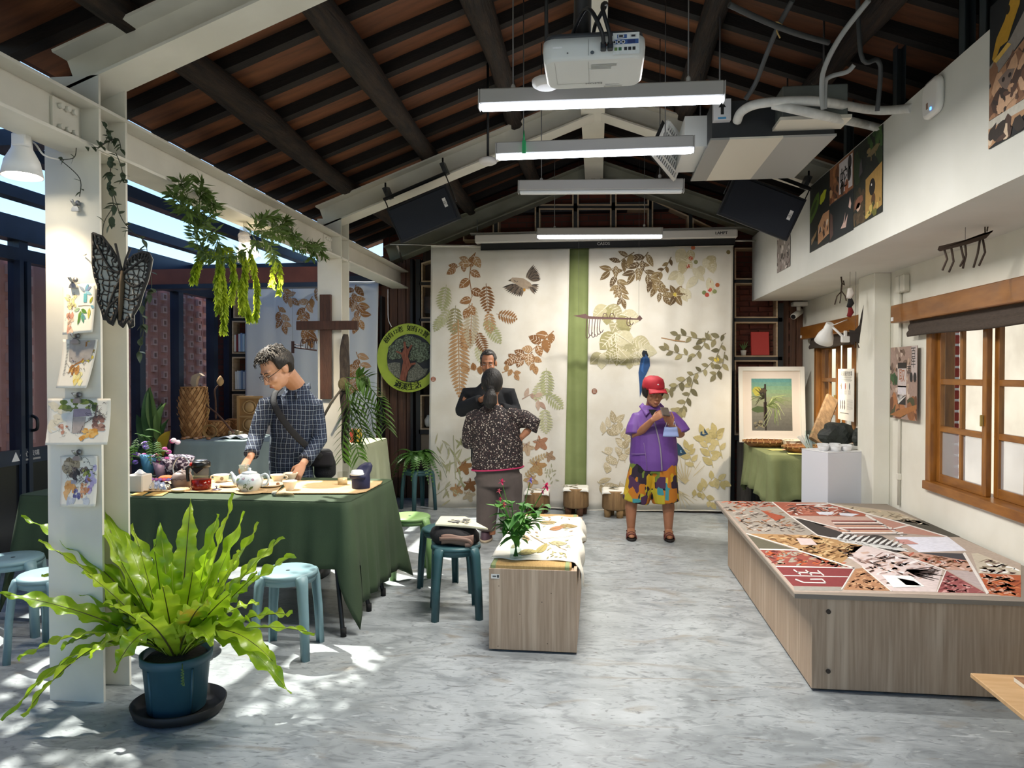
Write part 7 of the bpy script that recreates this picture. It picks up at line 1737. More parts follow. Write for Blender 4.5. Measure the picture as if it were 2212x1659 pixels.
 # ---- unseen yard tree, its crown placed to dapple the sunlight
tr=thing('dapple_tree','unseen leafy tree dappling sunlight from outside the glazed wall','tree',(-6.4,4.6,0))
mb=MB();mb.tube(spline([(-6.4,4.6,-.05),(-6.3,4.6,1.5),(-5.8,4.5,3.2),(-5.1,4.4,4.3)],5),[.16]*6+[.11]*6+[.06]*4,9);mb.build('trunk',M('rough_bark'),tr)
for q in((-4.2,3.8,4.6),(-4.7,3.6,4.9),(-3.7,4.5,4.7),(-5.2,4.6,5.0)):
 mb=MB();mb.tube(spline([(-5.6,4.5,3.5),(Vector((-5.6,4.5,3.5))+Vector(q))/2+Vector((0,0,.25)),q],5),[.05,.045,.04,.04,.035,.03,.028,.025,.02,.015,.01],7);mb.build('branch',M('rough_bark'),tr)
mb=MB();RT=random.Random(31)
for k in range(46):
 c=Vector((RT.uniform(-5.3,-3.3),RT.uniform(3.0,4.95),RT.uniform(4.0,5.2)))
 for i in range(26):
  p=c+Vector((RT.gauss(0,.13),RT.gauss(0,.13),RT.gauss(0,.1)));d=Vector((RT.uniform(-1,1),RT.uniform(-1,1),RT.uniform(-.5,.3))).normalized();s_=d.cross(Z3).normalized();l,w_=RT.uniform(.09,.16),RT.uniform(.02,.035)
  mb.add([p,p+d*l*.45+s_*w_,p+d*l,p+d*l*.45-s_*w_],[(0,1,2,3)])
mb.build('foliage',M('tree_leaf','4d6e30',.6,trans=.25),tr,kind='stuff')
# ---- things fixed to the columns and beam
YC1=3.06
steel_clip=M('clip_steel','b4b4b2',.3,metal=.8)
def clip(u,v,label,k=1.,parent=None):
 p=atY(u,v,YC1-.012);t=thing('bulldog_clip',label,'clip',p,0,'magnetic clips on the column')
 mb=MB();mb.prism([(-.019,-.014),(.019,-.014),(.016,.0),(.009,.008),(-.009,.008),(-.016,0)],lambda a,b,t_:p+Vector((a,-t_,b)),-.004,.01);mb.build('jaw',steel_clip,t)
 mb=MB();mb.tube([p+Vector((0,-.004,.006)),p+Vector((-.004,-.02,.026)),p+Vector((-.004,-.026,.034))],[.007,.008,.009],8,flat=((0,-1,0),.4));mb.build('lever',steel_clip,t)
 mb=MB();mb.lathe([(.012,0),(.013,.004),(.0001,.007)],p+Vector((.004,.006,.024)),14,rot=Matrix.Rotation(pi/2,3,'X'));mb.build('magnet',M('magnet_grey','8a8a8a',.4,metal=.6),t)
def sheet(corners,label,draw,curl):
 """hanging watercolour sheet; corners TL,TR,BR,BL in photo pixels"""
 TL,TR,BR,BL=[atY(u,v,YC1-.006)for u,v in corners];t=thing('watercolour_sheet',label,'painting',(TL+TR)/2,0,'watercolours clipped to the column')
 def pos(a,b):
  p=(BL.lerp(BR,a)).lerp(TL.lerp(TR,a),b);return p+Vector((0,-(1-b)**2*curl-.006*sin(a*pi)*(1-b),0))
 mb=MB();mb.grid(pos,12,16);mb.build('paper',M('watercolour_paper','ece6d6',.85),t,solid=.0012)
 pp=Print(lambda a,b,h:pos(a,b)+Vector((0,-.0012-h,0)),.0004,.0002);pp.clip=(.01,.01,.99,.99);draw(pp);pp.build('painting',t)
RW=random.Random(12)
def bl(pp,x0,y0,x1,y1,n,cols,r0,r1):
 for _ in range(n):pp.disc(RW.uniform(x0,x1),RW.uniform(y0,y1),RW.uniform(r0,r1),RW.uniform(r0,r1)*.8,RW.choice(cols),9,RW.uniform(0,3),.3,RW);pp.up(.04)
def scrib(pp,x0,y0,x1,y1,n,col,w=.006):
 for _ in range(n):
  x,y=RW.uniform(x0,x1),RW.uniform(y0,y1);pts=[(x,y)]
  for k in range(4):x+=RW.uniform(-.06,.06);y+=RW.uniform(-.05,.05);pts.append((min(.98,max(.02,x)),min(.98,max(.02,y))))
  pp.line(pts,w,col,w*.5)
def w1(pp):
 bl(pp,.1,.55,.4,.75,10,['e0d8a0','d8d090','e8dcb8'],.04,.1);bl(pp,.18,.05,.34,.5,14,['d8a888','c89078','e4c4a8'],.04,.07);pp.up();scrib(pp,.15,.1,.4,.8,26,'5a4038');pp.up()
 pp.rect(.66,.62,.76,.8,'5fa8b0');[pp.leaf(.7,.84,a,.22,.07,c)for a,c in((.5,'7a8aa8'),(1.0,'6a9ab0'),(-.3,'8ab8c8'),(2.6,'8a98a8'))]
 for x,y,a,c,l in((.6,.45,-2.0,'6f9a3c',.2),(.62,.42,-1.2,'5a9a7a',.24),(.6,.48,-.4,'5a8a30',.2),(.55,.5,3.4,'a8c098',.18),(.62,.38,-.6,'6a98b0',.18),(.58,.36,-1.9,'5f8a3a',.2),(.85,.6,1.0,'a8a830',.16),(.88,.55,-.4,'7aa8b8',.15),(.85,.5,-1.6,'d8cc60',.22)):pp.leaf(x,y,a,l,l*.42,c,'3a5a30')
 pp.line([(.5,.55),(.7,.56),(.88,.55)],.012,'4a4038',.008)
def w2(pp):
 pp.poly([(.2,.98),(.95,.98),(.9,.55),(.45,.5),(.25,.55)],'a8a098');pp.up();bl(pp,.3,.55,.62,.9,12,['4a4a5a','6a6a78','3a3846','8a8a98'],.05,.1);bl(pp,.65,.55,.95,.95,14,['a8a040','8a7a40','c8b040','7a8a3c'],.04,.09);bl(pp,.35,.3,.6,.45,10,['c89048','a87038','d8a860'],.04,.08);bl(pp,.55,.1,.8,.3,8,['e4d48a','f0e4a0','e0c060'],.05,.1)
 pp.up();scrib(pp,.3,.25,.95,.9,30,'4a3828',.008);pp.line([(.7,.95),(.72,.7),(.65,.55),(.4,.45),(.32,.3)],.05,'9a6a38',.03);[pp.line([(.14,.9-.03*i),(.2,.895-.03*i)],.008,'3a3a3a')for i in range(22)]
def w3(pp):
 bl(pp,.05,.3,.4,.9,10,['e4e0d4','d8d8d0','e8dcc0'],.06,.12);bl(pp,.25,.75,.75,.97,18,['6a7a3c','8a9448','4f6030','8a8a58'],.04,.08);pp.up();pp.poly([(.42,.78),(.68,.78),(.72,.62),(.42,.6)],'9a8c98');pp.poly([(.3,.55),(.42,.78),(.42,.25),(.38,.3)],'dcd8d0');pp.poly([(.42,.6),(.62,.6),(.6,.25),(.43,.25)],'b0a49c');pp.up();pp.rect(.44,.3,.5,.48,'4a4048');pp.rect(.46,.54,.58,.57,'3a3a4a')
 bl(pp,.2,.25,.38,.42,12,['c89078','d8a890','b87a60'],.02,.04);bl(pp,.75,.3,.9,.58,10,['9a7060','7a5a50','b08a78'],.04,.08);bl(pp,.6,.12,.85,.32,12,['e0a850','e8b868','d89840'],.04,.06);pp.up();scrib(pp,.65,.5,.9,.9,26,'3a3a40',.007);scrib(pp,.2,.15,.6,.6,16,'5a5048',.004);pp.line([(.8,.85),(.76,.6),(.6,.45),(.55,.25)],.02,'6a5a54',.01)
def w4(pp):
 bl(pp,.1,.7,.5,.95,8,['a8987c','b8a890','8a7a60'],.08,.14);bl(pp,.3,.5,.8,.8,16,['4a4444','6a5c54','3a3634','8a7a6c'],.04,.09);bl(pp,.7,.3,.95,.85,10,['9a88b8','b8a8cc','c8bcd8'],.05,.1);bl(pp,.15,.2,.45,.45,10,['d09858','c88848','e0b078'],.06,.1);bl(pp,.4,.18,.55,.35,7,['5a5a8a','7a7aa8'],.04,.06);bl(pp,.6,.2,.8,.55,14,['d8a078','c89068','b87a58'],.03,.06);bl(pp,.6,.6,.85,.72,8,['8a9440','a8a858','6a7a30'],.03,.05);pp.up()
 scrib(pp,.1,.5,.9,.92,44,'3a3230',.008);scrib(pp,.4,.2,.8,.6,16,'4a3a34',.006);pp.rect(.3,.45,.45,.52,'9a98a0');bl(pp,.2,.1,.8,.14,6,['b8bcc4','c8ccd0'],.06,.1)
sheet([(134,614),(206,612),(206,718),(142,724)],'topmost watercolour of blue and green leaves on the column',w1,.02)
sheet([(136,733),(211,733),(198,838),(133,838)],'watercolour of gnarled roots and grey roof on the column',w2,.035)
sheet([(103,861),(239,861),(241,959),(108,960)],'wide landscape watercolour of a house among trees',w3,.03)
sheet([(130,986),(210,985),(214,1092),(138,1092)],'lowest watercolour of tree roots over boulders',w4,.025)
clip(165,450,'empty steel clip high on the first column');clip(160,616,'steel clip holding the topmost leaf watercolour');clip(164,736,'steel clip holding the watercolour of gnarled roots');clip(168,864,'steel clip holding the wide landscape watercolour');clip(168,988,'steel clip holding the lowest boulder watercolour')
mb=MB();a=atY(181,552,YC1);mb.tube([a,a+Vector((.035,-.03,0))],.0025,5);tag(mb.build('nail',steel_clip,None),'thin nail sticking out of the column beside butterfly','nail')
# ---- butterfly sculpture
BY=3.0
bt_=thing('butterfly_sculpture','black openwork butterfly sculpture hanging on the first column','sculpture',atY(262,610,BY))
lw=[(201,504),(222,512),(240,535),(258,565),(264,590),(262,640),(256,668),(248,690),(244,702),(236,696),(232,690),(226,690),(222,672),(212,648),(214,620),(206,596),(202,570)]
rw=[(266,590),(276,566),(290,552),(308,545),(322,548),(328,560),(324,582),(318,606),(308,632),(300,660),(288,680),(288,704),(282,708),(276,690),(266,706),(260,700),(256,686),(262,660)]
wpale=M('wing_panel','a8a89e',.8);wdark=M('wing_black','26231f',.7,bump=.4,bscale=60)
def wing(poly,dy,name,nx,ny,seed):
 fn=lambda a,b,t_:atY(a,b,BY+dy*(a-264)/64)+Vector((0,t_,0));mb=MB();mb.prism(poly,fn,0,.012);w_=mb.build(name,wpale,bt_)
 P=[fn(a,b,-.003)for a,b in poly];mb=MB();mb.tube(P+[P[0]],.0065,6);mb.build('wing_edge',wdark,w_)
 rr=random.Random(seed);us=[p[0]for p in poly];vs=[p[1]for p in poly]
 def inside(u,v):
  r=False
  for i in range(len(poly)):
   (x1,y1),(x2,y2)=poly[i],poly[(i+1)%len(poly)]
   if(y1>v)!=(y2>v)and u<(x2-x1)*(v-y1)/(y2-y1)+x1:r=not r
  return r
 mb=MB();step=11;g={}
 for i in range(int((max(us)-min(us))/step)+2):
  for j in range(int((max(vs)-min(vs))/step)+2):
   g[i,j]=(min(us)+i*step+rr.uniform(-3.6,3.6),min(vs)+j*step+rr.uniform(-3.6,3.6)+i*1.5)
 for(i,j),p in g.items():
  for k in((i+1,j),(i,j+1)):
   if k in g and inside(*p)and inside(*g[k])and rr.random()<.93:mb.tube([fn(*p,-.004),fn(*g[k],-.004)],.0027,4)
 ed=[p for p in poly]
 for i in range(len(ed)):
  a,b=ed[i],ed[(i+1)%len(ed)];cx,cy=sum(us)/len(us),sum(vs)/len(vs)
  for f in(.25,.75):
   e=(a[0]+(b[0]-a[0])*f,a[1]+(b[1]-a[1])*f);q=(e[0]+(cx-e[0])*.22,e[1]+(cy-e[1])*.16);mb.tube([fn(*e,-.004),fn(*q,-.005)],.006,5)
 mb.build('wing_veins',wdark,w_,kind='stuff')
 for pts in(((264,592),(240,580),(212,530))if dy>0 else((266,592),(290,575),(318,556)),((262,640),(240,660),(226,684))if dy>0 else((264,640),(285,650),(305,640)),((264,600),(244,640),(232,684))if dy>0 else((266,600),(290,620),(310,610))):
  mb=MB();mb.tube(spline([fn(*q,-.006)for q in pts],4),.0055,5);mb.build('wing_strut',wdark,w_)
wing(lw,.03,'wing',6,12,4);wing(rw,-.05,'wing',6,12,6)
mb=MB();mb.tube([atY(u,v,BY-.012)for u,v in((265,585),(264,610),(262,650),(259,692))],[.008,.012,.011,.006],8);mb.build('body',M('body_brown','5a4a34',.8),bt_)
for pts in(((264,588),(256,555),(249,526)),((266,588),(272,560),(282,536))):
 mb=MB();mb.tube([atY(u,v,BY-.012)for u,v in pts],.0055,5);mb.build('antenna',wdark,bt_)
 # ---- beam lamps
clamp_lamp(atX(48,355,-2.47),(.02,-.03,-1),'white clip-on lamp under the beam beside the first column',20,atX(46,302,-2.45),k=1.35,col=(1,.8,.55),cord=[atX(75,310,-2.45),atX(95,335,-2.4),atX(128,345,-2.4)])
lampg=glassmat('lamp_shade_clear','f0eeea',.8,haze=.18)
clamp_lamp(atX(535,545,-2.38),(.05,.45,-1),'clear clip-on lamp glowing among the hanging fern',60,atX(530,500,-2.36),k=1.35,shade=lampg)
# ---- wooden cross on the second column
YX=6.16
c=atY(707,703,YX);cr=thing('wooden_cross','plain dark brown wooden cross hung on the second white column','cross',c)
cw=M('cross_wood','50301f',.6,col2='3e2416',nscale=5,stretch=(6,6,1),bump=.2,bscale=30)
a,b=atY(693,637,YX),atY(718,862,YX);mb=MB();mb.bb(a.x,b.x,YX-.03,YX,b.z,a.z,.003);mb.build('upright',cw,cr)
a,b=atY(641,694,YX-.03),atY(773,712,YX-.03);mb=MB();mb.bb(a.x,b.x,YX-.045,YX-.004,b.z,a.z,.003);mb.build('crossbar',cw,cr)
t=thing('hook_rack','short iron coat rack with hooks hanging behind the man','rack',atY(660,755,6.9));P_=lambda u,v:atY(u,v,6.9)
mb=MB();a,b=P_(630,737),P_(635,763);mb.bb(a.x,b.x,6.89,6.91,b.z,a.z);mb.build('end_plate',hm,t)
for p0,p1,r in(((634,750),(684,757),.008),((634,744),(655,746),.004)):
 mb=MB();mb.tube([P_(*p0),P_(*p1)],r,6);mb.build('bar',hm,t)
for u in(649,660,664,670,678):
 mb=MB();mb.tube(spline([P_(u,754),P_(u+1,740),P_(u+4,732),P_(u+6,742)],4),.004,5);mb.build('hook',hm,t)
mb=MB();mb.tube([P_(632,737),(P_(632,737).x,6.9,2.55)],.0012,4);mb.build('thread',steel_cable,t)
XD=XG+.06
pp_t=thing('door_push_bar','dark glazed door with push rail, handle and warning notice at picture edge','door',(XD,5.0,0))
y0,y1=atX(-60,1000,XD).y,atX(125,1000,XD).y
mb=MB();mb.bb(XD-.02,XD+.02,y0,y1,atX(60,1000,XD).z,atX(60,968,XD).z);mb.build('rail',dark_steel,pp_t)
mb=MB();mb.bb(XD-.015,XD+.005,y0,y1,.12,atX(60,1000,XD).z);mb.build('kick_panel',M('smoked_panel','14161c',.25),pp_t)
for u in(42,58):
 y=atX(u,800,XD).y;mb=MB();mb.bb(XD-.02,XD+.03,y-.02,y+.02,.05,2.4);mb.build('stile',dark_steel,pp_t)
y=atX(62,910,XD).y;mb=MB();mb.tube(spline([(XD+.03,y,atX(62,930,XD).z),(XD+.09,y-.02,atX(62,925,XD).z),(XD+.09,y-.02,atX(62,905,XD).z),(XD+.03,y,atX(62,898,XD).z)]),.012,7);mb.build('handle',black_metal,pp_t)
zc=atX(60,984,XD).z;yc=atX(55,984,XD).y
pp=Print(lambda a,b,h:Vector((XD+.0205+h,yc+a,zc+b)));pp.poly([(-.16,-.03),(-.08,-.03),(-.12,.045)],'d8d8d8');pp.text('小心玻璃',.02,.015,.05,'d0d0d0');pp.rect(-.06,-.035,.13,-.02,'9a9a9a');pp.build('notice_print',pp_t)
# ---- people
def er(c,rx,ry,n=20,yaw=0.,pw=1.):
 c=Vector(c);out=[]
 for i in range(n):
  a=2*pi*i/n;x,y=rx*cos(a),ry*sin(a)
  out.append(c+Vector((x*cos(yaw)-y*sin(yaw),x*sin(yaw)+y*cos(yaw),0)))
 return out
skin1=M('skin_tan','c2957a',.5,col2='b88768',nscale=9);skin2=M('skin_warm','a97354',.5,col2='9c6848',nscale=9)
hair_m=M('hair_black','0d0b0a',.6,col2='1f1a16',nscale=60,stretch=(1,1,.3),bump=.9,bscale=90);hair_g=M('hair_greying','24211f',.5,col2='6a6662',nscale=70,lo=.5,hi=.7)
def hand(mb,w,d,nrm,side,curl=(.5,.5,.5,.5),thumb=.5,k=1.,spread=.12,grip=.0):
 """palm and five fingers; w wrist, d finger direction, nrm back-of-hand normal, side = direction towards the thumb"""
 w,d=Vector(w),Vector(d).normalized();nrm=Vector(nrm);nrm=(nrm-d*nrm.dot(d)).normalized();s=Vector(side);s=(s-d*s.dot(d)-nrm*s.dot(nrm)).normalized()
 L_=.085*k;rings=[]
 for t,wd,th in((-.1,.026,.019),(.15,.032,.016),(.55,.04,.014),(.95,.042,.013),(1.05,.038,.010)):
  c=w+d*L_*t;rings.append([c+s*wd*k*cos(a)+nrm*th*k*sin(a)for a in[2*pi*i/14 for i in range(14)]])
 mb.loft(rings)
 for i,(ln,off)in enumerate(((.070,.031),(.078,.0105),(.073,-.0105),(.058,-.031))):
  b=w+d*L_*.97+s*off*k;cu=curl[i];p=b;th=.15+cu*.35;pts=[b-d*.015*k,b];dd=(d+s*(off*spread*12)).normalized()
  for j,f in enumerate((.45,.30,.25)):
   v=dd*cos(th)-nrm*sin(th);p=p+v*ln*f*k;pts.append(p);th+=cu*1.0
  mb.tube(pts,[.0088*k,.0092*k,.0085*k,.008*k,.0066*k],9)
 b=w+d*L_*.25+s*.028*k;v=(s*.75+d*.6-nrm*(.2+.5*thumb)).normalized();p1=b+v*.042*k;v2=(s*(.45-.6*thumb)+d*.85-nrm*(.2+.6*thumb)).normalized();p2=p1+v2*.032*k;p3=p2+v2*.024*k
 mb.tube([b-v*.015*k,b,p1,p2,p3],[.012*k,.0125*k,.0105*k,.0095*k,.0075*k],9)
def head(mb,c,Rm,k=1.,female=False):
 """skull, face, nose, ears; local -y is forward"""
 L_=lambda x,y,z:Vector(c)+Rm@(Vector((x,y,z))*k)
 mb.ell(L_(0,.012,.028),(.074*k,.093*k,.092*k),20,14,Rm);mb.ell(L_(0,-.026,-.028),(.062*k,.066*k,.082*k),18,12,Rm)
 mb.ell(L_(0,-.056,-.088),(.030*k,.026*k,.022*k),12,8,Rm);mb.ell(L_(0,-.045,-.07),(.046*k,.042*k,.03*k),12,8,Rm);mb.ell(L_(0,-.066,.028),(.05*k,.024*k,.016*k),12,8,Rm)
 for s in(-1,1):
  mb.ell(L_(s*.040,-.066,-.028),(.022*k,.02*k,.02*k),10,8,Rm);mb.ell(L_(s*.074,.012,-.006),(.010*k,.019*k,.030*k),10,8,Rm);mb.ell(L_(s*.014,-.092,-.036),(.009*k,.010*k,.008*k),8,6,Rm)
 mb.tube([L_(0,-.086,.012),L_(0,-.098,-.014),L_(0,-.106,-.032),L_(0,-.094,-.040)],[.008*k,.010*k,.013*k,.008*k],8)
 mb.ell(L_(0,-.088,-.062),(.022*k,.010*k,.006*k),10,6,Rm);mb.ell(L_(0,-.086,-.071),(.018*k,.010*k,.006*k),10,6,Rm)
def face_parts(c,Rm,k,parent,brow='1c1612',lip='8f4f44',shut=0.):
 L_=lambda x,y,z:Vector(c)+Rm@(Vector((x,y,z))*k)
 for s in(-1,1):
  mb=MB();mb.ell(L_(s*.030,-.0785,.004),(.014*k,.008*k,.0055*k*(1-shut)),10,8,Rm);e=mb.build('eye',M('eye_white','d8d2ca',.3),parent)
  mb=MB();mb.ell(L_(s*.030,-.0845,.003-.002*shut),(.0055*k,.003*k,.005*k*(1-shut)),8,6,Rm);mb.build('iris',M('iris_dark','1c120c',.2),e)
  mb=MB();mb.tube([L_(s*.016,-.0875,.009),L_(s*.030,-.088,.0115),L_(s*.044,-.079,.008)],.0022*k,6);mb.build('eyelid',M('lash_dark','2a1a14',.6),parent)
  mb=MB();mb.tube([L_(s*.014,-.089,.024),L_(s*.030,-.0895,.029),L_(s*.048,-.078,.025)],[.0028*k,.0034*k,.002*k],6,flat=((0,-1,0),.7));mb.build('eyebrow',M('brow_'+brow,brow,.8),parent)
 mb=MB();mb.tube([L_(-.020,-.090,-.0665),L_(0,-.0985,-.0655),L_(.020,-.090,-.0665)],.0026*k,6);mb.build('mouth',M('lip_'+lip,lip,.5),parent)
def shell(mb,c,Rm,k,fn,n=26,m=16):
 """hair: closed shell around the skull; fn(az, el) -> (outer radius scale or 0)"""
 L_=lambda v:Vector(c)+Rm@(v*k);vs=[]
 for i in range(m+1):
  el=pi/2-i/m*pi*.78
  for j in range(n):
   az=2*pi*j/n;q=fn(az,el);v=Vector((.080*cos(el)*cos(az),.100*cos(el)*sin(az)+.012,.100*sin(el)+.030));vs.append(L_(v*1.0 if q<=0 else Vector((v.x*q,(v.y-.012)*q+.012,(v.z-.03)*q+.03))))if q>0 else vs.append(L_(Vector((v.x*.82,(v.y-.012)*.82+.012,(v.z-.03)*.86+.03))))
 fs=[(i*n+j,i*n+(j+1)%n,(i+1)*n+(j+1)%n,(i+1)*n+j)for i in range(m)for j in range(n)];mb.add(vs,fs+[tuple(m*n+j for j in range(n)),tuple(reversed(range(n)))],True)
 # ---- cloth patterns
def plaid():
 m=M('plaid_shirt','1b2742',.85);N=m.node_tree.nodes;L=m.node_tree.links.new;tc=N.new('ShaderNodeTexCoord');sp=N.new('ShaderNodeSeparateXYZ')
 no=N.new('ShaderNodeTexNoise');no.inputs['Scale'].default_value=7;mxv=N.new('ShaderNodeVectorMath');mxv.operation='MULTIPLY_ADD';mxv.inputs[1].default_value=(.028,.028,.028);L(tc.outputs['Object'],no.inputs['Vector']);L(no.outputs[1],mxv.inputs[0]);L(tc.outputs['Object'],mxv.inputs[2]);L(mxv.outputs[0],sp.inputs[0])
 def band(sock,period,width):
  a=N.new('ShaderNodeMath');a.operation='MULTIPLY';a.inputs[1].default_value=1/period;L(sock,a.inputs[0]);f=N.new('ShaderNodeMath');f.operation='FRACT';L(a.outputs[0],f.inputs[0]);c=N.new('ShaderNodeMath');c.operation='LESS_THAN';c.inputs[1].default_value=width;L(f.outputs[0],c.inputs[0]);return c.outputs[0]
 ad=N.new('ShaderNodeMath');ad.operation='ADD';L(sp.outputs[0],ad.inputs[0]);yk=N.new('ShaderNodeMath');yk.operation='MULTIPLY';yk.inputs[1].default_value=.8;L(sp.outputs[1],yk.inputs[0]);L(yk.outputs[0],ad.inputs[1])
 src=None;base=(*lin('111a2e'),1)
 for sock,per,wd,col,fac in((ad.outputs[0],.018,.38,'2c3c58',.5),(sp.outputs[2],.018,.38,'283850',.5),(ad.outputs[0],.036,.085,'a9b5c0',.6),(sp.outputs[2],.036,.085,'9aa8b4',.55)):
  b=band(sock,per,wd);mu=N.new('ShaderNodeMath');mu.operation='MULTIPLY';mu.inputs[1].default_value=fac;L(b,mu.inputs[0]);mx=N.new('ShaderNodeMix');mx.data_type='RGBA';mx.inputs[7].default_value=(*lin(col),1);L(mu.outputs[0],mx.inputs[0])
  if src:L(src,mx.inputs[6])
  else:mx.inputs[6].default_value=base
  src=mx.outputs[2]
 L(src,N['Principled BSDF'].inputs['Base Color']);return m
def floral():
 m=M('floral_blouse','241c1c',.85);N=m.node_tree.nodes;L=m.node_tree.links.new;tc=N.new('ShaderNodeTexCoord');src=None
 for sc_,th,col in((70,.30,'6a5a54'),(48,.27,'b4aa9e'),(95,.2,'5a2a30')):
  v=N.new('ShaderNodeTexVoronoi');v.inputs['Scale'].default_value=sc_;L(tc.outputs['Object'],v.inputs['Vector']);c=N.new('ShaderNodeMath');c.operation='LESS_THAN';c.inputs[1].default_value=th;L(v.outputs[0],c.inputs[0]);mx=N.new('ShaderNodeMix');mx.data_type='RGBA';mx.inputs[7].default_value=(*lin(col),1);L(c.outputs[0],mx.inputs[0])
  if src:L(src,mx.inputs[6])
  else:mx.inputs[6].default_value=(*lin('1c1618'),1)
  src=mx.outputs[2]
 L(src,N['Principled BSDF'].inputs['Base Color']);return m
def patchwork():
 m=M('patchwork_skirt','b89020',.85);N=m.node_tree.nodes;L=m.node_tree.links.new;tc=N.new('ShaderNodeTexCoord');mp=N.new('ShaderNodeMapping');mp.inputs['Scale'].default_value=(1,1,.7);L(tc.outputs['Object'],mp.inputs[0])
 v=N.new('ShaderNodeTexVoronoi');v.distance='CHEBYCHEV';v.inputs['Scale'].default_value=14;L(mp.outputs[0],v.inputs['Vector']);r=N.new('ShaderNodeValToRGB');r.color_ramp.interpolation='CONSTANT'
 cs=['c49a18','2a1c2c','b4a428','4a2a4a','3f8a90','141214','d0b030','6a7a30','b8701c','2c1a30'];sp=N.new('ShaderNodeSeparateColor');L(v.outputs[1],sp.inputs[0]);L(sp.outputs[0],r.inputs[0])
 el=r.color_ramp.elements;el[0].color=(*lin(cs[0]),1);el[1].position=.1;el[1].color=(*lin(cs[1]),1)
 for i in range(2,10):e=el.new(i/10);e.color=(*lin(cs[i]),1)
 L(r.outputs[0],N['Principled BSDF'].inputs['Base Color']);return m
VX=.0055
# ================= man in the checked shirt
B=Vector((-2.25,5.24,0))
m1=thing('person','man in dark blue checked shirt and glasses bending over the tea table','person',B)
hc=atY(598,797,4.98);yaw_=radians(-38);Rh=Matrix.Rotation(yaw_,3,'Z')@Matrix.Rotation(radians(36),3,'X')
sR,sL=atY(574,874,5.16),atY(680,874,5.26);eR,eL=atY(553,945,5.12),atY(690,950,5.22);wR,wL=atY(541,988,4.94),atY(654,1003,4.97)
nk=atY(641,834,5.2);pel=atY(630,1040,5.28)
HK=1.22
mb=MB();head(mb,hc,Rh,HK)
mb.tube([nk+Vector((0,.02,-.05)),nk,hc+Rh@Vector((0,.04,-.05))],[.072,.066,.066],14)
mb.loft([er(pel+Vector((0,0,-.1)),.13,.09),er(pel,.14,.09),er(pel+Vector((-.005,-.01,.2)),.13,.085),er(nk+Vector((0,.01,-.16)),.15,.085),er(nk+Vector((0,.02,-.05)),.09,.07),er(nk,.055,.055)])
for s_,e_,w_ in((sR,eR,wR),(sL,eL,wL)):mb.tube([s_,e_,e_.lerp(w_,.5),w_],[.045,.036,.033,.026],12)
hand(mb,wR,(-.35,-.45,-.75),(-.25,-.7,.5),(-1,.1,.1),(.5,.5,.55,.6),.6,1.0);hand(mb,wL,(-.35,-.35,-.85),(.1,-.85,.4),(-1,0,.1),(.35,.35,.4,.45),.5,1.0)
for x in(-.09,.09):mb.tube([pel+Vector((x,0,-.05)),B+Vector((x+.03,.0,.48)),B+Vector((x+.06,.0,.06))],[.075,.055,.04],10)
mb.build('body',skin1,m1,remesh=VX,soft=3);face_parts(hc,Rh,HK,m1,shut=.55)
sh_m=plaid();mb=MB()
mb.loft([er(pel+Vector((0,0,-.12)),.185,.135),er(pel+Vector((0,0,.02)),.172,.128),er(pel+Vector((-.005,-.01,.18)),.165,.122),er(pel.lerp(nk,.68),.185,.125),er(nk+Vector((0,.012,-.14)),.185,.115),er(nk+Vector((0,.015,-.09)),.145,.10),er(nk+Vector((0,.014,-.045)),.10,.088),er(nk+Vector((-.004,.008,-.005)),.08,.08),er(nk+Vector((-.014,-.008,.032)),.072,.076)])
for s_,e_,w_ in((sR,eR,wR),(sL,eL,wL)):
 f_=e_.lerp(w_,.82);mb.tube([nk.lerp(s_,.5)+Vector((0,.01,-.055)),s_,s_.lerp(e_,.5),e_,e_.lerp(w_,.45),f_],[.055,.066,.064,.060,.056,.050],14);mb.tube([e_.lerp(w_,.68),f_.lerp(w_,.25)],[.054,.056],14)
mb.build('checked_shirt',sh_m,m1,remesh=.008,soft=4)
mb=MB()
for sg in(-1,1):
 mb.grid(lambda a,b:nk+Vector((sg*(.078-.045*a+.018*b),.06-.15*a-.028*b,.008-.05*a-.05*b+.02*(1-a))),8,3)
mb.build('collar',sh_m,m1,solid=.006)
mb=MB();mb.loft([er(pel+Vector((0,0,-.16)),.165,.12),er(pel+Vector((0,0,-.06)),.165,.12)]);
for x in(-.085,.085):mb.tube([pel+Vector((x,0,-.10)),B+Vector((x+.02,.0,.5)),B+Vector((x+.05,.0,.09))],[.098,.08,.07],14)
mb.build('jeans',M('denim','34465e',.9,col2='2c3c52',nscale=6),m1,remesh=.01,soft=3)
for x in(-.09,.14):
 mb=MB();f_=B+Vector((x+.06,-.05,0));mb.loft([er(f_+Vector((0,0,.004)),.05,.135),er(f_+Vector((0,0,.04)),.052,.135),er(f_+Vector((0,.03,.075)),.045,.09),er(f_+Vector((0,.06,.11)),.042,.05)]);mb.build('shoe',M('black_shoe','121214',.6),m1,remesh=.008,soft=2)
mb=MB();shell(mb,hc,Rh,HK,lambda az,el:(1.12+.03*sin(az*7+el*5))if el>(.62 if-2.75<(az-2*pi if az>pi else az)<-.4 else-.22 if abs((az-2*pi if az>pi else az))<.42 or abs(abs(az-pi))<.42 else-1.0)else 0,40,24)
hr=mb.build('hair',hair_m,m1,remesh=.006,soft=2)
RH=random.Random(6);mb=MB()
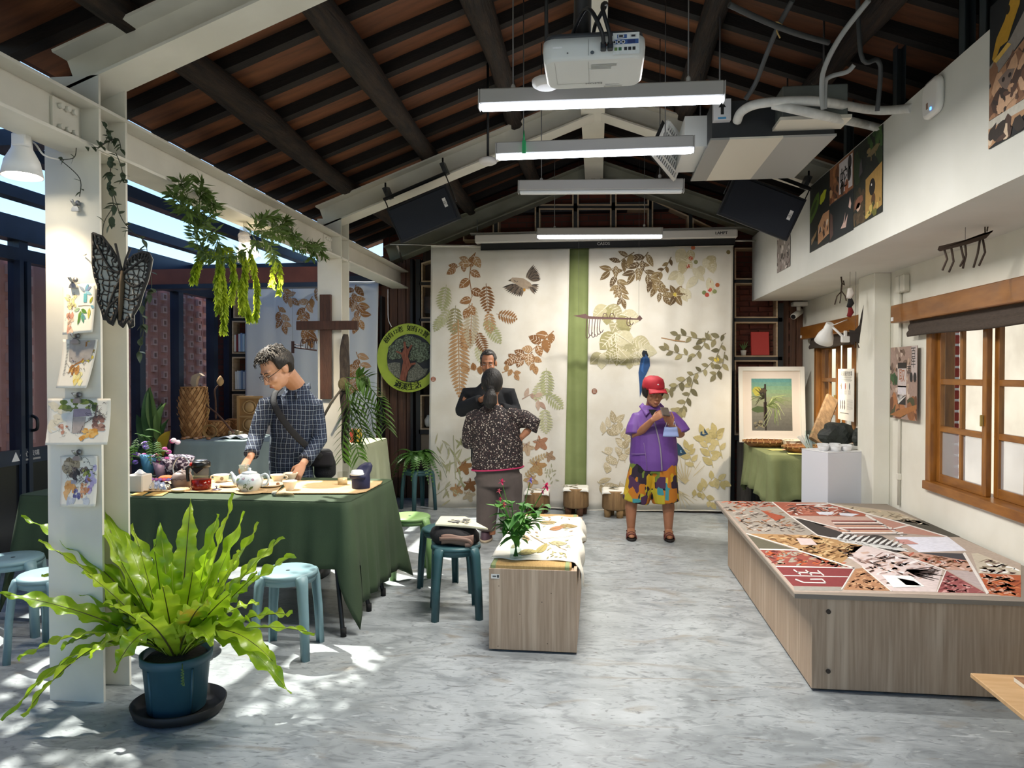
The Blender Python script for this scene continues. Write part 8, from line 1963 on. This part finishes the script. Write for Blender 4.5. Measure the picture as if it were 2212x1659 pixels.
for i in range(150):
 az=RH.uniform(-2.9,-.2)if i%2 else RH.uniform(0,6.28);el=RH.uniform(.6,1.4);v=HK*Vector((.089*cos(el)*cos(az),.110*cos(el)*sin(az)+.012,.110*sin(el)+.03));t_=Vector((cos(az)*.4,sin(az)*.6,-.35));p0=hc+Rh@v;mb.tube([p0,p0+Rh@(t_*.03+v*.08),p0+Rh@(t_*.055-Vector((0,0,.01)))],[.004,.0035,.0008],4)
mb.build('hair_strands',hair_m,hr,kind='stuff')
L1=lambda x,y,z:hc+Rh@(HK*Vector((x,y,z)));gls=M('glasses_frame','1c1614',.35);mb=MB()
for s in(-1,1):
 mb.tube([L1(s*.031+.023*cos(a),-.103+.006*abs(cos(a)),.000+.016*sin(a))for a in[2*pi*i/20 for i in range(21)]],.0016,6);mb.tube([L1(s*.054,-.098,.004),L1(s*.072,-.05,.008),L1(s*.077,.012,.010)],.002,6)
mb.tube([L1(-.009,-.106,.003),L1(0,-.109,.006),L1(.009,-.106,.003)],.0018,6);mb.build('glasses',gls,m1)
bg_=thing('shoulder_bag','black shoulder bag slung across the man in checked shirt','bag',atY(700,995,5.42));bkf=M('bag_black','0f0f11',.8,bump=.3,bscale=120)
mb=MB();P=spline([atY(606,838,5.24),atY(594,850,5.14),atY(592,872,5.045),atY(612,908,5.03),atY(640,942,5.05),atY(668,968,5.10),atY(694,988,5.22)],6);mb.tube(P,.024,8,flat=((0,-1,0),.22));mb.build('strap',bkf,bg_)
c=atY(702,1000,5.32);mb=MB();mb.loft([er(c+Vector((-.01,0,-.125)),.05,.045),er(c+Vector((0,0,-.09)),.085,.06),er(c+Vector((0,0,.0)),.085,.06),er(c+Vector((-.01,0,.09)),.065,.045),er(c+Vector((-.01,0,.11)),.04,.03)]);mb.build('pouch',bkf,bg_,remesh=.01,soft=2)
mb=MB();mb.grid(lambda a,b:c+Vector((-.08+.165*a,-.062-.012*sin(pi*a),.09-.11*b)),8,5);mb.build('flap',M('bag_flap','242226',.8),bg_,solid=.008)
p=atY(527,1014,4.86);t=thing('glass_cup','small ribbed glass cup held in the man right fingers','cup',p);mb=MB();mb.lathe([(.022,-.03),(.026,-.027),(.035,.03),(.033,.03),(.024,-.022)],p,18);mb.build('glass',M('smoky_glass','8f9a92',.15,alpha=.55),t);mb=MB();mb.tube([p+Vector((.035*cos(i*pi/9),.035*sin(i*pi/9),.03))for i in range(19)],.002,5);mb.build('rim',M('smoky_glass'),t)
# ================= woman seen from behind
B=Vector((-.90,6.45,0));m2=thing('person','woman with ponytail in dark floral blouse seen from behind','person',B)
A2=lambda u,v,dy=0.:atY(u,v,B.y+dy)
hc=A2(1063,832);Rh=Matrix.Rotation(pi+.1,3,'Z');nk=A2(1064,868);sL,sR=A2(1022,892),A2(1108,890);pel=A2(1075,1010)
eL,wL=A2(1014,955,.06),A2(1030,935,.26);eR,wR=A2(1152,918,.0),A2(1126,945,-.03)
mb=MB();head(mb,hc,Rh,1.12);mb.tube([nk+Vector((0,0,-.04)),nk,hc+Vector((0,.0,-.05))],[.06,.05,.05],12)
mb.loft([er(pel+Vector((0,0,-.08)),.15,.11),er(pel+Vector((0,0,.15)),.14,.1),er(nk+Vector((0,0,-.14)),.13,.08),er(nk+Vector((0,0,-.03)),.06,.06)])
for s_,e_,w_ in((sL,eL,wL),(sR,eR,wR)):mb.tube([s_,e_,e_.lerp(w_,.5),w_],[.045,.04,.035,.026],12)
hand(mb,wR,(-.6,.1,-.6),(.5,-.8,.1),(0,.6,.8),(.5,.5,.5,.5),.3,.92);hand(mb,wL,(.3,.6,.4),(-.5,0,.8),(.5,-.5,.5),(.6,)*4,.5,.92)
for x in(-.08,.09):mb.tube([pel+Vector((x,0,-.05)),B+Vector((x+.03,0,.45)),B+Vector((x+.03,0,.06))],[.08,.055,.04],10)
mb.build('body',skin2,m2,remesh=VX+.0015,soft=3)
fl=floral();mb=MB()
mb.loft([er(pel+Vector((-.005,0,-.005)),.235,.17),er(pel+Vector((0,0,.10)),.232,.165),er(pel+Vector((0,0,.25)),.225,.155),er(pel.lerp(nk,.66),.22,.145),er(nk+Vector((0,0,-.12)),.18,.115),er(nk+Vector((0,0,-.07)),.125,.09),er(nk+Vector((0,0,-.025)),.07,.07)])
mb.tube([sL+Vector((.06,0,-.01)),sL+Vector((.01,0,-.04)),sL.lerp(eL,.6),eL,eL.lerp(wL,.5)],[.06,.078,.08,.076,.066],14)
mb.tube([sR+Vector((-.06,0,-.01)),sR+Vector((.0,0,-.04)),sR.lerp(eR,.55),eR+Vector((-.01,0,.01)),eR.lerp(wR,.35)],[.06,.078,.085,.088,.08],14)
mb.build('floral_blouse',fl,m2,remesh=.009,soft=4)
mb=MB();mb.tube([pel+Vector((.236*cos(i*pi/20),.172*sin(i*pi/20),-.004+.018*cos(i*pi/20)))for i in range(41)],.007,6);mb.build('pink_hem',M('magenta_trim','b02858',.7),m2)
tr_m=M('grey_trousers','5c524e',.9,col2='4e4541',nscale=5);mb=MB();mb.loft([er(pel+Vector((0,0,-.16)),.195,.15),er(pel+Vector((0,0,.05)),.20,.15)])
for x,fx in((-.095,-.10),(.10,.12)):mb.tube([pel+Vector((x,0,-.08)),B+Vector(((x+fx)/2+.02,0,.5)),B+Vector((fx,0,.10))],[.125,.108,.088],16)
mb.build('trousers',tr_m,m2,remesh=.01,soft=4)
for fx in(-.10,.12):
 mb=MB();f_=B+Vector((fx,.03,0));mb.loft([er(f_+Vector((0,0,.004)),.05,.125),er(f_+Vector((0,0,.03)),.052,.127),er(f_+Vector((0,-.02,.07)),.045,.09),er(f_+Vector((0,-.04,.10)),.04,.05)]);so=mb.build('shoe',M('purple_shoe','4a3440',.7),m2,remesh=.008,soft=2)
 mb=MB();mb.loft([er(f_+Vector((0,0,0)),.054,.13),er(f_+Vector((0,0,.025)),.056,.132)]);mb.build('sole',M('pale_sole','b4a48c',.8),so)
mb=MB();shell(mb,hc,Rh,1.12,lambda az,el:1.10 if el>(.5 if 3.9<az<5.5 else-.95)else 0,36,22);ptail=hc+Vector((.005,-.125,-.045));mb.ell(ptail+Vector((0,.02,.01)),(.04,.04,.035),12,8);mb.tube([ptail,ptail+Vector((.002,-.03,-.05)),ptail+Vector((.0,-.03,-.11)),ptail+Vector((-.004,-.02,-.155))],[.036,.062,.064,.03],12);mb.build('hair',hair_m,m2,remesh=.007,soft=2)
mb=MB();mb.tube([ptail+Vector((.034*cos(a),.004,.034*sin(a)))for a in[2*pi*i/14 for i in range(15)]],.006,6);mb.build('hair_tie',M('tie_black','0c0c0c',.6),m2)
# ================= man in black facing the camera
B=Vector((-.98,7.06,0));m3=thing('person','grey-haired man in black sweater facing the woman with ponytail','person',B)
A3=lambda u,v,dy=0.:atY(u,v,B.y+dy)
hc=A3(1055,785,-.03);Rh=Matrix.Rotation(.05,3,'Z')@Matrix.Rotation(radians(12),3,'X');nk=A3(1056,822);sR,sL=A3(1012,846),A3(1098,846);pel=A3(1058,985)
eR,eL=A3(999,884,-.02),A3(1112,892,-.02);wR,wL=A3(1042,862,-.22),A3(1078,880,-.22)
mb=MB();head(mb,hc,Rh,1.02);mb.tube([nk+Vector((0,0,-.05)),nk,hc+Vector((0,.02,-.05))],[.065,.058,.056],12);mb.loft([er(pel+Vector((0,0,-.08)),.14,.1),er(pel+Vector((0,0,.2)),.14,.09),er(nk+Vector((0,0,-.16)),.16,.085),er(nk+Vector((0,0,-.03)),.06,.06)])
for s_,e_,w_ in((sR,eR,wR),(sL,eL,wL)):mb.tube([s_,e_,e_.lerp(w_,.5),w_],[.045,.04,.035,.027],12)
hand(mb,wR,(.8,-.1,.2),(0,-.8,.4),(.1,.2,.9),(.4,)*4,.4);hand(mb,wL,(-.8,-.1,.2),(0,-.8,.4),(.1,.2,.9),(.4,)*4,.4)
for x in(-.09,.09):mb.tube([pel+Vector((x,0,-.05)),B+Vector((x,0,.48)),B+Vector((x,0,.06))],[.08,.055,.04],10)
mb.build('body',skin2,m3,remesh=VX+.001,soft=3);face_parts(hc,Rh,1.02,m3,brow='2a2420',shut=.4)
mb=MB();mb.loft([er(pel+Vector((0,0,-.06)),.19,.14),er(pel+Vector((0,0,.2)),.19,.14),er(pel.lerp(nk,.68),.215,.14),er(nk+Vector((0,0,-.14)),.195,.12),er(nk+Vector((0,0,-.08)),.14,.09),er(nk+Vector((0,0,-.02)),.075,.07)])
for s_,e_,w_ in((sR,eR,wR),(sL,eL,wL)):mb.tube([nk.lerp(s_,.5)+Vector((0,0,-.07)),s_+Vector((0,0,-.02)),e_,e_.lerp(w_,.9)],[.06,.082,.084,.058],14)
mb.build('sweater',M('black_sweater','15171b',.9,bump=.1,bscale=200),m3,remesh=.009,soft=4)
mb=MB();mb.loft([er(pel+Vector((0,0,-.14)),.17,.12),er(pel+Vector((0,0,0)),.17,.12)])
for x in(-.09,.09):mb.tube([pel+Vector((x,0,-.08)),B+Vector((x,0,.5)),B+Vector((x,0,.09))],[.1,.085,.07],12)
mb.build('trousers',M('dark_trousers','1e1f24',.9),m3,remesh=.01,soft=3)
for x in(-.09,.09):
 mb=MB();f_=B+Vector((x,-.05,0));mb.loft([er(f_+Vector((0,0,.003)),.048,.13),er(f_+Vector((0,0,.04)),.05,.13),er(f_+Vector((0,.05,.09)),.042,.06)]);mb.build('shoe',M('black_shoe'),m3,remesh=.009,soft=2)
mb=MB();shell(mb,hc,Rh,1.02,lambda az,el:1.05 if el>(.72 if 3.75<az<5.7 else.12 if(az<.5 or az>5.9 or abs(az-pi)<.5)else-.5)else 0,36,22);mb.build('hair',hair_g,m3,remesh=.006,soft=2)
# ================= woman with the red cap
B=Vector((.475,6.74,0));m4=thing('person','woman in red cap and purple jacket looking down at phone','person',B)
A4=lambda u,v,dy=0.:atY(u,v,B.y+dy)
hc=A4(1411,849,-.05);Rh=Matrix.Rotation(.28,3,'Z')@Matrix.Rotation(radians(10),3,'X');nk=A4(1408,873);sR,sL=A4(1378,899),A4(1450,899);pel=A4(1412,1000)
eR,eL=A4(1374,942,-.06),A4(1470,940,-.06);wR,wL=A4(1411,906,-.27),A4(1449,918,-.25)
mb=MB();head(mb,hc,Rh,1.08);mb.tube([nk+Vector((0,0,-.05)),nk,hc+Vector((0,.01,-.05))],[.06,.052,.05],12);mb.loft([er(pel+Vector((0,0,-.08)),.14,.1),er(pel+Vector((0,0,.15)),.13,.09),er(nk+Vector((0,0,-.14)),.13,.08),er(nk+Vector((0,0,-.03)),.06,.058)])
for s_,e_,w_ in((sR,eR,wR),(sL,eL,wL)):mb.tube([s_,e_,e_.lerp(w_,.4),w_],[.045,.042,.037,.025],14)
hand(mb,wR,(.75,-.25,.55),(-.35,-.8,.5),(.2,-.2,.9),(.35,.5,.6,.7),.5,.95);hand(mb,wL,(-.35,-.35,.75),(.2,-.9,-.1),(.7,.2,.4),(.8,.8,.85,.9),.6,.95)
fR,fL=A4(1363,1160),A4(1444,1160)
for s,f_ in((-1,fR),(1,fL)):mb.tube([pel+Vector((s*.085,0,-.05)),Vector((f_.x*.9+pel.x*.1,B.y,.46)),Vector((f_.x,B.y+.01,.28)),Vector((f_.x,B.y+.01,.08)),Vector((f_.x,B.y,.045))],[.085,.058,.056,.036,.038],14);mb.loft([er(Vector((f_.x,B.y-.05,.025)),.038,.105),er(Vector((f_.x,B.y-.05,.045)),.04,.105),er(Vector((f_.x,B.y-.01,.08)),.034,.05)])
mb.build('body',skin2,m4,remesh=VX,soft=3);face_parts(hc,Rh,1.08,m4,shut=.5)
jk=M('purple_jacket','6f4596',.6,col2='633c88',nscale=5,bump=.15,bscale=14);mb=MB()
mb.loft([er(pel+Vector((0,0,-.06)),.205,.155),er(pel+Vector((.0,0,.03)),.222,.165),er(pel+Vector((0,0,.2)),.21,.155),er(pel.lerp(nk,.64),.20,.14),er(nk+Vector((0,0,-.15)),.18,.12),er(nk+Vector((0,0,-.10)),.15,.105),er(nk+Vector((0,0,-.055)),.105,.088),er(nk+Vector((0,.01,-.01)),.075,.072)])
for s_,e_,w_ in((sR,eR,wR),(sL,eL,wL)):
 sg=-1 if s_ is sR else 1;mb.tube([nk.lerp(s_,.5)+Vector((0,0,-.06)),s_+Vector((0,0,-.015)),s_.lerp(e_,.55)+Vector((sg*.012,0,0)),s_.lerp(e_,.98)+Vector((sg*.008,.01,.01))],[.05,.066,.082,.092],16)
mb.build('purple_jacket',jk,m4,remesh=.008,soft=4)
mb=MB()
for sg in(-1,1):mb.grid(lambda a,b:nk+Vector((sg*(.078-.05*a+.035*b),.05-.165*a-.02*b,.01-.075*a-.035*b)),8,3)
mb.build('collar',jk,m4,solid=.007)
mb=MB();mb.prism([(-.035,-.01),(.035,-.01),(.0,-.075)],lambda a,b,t_:nk+Vector((a,-.078-t_+b*.45,b-.035)),0,.012);mb.build('black_top',M('black_tee','0c0c0e',.8),m4)
mb=MB();mb.tube(spline([nk+Vector((.0,-.142,-.11)),pel+Vector((.03,-.166,.24)),pel+Vector((.05,-.176,.1)),pel+Vector((.06,-.172,-.05))],6),.007,6,flat=((0,-1,0),.5));mb.build('zipper',M('zip_grey','8a8090',.5),m4)
mb=MB();mb.tube([pel+Vector((-.205,-.09,.09)),pel+Vector((-.15,-.135,.095)),pel+Vector((-.085,-.160,.10))],.004,5);mb.tube([pel+Vector((-.10,-.155,.20)),pel+Vector((-.085,-.164,.10)),pel+Vector((-.07,-.164,-.04))],.003,5);mb.build('pocket_seam',M('seam_lilac','8a70a0',.6),m4)
mb=MB()
for s,f_ in((-1,fR),(1,fL)):mb.tube([pel+Vector((s*.07,0,0)),Vector(((f_.x+pel.x)/2+s*.02,B.y,.52)),Vector((f_.x*.8+pel.x*.2,B.y,.335))],[.14,.13,.125],18)
mb.loft([er(pel+Vector((0,0,-.08)),.19,.14),er(pel,.19,.14)]);mb.build('patchwork_shorts',patchwork(),m4,remesh=.009,soft=4)
sdm=M('brown_sandal','5a2420',.5)
for f_ in(fR,fL):
 q=Vector((f_.x,B.y-.05,0));mb=MB();mb.loft([er(q+Vector((0,0,.001)),.047,.12),er(q+Vector((0,0,.022)),.048,.122)]);so=mb.build('sandal',M('sandal_sole','1c1614',.7),m4)
 for y_,z_,rx in((-.065,.05,.044),(-.03,.062,.044),(.045,.085,.040)):
  mb=MB();mb.tube([q+Vector((rx*cos(i*pi/12),y_,.018+z_*sin(i*pi/12)*.85))for i in range(13)],.014,6,flat=((0,0,1),.35));mb.build('strap',sdm,so)
 mb=MB();mb.tube([q+Vector((-.036,.05,.06)),q+Vector((0,.105,.07)),q+Vector((.036,.05,.06))],.010,6);mb.build('strap',sdm,so)
mb=MB();shell(mb,hc,Rh,1.08,lambda az,el:(1.13+.06*sin(az*9+el*7))if el>(.6 if 3.7<az<5.75 else-.72)else 0,36,22);mb.build('hair',hair_m,m4,remesh=.007,soft=1)
rc=M('red_cap','b01c2c',.7,col2='9c1626',nscale=8);cp=bpy.data.objects.new('cap',None);COL.objects.link(cp);cp.parent=m4;WM[cp.name]=wm(m4)
L4=lambda x,y,z:hc+Rh@(1.1*Vector((x,y,z)));mb=MB();rings=[]
for z,k in((.038,1.0),(.06,1.02),(.09,.98),(.12,.84),(.138,.5),(.143,.08)):rings.append([L4(.089*k*cos(a),.106*k*sin(a)+.008,z)for a in[2*pi*i/24 for i in range(24)]])
mb.loft(rings);mb.build('crown',rc,cp)
mb=MB();mb.grid(lambda a,b:L4((.078+.005*b)*sin((a-.5)*2.4),-.07-.035*cos((a-.5)*2.4)-(.06*b)*cos((a-.5)*2.4)**.5,.05-.016*b-.02*(abs(a-.5)*2)**2*b),14,6);mb.build('brim',rc,cp,solid=.006)
mb=MB();mb.ell(L4(0,-.100,.09),(.008,.004,.006),8,6);mb.build('emblem',M('emblem_white','e0dcdc',.5),cp)
p=A4(1437,889,-.36);t=thing('smartphone','smartphone held up in both hands by the woman in red cap','phone',p);rt=Matrix.Rotation(.35,3,'Z')@Matrix.Rotation(-1.1,3,'X')@Matrix.Rotation(.25,3,'Y');mb=MB();mb.box(p,(.07,.010,.14),rt,.003);mb.build('phone_body',M('phone_case','4a4038',.4),t);mb=MB();mb.box(p+rt@Vector((0,.0055,0)),(.066,.001,.138),rt);mb.build('screen',M('phone_screen','202832',.1,emit=.6),t)
t=thing('face_mask','pale blue face mask dangling from the woman wrist','mask',A4(1449,930,-.27));c=A4(1449,931,-.28);mb=MB();mb.grid(lambda a,b:c+Vector((-.055+.11*a+.03*(a-.5)*b,-.012*sin(pi*a)-.006*sin(b*9),.035-.085*b)),10,8);mb.build('mask_sheet',M('mask_blue','9fb0e0',.8,trans=.15),t,solid=.003)
for sg in(-1,1):
 mb=MB();mb.tube(spline([c+Vector((sg*.045,0,.035)),c+Vector((sg*.03,0,.085)),wL+Vector((sg*.02,-.02,.0))],5),.0018,5);mb.build('ear_loop',M('loop_white','e4e4e4',.7),t)
